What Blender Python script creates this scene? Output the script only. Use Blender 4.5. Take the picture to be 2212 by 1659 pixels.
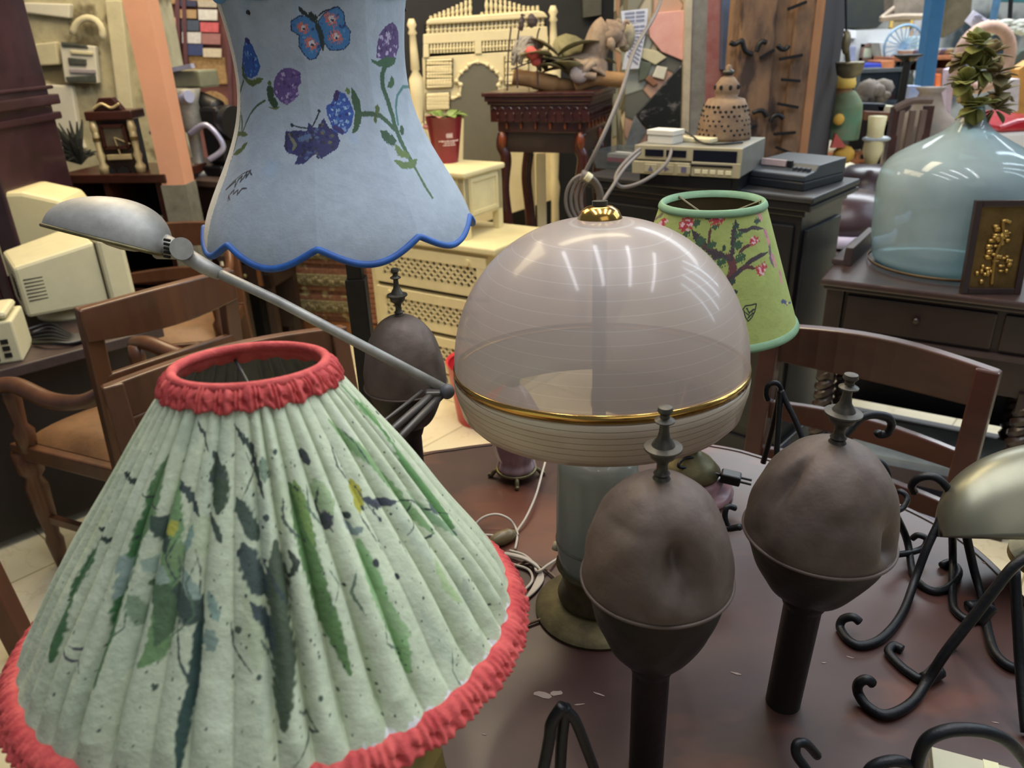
import bpy, math, random
import numpy as np
from mathutils import Matrix, Vector
random.seed(7)
for o in list(bpy.data.objects): bpy.data.objects.remove(o)
sc = bpy.context.scene
PI = math.pi
# ------------------------------------------------------------------ camera
F_PX, CX, CY = 1662.0, 1106.0, 829.5
MW = np.array([[0.99933427, 0.03648298, 0.0], [-0.01504034, 0.41198187, -0.9110679], [-0.03323848, 0.91046138, 0.41225632]])
CAM = np.array([0, 0, 1.5])
cam = bpy.data.cameras.new('camera'); co = bpy.data.objects.new('camera', cam); sc.collection.objects.link(co)
co.matrix_world = Matrix.Translation((0, 0, 1.5)) @ Matrix(MW.tolist()).to_4x4()
cam.lens = 36 * F_PX / 2212; cam.sensor_width = 36; cam.clip_start = .02
cam.dof.use_dof = True; cam.dof.focus_distance = .95; cam.dof.aperture_fstop = 7.5
sc.camera = co
# ------------------------------------------------------------------ light
vs = sc.view_settings
vs.view_transform = 'Standard'; vs.look = 'None'; vs.gamma = 1; vs.use_curve_mapping = False; vs.exposure = 0.0
w = bpy.data.worlds.new('world'); sc.world = w; w.use_nodes = True
bg = w.node_tree.nodes['Background']; bg.inputs[0].default_value = (.62, .68, .8, 1); bg.inputs[1].default_value = .22
def area(name, loc, to, sx, sy, power, col):
    l = bpy.data.lights.new(name, 'AREA'); l.shape = 'RECTANGLE'; l.size = sx; l.size_y = sy; l.energy = power; l.color = col
    o = bpy.data.objects.new(name, l); sc.collection.objects.link(o); o.location = loc
    o.rotation_euler = (Vector(to) - Vector(loc)).to_track_quat('-Z', 'Y').to_euler(); return o
area('ceiling_light_warm', (-1.6, 3.6, 3.3), (-1.2, 3.6, 0), 2.2, 1.2, 100, (1, .8, .5))
area('ceiling_light_center', (.2, 3.0, 3.4), (0, 3.6, 0), 1.6, .5, 55, (1, .84, .56))
for k_ in range(4): area('overhead_strip', (-.5 + k_ * .62, 1.2, 3.2), (-.5 + k_ * .62, 1.2, 0), .07, 1.7, 17, (.93, .95, 1))  # unseen strip lamps, made thin so the glass reflects streaks
for k_ in range(4): area('hall_window', (3.7, 1.4 + k_ * .75, 3.0), (.6, 1.4, .8), .14, 2.0, 16, (.68, .84, 1))
area('hall_skylight', (4.0, 7.0, 4.2), (4.2, 7.5, 0), 4, 3, 420, (.88, .95, 1))
area('front_fill', (.9, -1.2, 3.0), (-.1, .8, .9), 1.8, 1.2, 8, (1, .97, .92))  # unseen fill lamp added to brighten the front objects
area('back_lamp', (-2.6, 6.0, 3.2), (-2.2, 6.4, 1), 1, 1, 60, (1, .88, .8))

# ------------------------------------------------------------------ measuring
def ray(px, py): return MW @ np.array([(px - CX) / F_PX, -(py - CY) / F_PX, -1.0])
def atz(px, py, z): d = ray(px, py); return Vector(CAM + d * (z - 1.5) / d[2])
def aty(px, py, y): d = ray(px, py); return Vector(CAM + d * y / d[1])
def dep(p): return float(-(MW.T @ (np.array(p) - CAM))[2])
def lin(c):
    c = c / 255.0
    return c / 12.92 if c <= .04045 else ((c + .055) / 1.055) ** 2.4
def col(r, g=None, b=None):
    if g is None: r, g, b = r
    return (lin(r), lin(g), lin(b), 1)
# ------------------------------------------------------------------ materials
MATS = {}
def mat(name, rgb, rough=.5, metal=0, var=.18, scale=12, bump=.0, stretch=(1, 1, 1), rgb2=None, coat=0, bscale=None, spots=None, paint=False):
    if name in MATS: return MATS[name]
    m = bpy.data.materials.new(name); m.use_nodes = True; nt = m.node_tree; N = nt.nodes; L = nt.links
    p = N['Principled BSDF']; p.inputs['Roughness'].default_value = rough; p.inputs['Metallic'].default_value = metal
    if coat: p.inputs['Coat Weight'].default_value = coat; p.inputs['Coat Roughness'].default_value = .12
    tc = N.new('ShaderNodeTexCoord'); mp = N.new('ShaderNodeMapping'); mp.inputs['Scale'].default_value = stretch
    L.new(tc.outputs['Object'], mp.inputs[0])
    nz = N.new('ShaderNodeTexNoise'); nz.inputs['Scale'].default_value = scale; nz.inputs['Detail'].default_value = 6; nz.inputs['Roughness'].default_value = .65
    L.new(mp.outputs[0], nz.inputs['Vector'])
    rp = N.new('ShaderNodeValToRGB'); a = col(rgb)
    b = col(rgb2) if rgb2 else tuple(min(1, x * (1 + var)) for x in a[:3]) + (1,)
    a2 = a if rgb2 else tuple(x * (1 - var) for x in a[:3]) + (1,)
    rp.color_ramp.elements[0].position = .32; rp.color_ramp.elements[1].position = .68
    rp.color_ramp.elements[0].color = a2; rp.color_ramp.elements[1].color = b
    L.new(nz.outputs[0], rp.inputs[0]); out = rp.outputs[0]
    if paint:
        at = N.new('ShaderNodeVertexColor'); at.layer_name = 'paint'
        mx = N.new('ShaderNodeMixRGB'); mx.blend_type = 'MULTIPLY'; mx.inputs[0].default_value = 1
        L.new(at.outputs[0], mx.inputs[1]); L.new(out, mx.inputs[2]); out = mx.outputs[0]
    if spots:
        n2 = N.new('ShaderNodeTexNoise'); n2.inputs['Scale'].default_value = spots[1]; n2.inputs['Detail'].default_value = 4
        L.new(mp.outputs[0], n2.inputs['Vector'])
        r2 = N.new('ShaderNodeValToRGB'); r2.color_ramp.elements[0].position = spots[2]; r2.color_ramp.elements[1].position = spots[2] + (.13 if 'table' in name else .06)
        L.new(n2.outputs[0], r2.inputs[0]); mx = N.new('ShaderNodeMixRGB'); L.new(r2.outputs[0], mx.inputs[0])
        L.new(out, mx.inputs[1]); mx.inputs[2].default_value = col(spots[0]); out = mx.outputs[0]
    L.new(out, p.inputs['Base Color'])
    if bump:
        bp = N.new('ShaderNodeBump'); bp.inputs['Strength'].default_value = bump; bp.inputs['Distance'].default_value = .01
        if bscale:
            n3 = N.new('ShaderNodeTexNoise'); n3.inputs['Scale'].default_value = bscale; n3.inputs['Detail'].default_value = 5; L.new(mp.outputs[0], n3.inputs['Vector']); L.new(n3.outputs[0], bp.inputs['Height'])
        else: L.new(nz.outputs[0], bp.inputs['Height'])
        L.new(bp.outputs[0], p.inputs['Normal'])
    MATS[name] = m; return m
def glow(name, rgb, s):
    m = mat(name, rgb, .5); p = m.node_tree.nodes['Principled BSDF']
    p.inputs['Emission Color'].default_value = col(rgb); p.inputs['Emission Strength'].default_value = s; return m
wood = mat('wood_brown', (84, 51, 29), .42, var=.35, scale=9, stretch=(1, 1, .25), bump=.1, coat=.2)
wood_mid = mat('wood_orange_brown', (112, 70, 36), .42, var=.3, scale=8, stretch=(.4, .4, 1), bump=.08, coat=.2)
wood_red = mat('wood_reddish', (62, 31, 22), .36, var=.4, scale=9, stretch=(.4, .4, 1), bump=.08, coat=.35)
wood_dark = mat('wood_dark', (40, 26, 22), .4, var=.35, scale=10, stretch=(1, .4, 1), bump=.08, coat=.2)
wood_grey = mat('wood_dark_dusty', (62, 48, 44), .5, var=.3, scale=14, bump=.08)
blackwood = mat('wood_black', (15, 15, 18), .42, var=.3, scale=10, bump=.05, coat=.15)
cream = mat('cream_paint', (222, 208, 160), .45, var=.07, scale=10, bump=.03)
plastic = mat('plastic_cream', (205, 197, 160), .5, var=.05, scale=20)
black = mat('plastic_black', (16, 16, 18), .4, var=.2)
iron = mat('iron_black', (17, 18, 21), .45, .3, var=.3, scale=60, bump=.15)
brass = mat('brass_polished', (190, 150, 80), .18, 1, var=.1)
brass_old = mat('brass_old', (104, 96, 66), .48, .6, var=.35, scale=30, bump=.1)
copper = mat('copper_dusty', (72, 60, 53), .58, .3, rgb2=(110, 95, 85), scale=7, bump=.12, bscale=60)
copper_shaded = mat('copper_shaded', (36, 32, 30), .5, .5, rgb2=(52, 45, 40), scale=9, bump=.1, bscale=60)  # darker copper puts the shade under the eggs into the colour
bronze = mat('bronze_finial', (70, 66, 58), .45, .6, var=.3, scale=40, bump=.1)
silver = mat('metal_grey_paint', (150, 149, 143), .5, .35, var=.22, scale=26, bump=.06)
leather_b = mat('leather_tan', (112, 80, 50), .55, var=.25, scale=9, bump=.12, bscale=90)
leather_p = mat('leather_plum', (62, 46, 50), .3, var=.2, scale=7)
cordm = mat('cord_beige', (190, 178, 160), .5, var=.1)
cordg = mat('cord_grey', (104, 96, 90), .5, var=.15)
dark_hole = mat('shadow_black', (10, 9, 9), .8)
# ------------------------------------------------------------------ mesh tools
WM = {}
def cm(m, ms): me = m
class MB:
    def __init__(s, F=None): s.v = []; s.f = []; s.F = F or Matrix()
    def add(s, vs, fs):
        b = len(s.v); s.v += [s.F @ Vector(v) for v in vs]; s.f += [tuple(i + b for i in f) for f in fs]; return s
    def box(s, x0, x1, y0, y1, z0, z1):
        return s.add([(x0, y0, z0), (x1, y0, z0), (x1, y1, z0), (x0, y1, z0), (x0, y0, z1), (x1, y0, z1), (x1, y1, z1), (x0, y1, z1)],
                     [(0, 3, 2, 1), (4, 5, 6, 7), (0, 1, 5, 4), (1, 2, 6, 5), (2, 3, 7, 6), (3, 0, 4, 7)])
    def beam(s, p, q, w, h, up=(0, 0, 1)):
        p, q, up = Vector(p), Vector(q), Vector(up); d = (q - p).normalized(); a = d.cross(up).normalized() * w / 2; b = a.cross(d).normalized() * h / 2
        vs = [p - a - b, p + a - b, p + a + b, p - a + b, q - a - b, q + a - b, q + a + b, q - a + b]
        return s.add(vs, [(0, 3, 2, 1), (4, 5, 6, 7), (0, 1, 5, 4), (1, 2, 6, 5), (2, 3, 7, 6), (3, 0, 4, 7)])
    def tube(s, path, r, n=8, closed=False, flat=1):
        P = [Vector(p) for p in path]; m = len(P); R = r if hasattr(r, '__len__') else [r] * m; vs = []; pa = None
        for i in range(m):
            if closed: t = P[(i + 1) % m] - P[i - 1]
            else: t = P[min(i + 1, m - 1)] - P[max(i - 1, 0)]
            t = t.normalized() if t.length > 1e-9 else Vector((0, 0, 1))
            if pa is None: pa = t.orthogonal().normalized()
            pa = (pa - t * pa.dot(t)).normalized(); pb = t.cross(pa)
            for k in range(n): a = 2 * PI * k / n; vs.append(P[i] + (pa * math.cos(a) + pb * math.sin(a) * flat) * R[i])
        fs = []
        for i in range(m if closed else m - 1):
            for k in range(n): j = (i + 1) % m; fs.append((i * n + k, i * n + (k + 1) % n, j * n + (k + 1) % n, j * n + k))
        if not closed: fs += [tuple(range(n))[::-1], tuple((m - 1) * n + k for k in range(n))]
        return s.add(vs, fs)
    def cyl(s, p, q, r0, r1=None, n=20): return s.tube([p, q], [r0, r0 if r1 is None else r1], n)
    def lathe(s, prof, c=(0, 0, 0), n=32, cap=True):
        vs = []; m = len(prof)
        for r, z in prof:
            for k in range(n): a = 2 * PI * k / n; vs.append((c[0] + r * math.cos(a), c[1] + r * math.sin(a), c[2] + z))
        fs = [(i * n + k, i * n + (k + 1) % n, (i + 1) * n + (k + 1) % n, (i + 1) * n + k) for i in range(m - 1) for k in range(n)]
        if cap: fs += [tuple(range(n))[::-1], tuple((m - 1) * n + k for k in range(n))]
        return s.add(vs, fs)
    def ball(s, c, r, n=14):
        r = r if hasattr(r, '__len__') else (r, r, r); vs = []; m = n // 2
        for i in range(m + 1):
            t = PI * i / m
            for k in range(n): a = 2 * PI * k / n; vs.append((c[0] + r[0] * math.sin(t) * math.cos(a), c[1] + r[1] * math.sin(t) * math.sin(a), c[2] - r[2] * math.cos(t)))
        return s.add(vs, [(i * n + k, i * n + (k + 1) % n, (i + 1) * n + (k + 1) % n, (i + 1) * n + k) for i in range(m) for k in range(n)])
    def ext(s, poly, vec):
        P = [Vector(p) for p in poly]; v = Vector(vec); n = len(P)
        return s.add(P + [p + v for p in P], [tuple(range(n))[::-1], tuple(range(n, 2 * n))] + [(i, (i + 1) % n, (i + 1) % n + n, i + n) for i in range(n)])
    def obj(s, name, m, parent=None, smooth=False, bev=0, solid=0, sub=0):
        me = bpy.data.meshes.new(name); o = bpy.data.objects.new(name, me); sc.collection.objects.link(o)
        V = s.v
        if parent is not None:
            M = WM[parent.name]; inv = M.inverted(); V = [inv @ v for v in V]; o.parent = parent
        else:
            xs = [v.x for v in V]; ys = [v.y for v in V]; zs = [v.z for v in V]
            M = Matrix.Translation(((min(xs) + max(xs)) / 2, (min(ys) + max(ys)) / 2, min(zs))); inv = M.inverted(); V = [inv @ v for v in V]; o.location = M.to_translation()
        WM[o.name] = M
        me.from_pydata([tuple(v) for v in V], [], s.f); me.materials.append(m)
        import bmesh
        bm = bmesh.new(); bm.from_mesh(me); bmesh.ops.remove_doubles(bm, verts=bm.verts, dist=1e-6); bmesh.ops.recalc_face_normals(bm, faces=bm.faces); bm.to_mesh(me); bm.free()
        if smooth:
            for p in me.polygons: p.use_smooth = True
            if smooth == 2:
                me.set_sharp_from_angle(angle=math.radians(40))
        if bev: md = o.modifiers.new('bevel', 'BEVEL'); md.width = bev; md.segments = 2; md.limit_method = 'ANGLE'; md.angle_limit = .6
        if solid: md = o.modifiers.new('solid', 'SOLIDIFY'); md.thickness = solid; md.offset = -1
        if sub: md = o.modifiers.new('sub', 'SUBSURF'); md.levels = sub; md.render_levels = sub
        return o
def tag(o, label, cat, group=None, kind=None):
    o['label'] = label; o['category'] = cat
    if group: o['group'] = group
    if kind: o['kind'] = kind
    return o
def thing(name, label, cat, loc=(0, 0, 0), rz=0, group=None):
    o = bpy.data.objects.new(name, None); sc.collection.objects.link(o); o.location = loc; o.rotation_euler = (0, 0, rz); o.empty_display_size = .05
    WM[o.name] = Matrix.Translation(loc) @ Matrix.Rotation(rz, 4, 'Z'); return tag(o, label, cat, group)
def struct(o): o['kind'] = 'structure'; return o
def grid(name, P, m, parent=None, colors=None, closed=True, solid=0, smooth=True):
    nv, nu = P.shape[:2]; me = bpy.data.meshes.new(name); o = bpy.data.objects.new(name, me); sc.collection.objects.link(o)
    V = P.reshape(-1, 3)
    if parent is not None:
        inv = np.array(WM[parent.name].inverted()); V = V @ inv[:3, :3].T + inv[:3, 3]; o.parent = parent; WM[o.name] = WM[parent.name]
    else: WM[o.name] = Matrix()
    me.vertices.add(nv * nu); me.vertices.foreach_set('co', V.astype(np.float32).ravel())
    iu = np.arange(nu if closed else nu - 1); iv = np.arange(nv - 1); a, b = np.meshgrid(iv, iu, indexing='ij'); b2 = (b + 1) % nu
    q = np.stack([a * nu + b, a * nu + b2, (a + 1) * nu + b2, (a + 1) * nu + b], -1).reshape(-1)
    nf = len(q) // 4; me.loops.add(nf * 4); me.loops.foreach_set('vertex_index', q.astype(np.int32)); me.polygons.add(nf)
    me.polygons.foreach_set('loop_start', np.arange(0, nf * 4, 4, dtype=np.int32)); me.polygons.foreach_set('loop_total', np.full(nf, 4, np.int32))
    me.polygons.foreach_set('use_smooth', np.full(nf, smooth)); me.update(calc_edges=True); me.materials.append(m)
    if colors is not None:
        at = me.color_attributes.new('paint', 'FLOAT_COLOR', 'POINT'); c = np.ones((nv * nu, 4), np.float32); c[:, :3] = colors.reshape(-1, 3); at.data.foreach_set('color', c.ravel())
    if solid: md = o.modifiers.new('solid', 'SOLIDIFY'); md.thickness = solid; md.offset = -1
    return o
def smoothpath(pts, k=8, closed=False):
    P = [Vector(p) for p in pts]; n = len(P); out = []
    for i in range(n if closed else n - 1):
        g = (lambda j: P[j % n]) if closed else (lambda j: P[max(0, min(n - 1, j))])
        a, b, c, d = g(i - 1), g(i), g(i + 1), g(i + 2)
        for t in range(k):
            t /= k; out.append(.5 * ((2 * b) + (c - a) * t + (2 * a - 5 * b + 4 * c - d) * t * t + (3 * b - a - 3 * c + d) * t ** 3))
    if not closed: out.append(P[-1])
    return out
def frame(A, B, z=0):
    A, B = Vector(A), Vector(B); return Matrix.Translation((A.x, A.y, z)) @ Matrix.Rotation(math.atan2(B.y - A.y, B.x - A.x), 4, 'Z'), math.hypot(B.x - A.x, B.y - A.y)
# ------------------------------------------------------------------ painting on surfaces of revolution
class Canvas:
    """colour grid over (arc length, height) of a surface of revolution"""
    def __init__(s, ax, ay, rf, z0, z1, nu, nv, base, FM=None):
        s.FM = np.array(FM) if FM is not None else np.eye(4)
        s.ax, s.ay, s.rf, s.z0, s.z1 = ax, ay, rf, z0, z1; s.th = np.linspace(-PI, PI, nu, endpoint=False) + math.atan2(-ay, -ax); s.zz = np.linspace(z0, z1, nv)
        s.th0 = math.atan2(-ay, -ax); s.T, s.Z = np.meshgrid(s.th - s.th0, s.zz); s.R = rf(s.Z); s.rm = float(np.mean(rf(s.zz))); s.S = s.T * s.R
        s.c = np.ones(s.T.shape + (3,)) * np.array(col(base)[:3])
        s.n = sum(np.sin(s.T * s.rm * a + s.Z * b + p) for a, b, p in [(900, 300, 0), (-500, 800, 1), (310, -1400, 2), (1500, 900, 3), (-1700, 600, 4), (220, 180, 5)]) / 6
    def hit(s, px, py):
        A_ = s.FM[:3, :3]; d = A_.T @ ray(px, py); o_ = A_.T @ (CAM - s.FM[:3, 3]); ts = np.linspace(.3, 2.5, 3000); X = o_[:, None] + d[:, None] * ts; rr = np.hypot(X[0] - s.ax, X[1] - s.ay) - s.rf(np.clip(X[2], s.z0, s.z1)); k = np.argmax(rr < 0)
        if rr[k] >= 0: k = np.argmin(rr)
        t = math.atan2(X[1, k] - s.ay, X[0, k] - s.ax) - s.th0; t = (t + PI) % (2 * PI) - PI; return t, X[2, k]
    def win(s, H, pad):
        r = min(float(s.rf(np.array(h[1]))) for h in H); pt = pad / r; nu, nv = s.T.shape[1], s.T.shape[0]
        c0 = int((min(h[0] for h in H) - pt + PI) / (2 * PI) * nu); c1 = int((max(h[0] for h in H) + pt + PI) / (2 * PI) * nu) + 2
        k = (nv - 1) / (s.z1 - s.z0); r0 = int((min(h[1] for h in H) - pad - s.z0) * k); r1 = int((max(h[1] for h in H) + pad - s.z0) * k) + 2
        return slice(max(r0, 0), max(r1, 0)), slice(max(c0, 0), max(c1, 0))
    def stroke(s, pts, w, rgb, rag=.35, taper=True, alpha=1, H=None):
        H = H or [s.hit(*p) for p in pts]; m = len(H)
        d0 = dep((s.ax + s.rm * math.cos(s.th0), s.ay + s.rm * math.sin(s.th0), H[0][1])) / F_PX
        W = s.win(H, (max(w) if hasattr(w, '__len__') else w) * d0); T, Z, nn = s.T[W], s.Z[W], s.n[W]
        if T.size == 0: return
        best = np.full(T.shape, 9.0)
        for i in range(m - 1):
            (t0, a), (t1, b) = H[i], H[i + 1]; r0 = float(s.rf(np.array((a + b) / 2)))
            dx, dz = (t1 - t0) * r0, b - a; L = dx * dx + dz * dz + 1e-12; u = np.clip((((T - t0) * r0) * dx + (Z - a) * dz) / L, 0, 1)
            dist = np.hypot((T - t0) * r0 - u * dx, Z - a - u * dz); g = (i + u) / (m - 1); ww = w[0] + (w[-1] - w[0]) * g if hasattr(w, '__len__') else w
            if taper: ww = ww * (.25 + .75 * np.minimum(1, 5 * np.minimum(g, 1 - g)))
            best = np.minimum(best, dist / (ww * d0 * .5))
        mk = np.clip((1 - best + nn * rag) * 4, 0, 1)[..., None] * alpha; s.c[W] = s.c[W] * (1 - mk) + np.array(col(rgb)[:3]) * mk
    def splat(s, t, z, r, rgb):
        s.stroke(None, r, rgb, .3, False, 1, [(t, z), (t + .001, z + .0005)])
    def poly(s, pts, rgb, rag=.0012):
        H = np.array([s.hit(*p) for p in pts]); r0 = float(s.rf(np.array(H[:, 1].mean()))); x = s.T * r0 + s.n * rag; z = s.Z + s.n[::-1] * rag; ins = np.zeros(s.T.shape, bool)
        for i in range(len(H)):
            (t0, z0), (t1, z1) = H[i], H[i - 1]; x0, x1 = t0 * r0, t1 * r0
            c = ((z0 > z) != (z1 > z)) & (x < (x1 - x0) * (z - z0) / (z1 - z0 + 1e-12) + x0); ins ^= c
        s.c[ins] = col(rgb)[:3]
    def dot(s, p, r, rgb, rag=.3, alpha=1):
        s.stroke([p, (p[0] + .5, p[1] + .5)], 2 * r, rgb, rag, False, alpha)
    def colors(s): return s.c
# ================================================================== SETTING
def tile_mat():
    m = mat('floor_marble', (208, 196, 160), .34, var=.12, scale=3, rgb2=(226, 216, 186)); nt = m.node_tree; N = nt.nodes; L = nt.links; p = N['Principled BSDF']
    tc = N.new('ShaderNodeTexCoord'); mp = N.new('ShaderNodeMapping'); mp.inputs['Rotation'].default_value = (0, 0, .72); L.new(tc.outputs['Object'], mp.inputs[0])
    br = N.new('ShaderNodeTexBrick'); br.offset = 0; br.inputs['Scale'].default_value = 1; br.inputs['Brick Width'].default_value = .4; br.inputs['Row Height'].default_value = .4; br.inputs['Mortar Size'].default_value = .003
    br.inputs['Color1'].default_value = (.85, .85, .85, 1); br.inputs['Color2'].default_value = (1, 1, 1, 1); br.inputs['Mortar'].default_value = (.42, .4, .34, 1); L.new(mp.outputs[0], br.inputs[0])
    wv = N.new('ShaderNodeTexNoise'); wv.inputs['Scale'].default_value = 5; wv.inputs['Distortion'].default_value = .8; wv.inputs['Detail'].default_value = 5; L.new(mp.outputs[0], wv.inputs[0])
    r = N.new('ShaderNodeValToRGB'); e = r.color_ramp.elements; e[0].position = .485; e[0].color = (1, 1, 1, 1); e[1].position = .515; e[1].color = (1, 1, 1, 1); x = e.new(.5); x.color = (.88, .85, .79, 1); L.new(wv.outputs[0], r.inputs[0])
    src = p.inputs['Base Color'].links[0].from_socket
    for t in (br.outputs[0], r.outputs[0]):
        mx = N.new('ShaderNodeMixRGB'); mx.blend_type = 'MULTIPLY'; mx.inputs[0].default_value = 1; L.new(src, mx.inputs[1]); L.new(t, mx.inputs[2]); src = mx.outputs[0]
    L.new(src, p.inputs['Base Color']); return m
struct(MB().box(-6, 9, -2.5, 11, -.1, 0).obj('floor', tile_mat()))
plaster = mat('plaster_olive', (172, 166, 138), .85, var=.25, scale=7, bump=.5, spots=((112, 104, 80), 4, .53))
struct(MB().box(-3.7, -1.93, 4.9, 5.1, 0, 3.6).obj('wall_left', plaster))
dk = mat('wall_charcoal', (34, 35, 38), .7, var=.15)
struct(MB().box(-.95, 1.35, 4.9, 5.1, 0, 3.6).obj('wall_back', dk))
struct(MB().box(-6, -1.2, 7.8, 8, 0, 4.2).obj('wall_far_left', mat('wall_mauve', (120, 96, 98), .8)))
struct(MB().box(1.2, 9, 10.2, 10.4, 0, 6).obj('wall_far_right', mat('wall_far_grey', (150, 152, 150), .8, var=.3, scale=1.2, spots=((40, 52, 58), .9, .5))))
def quad(pts, y, vec=(0, .03, 0)): return MB().ext([aty(px, py, y) for px, py in pts], vec)
# stone blocks set in the left wall
stone = mat('stone_pale', (196, 190, 160), .85, var=.12, scale=8, bump=.3)
stone_g = mat('stone_white', (206, 204, 190), .8, var=.08, scale=6, bump=.2)
for pts, m in [([(85, 182), (155, 186), (172, 300), (182, 322), (118, 324)], stone_g), ([(50, 5), (150, 8), (150, 40), (55, 28)], stone_g), ([(225, 0), (262, 0), (300, 360), (270, 360)], stone), ([(70, 95), (120, 90), (128, 140), (80, 142)], stone)]:
    struct(quad(pts, 4.86, (0, .05, 0)).obj('trim_stone', m, bev=.008))
# orange wall end / pillar
F, W = frame(atz(357, 372, 0), atz(430, 372, 0))
oa, ob = aty(314, 210, 3.6), aty(384, 210, 3.72)
op = MB().box(oa.x - .01, ob.x, 3.6, 3.72, .93, 3.6).obj('wall_orange_pier', mat('plaster_orange', (216, 158, 126), .75, var=.06, scale=5, bump=.1)); struct(op)
struct(MB().box(oa.x - .015, ob.x + .005, 3.595, 3.725, 0, .93).obj('trim_pier_base', mat('plaster_grey_base', (120, 118, 104), .8, var=.3, scale=9)))

# tall dark wardrobe at the left edge
t = thing('wardrobe', 'tall dark purple-brown wooden wardrobe at the far left edge', 'wardrobe', (-2.6, 3.2, 0))
dm = mat('wood_purple', (54, 32, 38), .4, var=.4, scale=6, coat=.3)
xr = aty(88, 200, 3.4).x
MB().box(-3.0, xr - .02, 3.0, 3.5, 0, 2.6).obj('body', dm, t, bev=.01)
for z0, z1, e in [(1.3, 1.34, .03), (1.24, 1.27, .02), (1.36, 1.375, .015), (2.56, 2.62, .04), (0, .12, .02)]: MB().box(-3.02, xr - .02 + e, 3.0 - e, 3.52, z0, z1).obj('moulding', dm, t, bev=.006)
for z0, z1 in [(.2, 1.16), (1.45, 2.5)]:
    MB().box(xr - .5, xr - .1, 2.985, 3.0, z0, z1).box(xr - .46, xr - .14, 2.975, 2.985, z0 + .04, z1 - .04).obj('door', dm, t, bev=.006)

# small brown cabinet under the clock
Z = .98; A, B = atz(135, 376, Z), atz(352, 375, Z); F, W = frame(A, B); Ht = Z
t = thing('shelf_cabinet', 'brown open-fronted cabinet against the left wall, clock standing on it', 'cabinet', (A.x, A.y, 0))
MB(F).box(-.02, W + .02, -.02, .34, Z - .04, Z).obj('top', wood_red, t, bev=.005)
for x0, x1 in [(0, .05), (W - .05, W)]: MB(F).box(x0, x1, 0, .32, 0, Z - .04).obj('side_panel', wood_red, t, bev=.003)
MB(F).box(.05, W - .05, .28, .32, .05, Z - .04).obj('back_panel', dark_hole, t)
for z in (Z - .30, Z - .5, .1): MB(F).box(.05, W - .05, .0, .3, z - .03, z).obj('shelf', wood_red, t)
MB(F).box(.2, .23, .0, .3, Z - .3, Z - .04).obj('divider', wood_red, t)
for k in range(2): MB(F).box(.05 + k * .25, .29 + k * .25, -.015, .005, Z - .78, Z - .55).obj('drawer', wood_red, t, bev=.004)
q = F @ Vector((W * .66, .1, Z - .3))
t2 = thing('telephone', 'small cream telephone lying inside the brown cabinet under the clock', 'telephone', q)
MB(Matrix.Translation(q)).box(-.09, .09, -.06, .06, 0, .04).obj('body', plastic, t2, bev=.015)
MB(Matrix.Translation(q)).tube(smoothpath([(-.11, -.02, .045), (-.07, -.02, .075), (.05, -.02, .075), (.1, -.02, .04)]), .018).obj('handset', plastic, t2, True)
q = F @ Vector((.14, .12, Z - .3))
for k in range(2): tag(MB(Matrix.Translation(q + Vector((0, 0, .05 * k)))).lathe([(.01, 0), (.035, 0), (.045, .03), (.04, .045), (.01, .05)]).obj('cup', mat('ceramic_grey', (120, 112, 104), .4)), 'small grey cup stacked inside the brown cabinet, %s of two' % ['lower', 'upper'][k], 'cup', 'cups in the brown cabinet')

# mantel clock
yC = A.y - .03; bl, br_, tl, tr = aty(215, 370, yC), aty(305, 368, yC), aty(195, 240, yC), aty(295, 232, yC)
cx0 = (bl.x + br_.x + tl.x + tr.x) / 4; hw = (br_.x - bl.x) / 2; z0 = Z; z1 = tl.z
t = thing('mantel_clock', 'wooden case clock with turned white side columns on the brown cabinet', 'clock', (cx0, yC, Z))
F = Matrix.Translation((cx0, yC, 0)); gold = mat('gilt_pale', (196, 178, 134), .4, .3)
MB(F).box(-hw + .02, hw - .02, 0, .1, z0, z1 - .03).obj('case', wood_dark, t, bev=.004)
MB(F).box(-hw - .01, hw + .01, -.03, .11, z1 - .04, z1).obj('cornice', wood_red, t, bev=.006)
MB(F).ext([(-hw * .7, -.02, z1), (-hw * .45, -.02, z1 + .035), (-.03, -.02, z1 + .055), (.03, -.02, z1 + .055), (hw * .45, -.02, z1 + .035), (hw * .7, -.02, z1)], (0, .04, 0)).obj('crest', wood_red, t, bev=.004)
MB(F).tube(smoothpath([(-.06, -.025, z1 + .01), (-.02, -.025, z1 + .03), (.02, -.025, z1 + .012), (.06, -.025, z1 + .028)]), .006).obj('gilt_carving', gold, t, True)
zf = z0 + (z1 - z0) * .42; face = mat('clock_face', (92, 82, 66), .4, var=.3, scale=30)
MB(F).box(-hw + .05, hw - .05, -.012, 0, zf, z1 - .07).obj('dial', face, t)
fr = MB(F)
for a, b in [((-hw + .045, zf), (hw - .045, zf)), ((-hw + .045, z1 - .065), (hw - .045, z1 - .065)), ((-hw + .045, zf), (-hw + .045, z1 - .065)), ((hw - .045, zf), (hw - .045, z1 - .065))]: fr.beam((a[0], -.015, a[1]), (b[0], -.015, b[1]), .014, .014, (0, 1, 0))
fr.obj('dial_frame', wood_red, t)
zc = (zf + z1 - .07) / 2
MB(F).beam((0, -.018, zc), (.065, -.018, zc - .03), .004, .007, (0, 1, 0)).obj('hour_hand', gold, t); MB(F).beam((0, -.019, zc), (.01, -.019, zc - .075), .004, .006, (0, 1, 0)).obj('minute_hand', gold, t)
MB(F).box(-hw + .04, hw - .04, -.02, 0, zf - .055, zf - .03).obj('gilt_band', gold, t, bev=.004)
ar = MB(F)
for k in (-1, 0, 1): ar.ext([(k * .065 + .026 * math.cos(a), -.012, zf - .115 + .028 * math.sin(a)) for a in np.linspace(0, PI, 9)], (0, .013, 0))
ar.obj('arch_opening', dark_hole, t)
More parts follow.
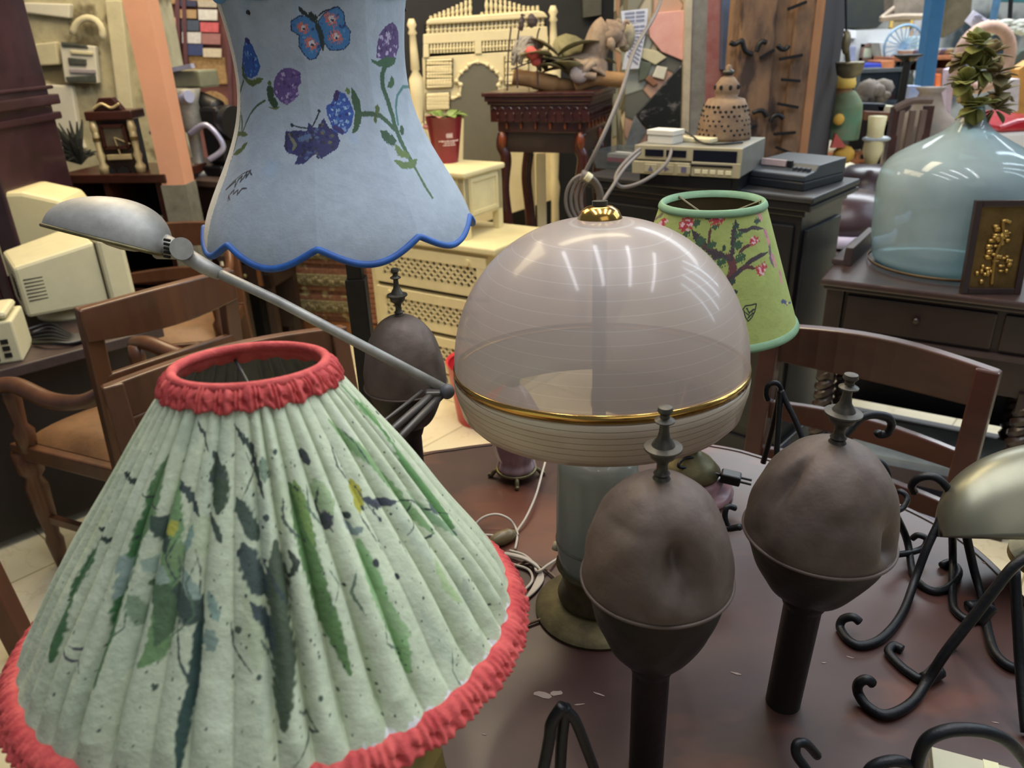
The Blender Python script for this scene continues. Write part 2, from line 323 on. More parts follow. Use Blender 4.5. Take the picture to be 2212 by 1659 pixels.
for sx in (-1, 1):
    MB(F).lathe([(.02, z0), (.024, z0 + .03), (.012, z0 + .05), (.02, z0 + .08), (.012, z0 + .1), (.017, z0 + .16), (.011, z0 + .25), (.018, z1 - .13), (.01, z1 - .11), (.019, z1 - .08), (.014, z1 - .04)], (sx * (hw - .012), -.01, 0), 14).obj('column', gold, t, True)

# dried black brush beside the clock and relief on wall
q = aty(178, 368, 4.05); q.z = Z
t = thing('dried_plant', 'dark dried bush on the brown cabinet left of the clock', 'plant', q); b = MB()
for k in range(46):
    a = random.uniform(0, 2 * PI); e = Vector((random.uniform(-.12, .06), random.uniform(-.05, .1), random.uniform(.03, .24) * (1 if k % 2 else .5))); e.z *= 1 + e.x * 2
    b.tube([q, q + e * .5 + Vector((0, 0, .02)), q + e], [.006, .012, .003], 5)
b.obj('twigs', mat('twig_dark', (34, 38, 32), .8), t)
t = thing('wall_relief', 'ornate weathered stone relief niche hanging on the left wall', 'relief', aty(175, 186, 4.84)); y = 4.84
W_ = lambda px, py, dy=0: aty(px, py, y + dy)
rs = mat('relief_dark', (66, 70, 66), .7, var=.4, scale=20)
for i, (pts, m) in enumerate([([(128, 92), (205, 100), (212, 180), (140, 178)], stone_g), ([(130, 90), (185, 98), (190, 104), (132, 100)], rs), ([(145, 124), (185, 128), (186, 142), (148, 140)], rs), ([(140, 166), (205, 162), (207, 178), (146, 178)], rs), ([(150, 108), (200, 112), (200, 120), (152, 117)], stone), ([(148, 148), (205, 150), (206, 160), (150, 158)], mat('relief_lilac', (150, 144, 150), .7))]):
    MB().ext([W_(a, b_, -.012 * (i > 0)) for a, b_ in pts], (0, .04, 0)).obj('relief_block', m, t, bev=.006)
MB().tube([W_(190 + 32 * math.cos(a), 75 - 36 * math.sin(a)) for a in np.linspace(-.3, PI, 12)], .02, 8).obj('arch_moulding', stone, t, True)

# carved double door covered with leather tiles behind the pier
yD = 6.6; P_ = lambda px, py, dy=0: aty(px, py, yD + dy); dmv = mat('door_mauve', (128, 84, 84), .6, var=.2, scale=7)
t = thing('carved_door', 'mauve carved wooden door panel covered in small tiles behind the orange pier', 'door', (P_(430, 200).x, yD, 0))
p0, p1 = P_(325, 200), P_(560, 200)
MB().box(p0.x - .3, p1.x + .2, yD, yD + .08, 0, 2.3).obj('board', dmv, t)
gp = mat('gilt_fretwork', (186, 156, 104), .6, rgb2=(140, 108, 78), scale=55, bump=.4)
for pts in [[(404, 118), (484, 124), (492, 182), (410, 182)], [(362, 124), (378, 125), (384, 180), (366, 178)], [(330, -60), (470, -60), (474, 12), (340, 8)]]: MB().ext([P_(a, b, -.03) for a, b in pts], (0, .03, 0)).obj('fretwork_panel', gp, t, bev=.006)
c0 = P_(462, 240, -.03); MB().ext([c0 + Vector((.14 * math.cos(a), 0, .15 * math.sin(a))) for a in np.linspace(0, 2 * PI, 24, endpoint=False)], (0, .03, 0)).obj('fretwork_panel', gp, t)
for x in (383, 396, 492): MB().beam(P_(x, -60, -.04), P_(x + 9 + (x == 396) * 5, 330, -.04), .03, .03, (0, 1, 0)).obj('stile', mat('door_dark_mauve', (92, 58, 62), .6), t)
tiles = [((334, 0), (360, 12), (52, 54, 58)), ((343, 17), (361, 38), (184, 170, 172)), ((343, 42), (367, 68), (176, 180, 200)), ((348, 76), (374, 98), (64, 168, 160)), ((352, 102), (374, 124), (204, 84, 74)), ((372, 38), (388, 80), (204, 158, 124)), ((387, 0), (424, 14), (54, 58, 84)), ((427, 0), (468, 16), (176, 168, 146)), ((388, 20), (424, 40), (170, 142, 100)), ((428, 20), (469, 44), (206, 206, 196)), ((392, 43), (430, 67), (70, 82, 98)), ((432, 48), (472, 70), (198, 96, 100)), ((393, 69), (434, 94), (204, 202, 198)), ((435, 72), (476, 96), (158, 112, 108)), ((399, 95), (438, 120), (58, 70, 112)), ((438, 104), (478, 124), (206, 196, 170))]
for i, (a, b, c) in enumerate(tiles):
    MB().ext([P_(a[0], a[1], -.05), P_(b[0], a[1] + 1, -.05), P_(b[0], b[1], -.05), P_(a[0] + 1, b[1] - 1, -.05)], (0, .02, 0)).obj('leather_tile', mat('tile_%d' % i, c, .6, var=.15, scale=40), t)

# second dark table with sewing machine behind the pier
Z = .92; q0, q1 = atz(388, 385, Z), atz(478, 391, Z)
t = thing('side_table', 'dark table behind the orange pier carrying the sewing machine', 'table', (q0.x, q0.y, 0)); F, W = frame(q0, q1)
MB(F).box(-.02, W, -.02, .4, Z - .03, Z).obj('table_top', wood_grey, t, bev=.004); MB(F).box(0, W - .03, 0, .36, Z - .16, Z - .03).obj('apron', wood_dark, t)
for x in (.01, W - .08):
    for y in (.02, .31): MB(F).box(x, x + .05, y, y + .05, 0, Z - .16).obj('leg', wood_dark, t)
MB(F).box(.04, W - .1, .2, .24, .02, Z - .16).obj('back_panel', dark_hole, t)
O = q1 + Vector((-.16, .3, 0)); O.z = Z; F = Matrix.Translation(O) @ Matrix.Rotation(-.5, 4, 'Z')
t = thing('sewing_machine', 'black old sewing machine with pale bars on the dark table', 'sewing machine', O); whm = mat('metal_lilac', (176, 178, 206), .3, .4)
MB(F).box(-.25, .2, -.1, .12, 0, .05).obj('bed', black, t, bev=.01); MB(F).box(.08, .2, -.07, .07, .05, .32).obj('pillar', black, t, bev=.02)
MB(F).tube(smoothpath([(.14, 0, .3), (0, 0, .34), (-.12, 0, .32), (-.22, 0, .27)]), [.05] * 25, 12).obj('arm', black, t, True)
MB(F).box(-.25, -.17, -.05, .05, .08, .28).obj('needle_head', black, t, bev=.012); MB(F).cyl((.2, 0, .24), (.24, 0, .24), .08).obj('hand_wheel', black, t, 2)
MB(F).cyl((-.2, -.1, .34), (.1, -.12, .37), .028).obj('roller', whm, t, 2); MB(F).cyl((-.22, -.12, .2), (-.08, -.14, .24), .012).obj('lever', whm, t, True)
MB(F).box(-.18, .08, -.02, .1, .4, .48).obj('cover', mat('metal_olive', (116, 118, 98), .4), t, bev=.01); MB(F).beam((-.3, -.02, .46), (.06, -.03, .5), .02, .02).obj('rail', whm, t)
O = atz(385, 340, Z) ; O = Vector((q0.x + .08, q0.y + .08, Z)); t = thing('meat_grinder', 'grey metal hand machine on the dark table beside the orange pier', 'machine', O); F = Matrix.Translation(O)
MB(F).lathe([(.06, 0), (.05, .02), (.025, .05), (.03, .2), (.06, .24), (.05, .34), (.07, .4)], n=16).obj('stand', silver, t, True); MB(F).tube(smoothpath([(.0, -.05, .2), (.1, -.08, .24), (.16, -.08, .14), (.08, -.08, .08)]), .014).obj('crank', whm, t, True)
# ================================================================== MIDDLE BACKGROUND
# small dark drawer table
Z = .62; A, B = aty(478, 545, 3.75), aty(575, 560, 3.7); A.z = B.z = 0; F, W = frame(A, B); Z = aty(575, 552, 3.7).z
t = thing('drawer_table', 'small dark table with one drawer left of the carved chest', 'table', (A.x, A.y, 0))
MB(F).box(-.02, W + .02, -.02, .3, Z - .03, Z).obj('table_top', wood_grey, t, bev=.004); MB(F).box(0, W, 0, .28, Z - .17, Z - .03).obj('apron', wood_dark, t)
dr = MB(F).box(.03, W - .03, -.012, 0, Z - .155, Z - .045).obj('drawer', wood_dark, t, bev=.003); MB(F).ball((W / 2, -.02, Z - .1), .011).obj('knob', brass_old, dr, True)
MB(F).box(W - .055, W - .035, -.016, -.01, Z - .15, Z - .05).obj('drawer_edge', wood_mid, dr)
for x in (0, W - .04):
    for y in (0, .24): MB(F).beam((x + .02, y + .02, Z - .1), (x + .02, y + .02, 0), .04, .04, (0, 1, 0)).obj('leg', wood_dark, t)
MB(F).box(.04, W - .04, .25, .27, .1, Z - .17).obj('back_panel', wood_dark, t)
q = F @ Vector((W * .5, .13, Z)); t = thing('book', 'black book with pale page edge lying on the small drawer table', 'book', q); Fq = Matrix.Translation(q) @ Matrix.Rotation(.5, 4, 'Z')
MB(Fq).box(-.14, .14, -.1, .1, 0, .035).obj('cover', black, t, bev=.003); MB(Fq).box(-.142, .13, -.09, .09, .006, .029).obj('pages', cream, t)
# laundry and things on floor left
tag(MB().box(-.16, .16, -.2, .2, 0, .012).obj('x', mat('paper_white', (214, 212, 206), .7, bump=.2)), 'white sheet of paper lying on the floor behind the left armchair', 'paper'); o = bpy.data.objects['x']; o.name = 'paper_sheet'; o.location = atz(450, 690, 0); o.scale = (1.6, 1.2, 1); o.rotation_euler = (0, 0, .5)
# carved chest of drawers
A, B = atz(590, 714, 0), atz(748, 724, 0); F, W0 = frame(A, B); W = .68; y1 = aty(650, 462, 4.05).z; Ht = max(.78, y1)
carv = mat('wood_carved_worn', (98, 66, 48), .7, rgb2=(140, 94, 70), scale=45, bump=.6, spots=((160, 150, 104), 14, .6)); carvg = mat('wood_carved_olive', (84, 76, 54), .7, rgb2=(134, 124, 88), scale=60, bump=.6)
t = thing('carved_chest', 'worn red-brown carved chest of drawers with olive relief bands', 'chest of drawers', (A.x, A.y, 0))
MB(F).box(-.03, W, 0, .42, .05, Ht - .04).obj('body', carv, t, bev=.004); MB(F).box(-.06, W + .03, -.03, .45, Ht - .04, Ht).obj('top', carv, t, bev=.01)
MB(F).box(-.05, W + .02, -.02, .43, 0, .08).obj('plinth', wood_mid, t, bev=.01)
for k in range(4):
    z0 = .11 + k * (Ht - .18) / 4; z1 = z0 + (Ht - .18) / 4 - .025
    d = MB(F).box(.02, W - .06, -.015, 0, z0, z1).obj('drawer', carv, t, bev=.004)
    MB(F).box(.1, W - .12, -.028, -.012, z0 + .03, z1 - .03).obj('relief_panel', carvg, d, bev=.004)
    b = MB(F); m = (z0 + z1) / 2
    for i in range(26): b.ball((.12 + i * (W - .26) / 25, -.032, m + .012 * math.sin(i * 1.6)), (.012, .01, .013), 6)
    b.tube([(.1, -.03, m), (W - .12, -.03, m)], .006, 5); b.obj('carved_scroll', carvg, d)
    MB(F).box(.025, .085, -.024, -.012, z0 + .015, z1 - .015).obj('corner_block', carv, d, bev=.004)
b = MB(F)
for i in range(22): b.ball((W - .03, -.01, .1 + i * (Ht - .18) / 21), (.022, .016, .02), 6)
b.obj('carved_edge', mat('wood_carved_red', (122, 74, 58), .7, rgb2=(160, 110, 84), scale=50, bump=.6), t)

# cream lattice chest
Z = .7; A, B = atz(793, 498, Z), atz(1065, 534, Z); F, W = frame(A, B)
t = thing('lattice_chest', 'wide cream painted chest of drawers with lattice drawer fronts', 'chest of drawers', (A.x, A.y, 0))
MB(F).box(-.02, W + .03, -.03, .40, Z - .03, Z).obj('top', cream, t, bev=.008); MB(F).box(0, W + .01, .0, .38, .05, Z - .03).obj('body', cream, t, bev=.003)
MB(F).box(-.01, W + .02, -.01, .39, 0, .06).obj('plinth', cream, t, bev=.005)
for k in range(3):
    z1 = Z - .05 - k * .2; z0 = z1 - .178
    d = MB(F).box(.04, W - .03, -.02, 0, z1 - .045, z1).box(.04, W - .03, -.02, 0, z0, z0 + .04).box(.04, .09, -.02, 0, z0 + .04, z1 - .045).box(W - .08, W - .03, -.02, 0, z0 + .04, z1 - .045).obj('drawer', cream, t, bev=.003)
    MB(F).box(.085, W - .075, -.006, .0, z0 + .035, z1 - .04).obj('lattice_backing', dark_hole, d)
    b = MB(F); x0, x1, y0, y1 = .09, W - .08, z0 + .04, z1 - .045; h = y1 - y0; x = x0 - h
    while x < x1:
        for sg in (1, -1):
            xa, xb = (x, x + h) if sg > 0 else (x + h, x); za, zb = y0, y1
            # clip the slanted bar at the drawer frame
            pa, pb = [xa, za], [xb, zb]
            for p_, q_ in ((pa, pb), (pb, pa)):
                if p_[0] < x0: u = (x0 - p_[0]) / (q_[0] - p_[0]); p_[1] += (q_[1] - p_[1]) * u; p_[0] = x0
                if p_[0] > x1: u = (x1 - p_[0]) / (q_[0] - p_[0]); p_[1] += (q_[1] - p_[1]) * u; p_[0] = x1
            b.beam((pa[0], -.011, pa[1]), (pb[0], -.011, pb[1]), .009, .0125, (0, 1, 0))
        x += .037
    b.obj('lattice', cream, d)
    for x in (.12, W - .12): MB(F).cyl((x, -.02, z1 - .022), (x, -.035, z1 - .022), .011, .014, 12).obj('knob', cream, d, 2)
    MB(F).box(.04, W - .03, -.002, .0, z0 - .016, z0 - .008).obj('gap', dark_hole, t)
# papers and rug piece on top of the chest
tag(MB().ext([atz(890, 492, Z) + Vector((0, 0, .001)), atz(960, 488, Z) + Vector((0, 0, .001)), atz(990, 497, Z) + Vector((0, 0, .001)), atz(920, 502, Z) + Vector((0, 0, .001))], (0, 0, .004)).obj('paper_sheet', mat('paper_lilac', (180, 184, 196), .6)), 'pale paper sheet lying on the cream lattice chest', 'paper')

# small cream cabinet on legs
Bq = atz(1012, 520, .7); yb = Bq.y; zt = aty(1001, 372, yb).z
A, B, Cc = atz(935, 366, zt), atz(1001, 372, zt), atz(1080, 345, zt)
F2 = Matrix.Translation((B.x, B.y, 0)) @ Matrix.Rotation(math.radians(-33), 4, 'Z'); wA, dA = .41, .3
t = thing('bedside_cabinet', 'small cream cabinet on short legs standing on the lattice chest', 'cabinet', (B.x, B.y, .7))
MB(F2).box(-wA - .015, .015, -.015, dA, zt - .025, zt).obj('top', cream, t, bev=.008); MB(F2).box(-wA, 0, 0, dA - .01, .785, zt - .025).obj('body', cream, t, bev=.003)
for x in (-wA, -.035):
    for y in (0, dA - .045): MB(F2).box(x, x + .035, y, y + .035, .7, zt - .03).obj('leg', cream, t, bev=.002)
dd = MB(F2).box(-wA + .04, -.04, -.008, 0, .795, .85).obj('drawer', cream, t, bev=.003); MB(F2).ball((-wA / 2, -.015, .822), .009, 8).obj('knob', brass_old, dd, True)
MB(F2).box(-wA + .04, -.04, -.008, 0, .862, zt - .04).obj('door', cream, t, bev=.003)
MB(F2).box(.0, .006, .04, dA - .05, zt - .05, zt - .035).box(.0, .006, .04, dA - .05, .8, .815).box(.0, .006, .04, .055, .815, zt - .05).box(.0, .006, dA - .065, dA - .05, .815, zt - .05).obj('side_moulding', cream, t)

# red bucket with plant
bp = atz(965, 350, zt); bp.z = zt; d = dep(bp) / F_PX; ztop = aty(958, 252, bp.y).z; red = mat('enamel_dark_red', (122, 24, 42), .35, var=.15, scale=8)
t = thing('flower_bucket', 'dark red metal bucket holding a leafy plant on the small cream cabinet', 'bucket', bp)
MB().lathe([(0, .0), (25 * d, 0), (39 * d, ztop - zt), (40.5 * d, ztop - zt + .003), (38 * d, ztop - zt), (36 * d, ztop - zt - .012), (0, ztop - zt - .012)], bp, 40, False).obj('bucket_body', red, t, 2)
cr = Vector((bp.x, bp.y, zt)); wt = mat('print_white', (220, 190, 180), .6)
# small printed crest and two lines of lettering on the bucket
for k, (zz, wd, hh) in enumerate([(.62, .03, .022), (.5, .1, .007), (.455, .05, .005), (.41, .06, .005)]):
    zc = (ztop - zt) * zz; rr = (25 + 14 * zz) * d + .0012; pts = [cr + Vector((rr * math.cos(a), rr * math.sin(a), zc)) for a in np.linspace(-PI / 2 + .35 - wd / rr / 2, -PI / 2 + .35 + wd / rr / 2, 9)]
    b = MB()
    for i in range(0, 8): b.beam(pts[i], pts[i] + (pts[i + 1] - pts[i]) * .82, .0015, hh * (1 if i % 2 else .7), (0, 0, 1))
    b.obj('printed_mark', wt, t)
MB().ball((bp.x - 36 * d, bp.y - .01, zt + (ztop - zt) * .8), (.02, .02, .013)).obj('bucket_ear', mat('enamel_pink', (180, 120, 116), .4), t, True)
gl, rl = mat('leaf_green', (112, 134, 66), .5, var=.3), mat('leaf_reddish', (150, 100, 84), .5, var=.3)
def leaf(b, base, dirv, ln, wd, droop=.3, side=None):
    d = Vector(dirv).normalized(); sdx = side or d.cross(Vector((0, 0, 1))); sdx = sdx.normalized() if sdx.length > .01 else Vector((1, 0, 0)); n = 6; L_, R_, C_ = [], [], []
    up = sdx.cross(d)
    for i in range(n + 1):
        u = i / n; c = base + d * ln * u + Vector((0, 0, -droop * ln * u * u)); wv = wd * math.sin(PI * min(1, u * .92 + .08)) ** .8; L_.append(c - sdx * wv + up * wv * .2); R_.append(c + sdx * wv + up * wv * .2); C_.append(c)
    vs_ = L_ + C_ + R_; m = n + 1; b.add(vs_, [(i, i + 1, m + i + 1, m + i) for i in range(n)] + [(m + i, m + i + 1, 2 * m + i + 1, 2 * m + i) for i in range(n)])
for nm, m, cnt in (('leaf_cluster', gl, 15), ('reddish_leaf_cluster', rl, 7)):
    b = MB()
    for k in range(cnt):
        a = random.uniform(0, 2 * PI); leaf(b, Vector((bp.x, bp.y, ztop - .01)) + Vector((.03 * math.cos(a), .03 * math.sin(a), 0)), (math.cos(a), math.sin(a), random.uniform(.3, 1.3)), random.uniform(.06, .11), random.uniform(.018, .03), .5)
    b.obj(nm, m, t, True, solid=.001)

# bed headboard with turned spindles and mirror
yH = 4.55; H_ = lambda px, py, dy=0: aty(px, py, yH + dy)
cream2 = mat('cream_paint_pale', (228, 216, 176), .5, var=.06, scale=10)
hb = H_(905, 480); t = thing('bed_headboard', 'cream carved headboard with spindle rows and arched grey mirror against dark wall', 'headboard', (H_(1050, 300).x, yH, 0))
def hbox(pts, dy0, dy1, name, m, bev=.004): return MB().ext([H_(a, b, dy0) for a, b in pts], (0, dy1 - dy0, 0)).obj(name, m, t, bev=bev)
hbox([(912, 124), (1184, 106), (1200, 430), (925, 520)], 0, .05, 'panel', cream2)
hbox([(921, 46), (928, 40), (1162, 22), (1176, 26), (1184, 38), (921, 54)], -.03, .05, 'top_rail', cream2, .008)
hbox([(914, 74), (1182, 57), (1183, 82), (914, 96)], -.01, .05, 'rail', cream2)
hbox([(914, 96), (926, 95), (927, 124), (914, 125)], -.01, .05, 'rail', cream2); hbox([(1025, 88), (1040, 87), (1041, 116), (1026, 117)], -.01, .05, 'rail', cream2); hbox([(1142, 82), (1184, 78), (1184, 108), (1142, 110)], -.01, .05, 'rail', cream2)
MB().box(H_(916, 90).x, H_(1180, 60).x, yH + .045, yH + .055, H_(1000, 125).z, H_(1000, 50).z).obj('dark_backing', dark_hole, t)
def spindle(a, b, r): b_ = MB(); a, b = Vector(a), Vector(b); L = (b - a).length; n = 9; b_.tube([a.lerp(b, i / n) for i in range(n + 1)], [r * (.6, 1, .55, .9, 1.05, .9, .55, 1, .6, .8)[i] for i in range(n + 1)], 8); return b_
def row(x0, x1, ya0, ya1, yb0, yb1, n, r, name='spindle'):
    for i in range(n):
        u = (i + .5) / n; x = x0 + (x1 - x0) * u; spindle(H_(x, yb0 + (yb1 - yb0) * u), H_(x + .3, ya0 + (ya1 - ya0) * u), r).obj(name, cream2, t, True)
row(921, 1176, 54, 39, 75, 59, 28, .012); row(928, 1026, 96, 90, 116, 112, 14, .009); row(1041, 1142, 90, 84, 112, 106, 14, .009)
tops = [34, 32, 28, 25, 20, 16, 11, 5, 0, -4, -8]
for i in range(10): x = 931 + i * 9.4; spindle(H_(x, 41 - i * .7), H_(x, 34 - i * 3.9 - (i > 5) * (i - 5) * .5), .010).obj('crest_spindle', cream2, t, True)
for i in range(13): x = 1041 + i * 10; spindle(H_(x, 33 - i * .8), H_(x, (26, -14, -12, -9, -4, 0, 3, 6, 9, 12, 13, 13, 12)[i]), .010).obj('crest_spindle', cream2, t, True)
grey = mat('mirror_dusty', (128, 125, 110), .35, .35, var=.05)
kp = [(1000, 365), (1002, 250), (962, 240), (972, 214), (990, 206), (994, 182), (988, 174), (996, 158), (1006, 150), (1012, 142), (1032, 136), (1054, 142), (1062, 150), (1072, 158), (1078, 170), (1074, 184), (1080, 206), (1096, 215), (1105, 240), (1090, 252), (1094, 365)]
hbox(kp, -.012, 0, 'mirror', grey, 0)
b = MB(); pth = [H_(a, c, -.014) for a, c in [(978, 212), (991, 206), (995, 183), (986, 175), (996, 157), (1007, 148), (1013, 140), (1032, 134), (1053, 140), (1063, 148), (1074, 157), (1082, 172), (1077, 184), (1083, 206), (1098, 214)]]
b.tube(smoothpath(pth, 5), .007, 6)
for i, p_ in enumerate(pth): b.ball(p_, (.014, .012, .013), 8)
b.obj('scalloped_arch', cream2, t, True)
for (x0, x1, y0, y1) in [(922, 976, 131, 188), (1092, 1140, 124, 180), (922, 970, 204, 236)]:
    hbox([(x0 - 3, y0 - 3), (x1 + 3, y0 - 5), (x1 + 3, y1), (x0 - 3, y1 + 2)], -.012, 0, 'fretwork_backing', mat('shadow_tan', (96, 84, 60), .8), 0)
    b = MB(); nx, ny = 9, 4
    for j in range(ny + 1):
        v = y0 + (y1 - y0) * j / ny; b.tube([H_(x0, v, -.02), H_(x1, v - 2, -.02)], .006, 5)
        if j < ny:
            for i in range(nx): b.ball(H_(x0 + (x1 - x0) * (i + .5) / nx, v + (y1 - y0) / ny / 2 - 1, -.02), (.011, .01, .016 if j % 2 else .01), 6)
    b.obj('fretwork', cream2, t)
for x, zt_, zb in ((905, 40, 560), (1197, 12, 420)):
    c = H_(x, 250); z1 = H_(x, zt_).z; prof = [(.035, 0), (.04, .3), (.032, .6), (.045, z1 - .95), (.03, z1 - .9), (.05, z1 - .62), (.06, z1 - .58), (.035, z1 - .54), (.03, z1 - .52), (.055, z1 - .4), (.058, z1 - .3), (.025, z1 - .26), (.036, z1 - .25), (.03, z1 - .15), (.024, z1 - .08), (.036, z1 - .07), (.022, z1 - .05), (.038, z1 - .03), (.02, z1)]
    MB().lathe([(r_ * .68, z_) for r_, z_ in prof], (c.x, yH, 0), 20).obj('bed_post', cream2, t, True)
for x in (1096, 1120): MB().beam(H_(x + 48, 330, -.3), H_(x + 52, 560, -.3), .05, .05).obj('bed_rail', cream2, t)
tag(MB().ext([H_(1258, -30, .3), H_(1299, -30, .3), H_(1299, 32, .3), H_(1260, 38, .3)], (0, .03, 0)).obj('wall_frame', mat('frame_grey', (86, 86, 78), .4)), 'small dull grey picture hanging on the dark wall', 'picture')

# dark carved console
A, B = Vector((-.055, 3.78, 0)), Vector((.385, 3.61, 0)); F, W = frame(A, B); Zc = aty(1278, 197, 3.61).z; D = .42
t = thing('carved_console', 'tall dark red carved console table with arched frieze under driftwood sculpture', 'console table', (A.x, A.y, 0)); cw = mat('wood_carved_mahogany', (56, 21, 18), .3, var=.45, scale=18, bump=.3, coat=.4); cwo = mat('wood_carved_orange', (122, 58, 26), .35, var=.4, scale=18, coat=.3)
MB(F).box(-.03, W + .03, -.03, D + .03, Zc - .018, Zc).obj('top', cw, t, bev=.004); MB(F).box(-.02, W + .02, -.02, D + .02, Zc - .04, Zc - .018).box(-.01, W + .01, -.01, D + .01, Zc - .055, Zc - .04).obj('cornice', cw, t, bev=.004)
MB(F).box(0, W, 0, D, Zc - .13, Zc - .05).obj('frieze', cw, t, bev=.002); MB(F).box(.025, W - .02, .025, D - .02, Zc - .18, Zc - .125).obj('lower_frieze', cw, t, bev=.004)
b, b2 = MB(F), MB(F)
for face in (0, 1):
    n = 12; L = W if face == 0 else D
    for i in range(n):
        u = (i + .5) * L / n; P3 = (lambda a, dz, o: (a, -o, dz)) if face == 0 else (lambda a, dz, o: (W + o, a, dz))
        b.tube([P3(u + .011 * math.cos(a), Zc - .078 + .013 * math.sin(a), .004) for a in np.linspace(0, PI, 7)], .003, 5); b.ball(P3(u + L / n / 2, Zc - .1, .004), (.005, .005, .014), 6); b.ball(P3(u + L / n / 2, Zc - .122, .004), .006, 6)
        if i % 2: MB(F).ball(P3(u * .9 + .02, Zc - .145, .004 - .022), (.007, .007, .022), 8).obj('frieze_drop', cwo, t, True)
b.obj('frieze_arcade', cw, t)
MB(F).box(.04, W - .04, .04, D - .04, Zc - .27, Zc - .18).obj('apron', wood_dark, t)
for x in (.045, W - .045):
    for y in (.045, D - .045):
        l = MB(F).tube(smoothpath([(x, y, Zc - .18), (x - .012, y, Zc - .24), (x + .008, y, Zc - .3), (x - .008, y, Zc - .45), (x + .01, y, Zc - .7), (x, y, .1), (x, y, 0)]), .028, 8).obj('leg', cw, t, True)
        MB(F).ball((x, y - .012, Zc - .215), (.02, .026, .045), 10).obj('leg_boss', cwo, l, True)
MB(F).box(.05, W - .05, .05, D - .05, .3, .33).obj('low_shelf', cw, t)

# driftwood creature sculpture on the console
yS = 3.8; S_ = lambda px, py, dy=0: aty(px, py, yS + dy); O = S_(1235, 197); O.z = Zc
t = thing('driftwood_sculpture', 'driftwood and cloth animal sculpture with red flowers on the carved console', 'sculpture', O)
bark = mat('driftwood_tan', (168, 130, 84), .8, rgb2=(128, 94, 60), scale=14, bump=.5, stretch=(.4, 1, 1)); hide = mat('driftwood_grey', (160, 140, 118), .85, rgb2=(104, 84, 72), scale=14, bump=.6); cl = mat('cloth_olive', (118, 112, 80), .8, var=.3, bump=.3)
MB().tube(smoothpath([S_(1108, 165), S_(1150, 172), S_(1200, 182), S_(1250, 188)]), [.035] * 9 + [.04] * 8 + [.03] * 8, 10).obj('log', bark, t, True); MB().tube(smoothpath([S_(1240, 186, -.05), S_(1290, 170, -.05), S_(1350, 174, -.05)]), .033, 10).obj('log', bark, t, True)
MB().tube(smoothpath([S_(1270, 150), S_(1280, 128), S_(1288, 100), S_(1300, 72), S_(1312, 62)]), [.09, .1, .11, .11, .1, .09, .085, .08, .075, .07] + [.06] * 23, 12).obj('neck', hide, t, True)
MB().ball(S_(1318, 76), (.06, .07, .045), 14).tube(smoothpath([S_(1308, 62), S_(1330, 66), S_(1338, 84), S_(1342, 100)]), [.04] * 12 + [.03] * 13, 10).obj('head', hide, t, True); MB().ball(S_(1356, 78, .06), (.035, .04, .06), 14).ball(S_(1350, 98, .06), (.03, .035, .03), 12).obj('mask', mat('driftwood_pale', (160, 148, 124), .85, var=.25, scale=20, bump=.6), t, True)
MB().tube([S_(1318, 76, -.05), S_(1320, 96, -.06), S_(1324, 110, -.06)], [.012, .022, .006], 8).obj('ear', hide, t, True); MB().tube(smoothpath([S_(1332, 60), S_(1334, 44), S_(1344, 50)]), .008, 6).tube(smoothpath([S_(1348, 60), S_(1352, 46), S_(1360, 50)]), .008, 6).obj('horns', hide, t, True)
for sx, a0 in ((1265, 0), (1250, .08)): MB().tube(smoothpath([S_(sx + 18, 135, -.08), S_(sx + 2, 148, -.1), S_(sx - 10, 160, -.1 + a0), S_(sx + 22, 166, -.1)]), .018, 8).obj('limb', hide, t, True)
MB().ball(S_(1252, 160, -.1), (.045, .02, .04), 12).obj('shell', mat('shell_lilac', (158, 146, 142), .5, var=.2), t, True)
b = MB()
for k in range(16): p_ = S_(random.uniform(1165, 1262), random.uniform(118, 168), random.uniform(-.06, .1)); leaf(b, p_, (random.uniform(-1, 1), random.uniform(-.6, .4), random.uniform(.1, .9)), random.uniform(.14, .22), .075, .25)
b.obj('cloth_leaves', cl, t, True, solid=.002)
b = MB()
for k in range(9): b.ball(S_(1148 + random.uniform(-8, 18), 118 + random.uniform(-10, 14), random.uniform(-.08, 0)), (.026, .024, .024), 10)
b.obj('red_flower', mat('flower_coral', (190, 84, 76), .7, var=.2, scale=30), t, True)
b = MB()
for k in range(12): b.tube(smoothpath([S_(1160 + random.uniform(-8, 12), 100, 0), S_(1130 + random.uniform(-8, 20), 90 + random.uniform(-8, 18), -.05), S_(1108 + random.uniform(-8, 20), 128 + random.uniform(-14, 14), -.05)], 4), .011, 6)
b.obj('white_tresses', mat('feather_grey', (158, 150, 136), .8, var=.4, scale=20), t, True)
b = MB()
for pts in [[(1096, 196), (1098, 120), (1104, 60)], [(1118, 190), (1116, 110), (1122, 60)], [(1162, 185), (1160, 90), (1166, 60)], [(1118, 60), (1130, 58), (1122, 50), (1132, 44), (1126, 32), (1134, 34)], [(1146, 58), (1144, 44), (1152, 36), (1160, 46), (1154, 56)], [(1104, 150), (1180, 128), (1290, 142)]]: b.tube(smoothpath([S_(a, c, -.06) for a, c in pts], 6), .005 if pts[0][1] < 150 and len(pts) < 6 else .004, 5)
b.ball(S_(1148, 45, -.06), (.02, .015, .03), 10).ball(S_(1126, 52, -.06), (.012, .012, .03), 10).obj('wire_figures', mat('wire_rust', (70, 56, 54), .6), t)

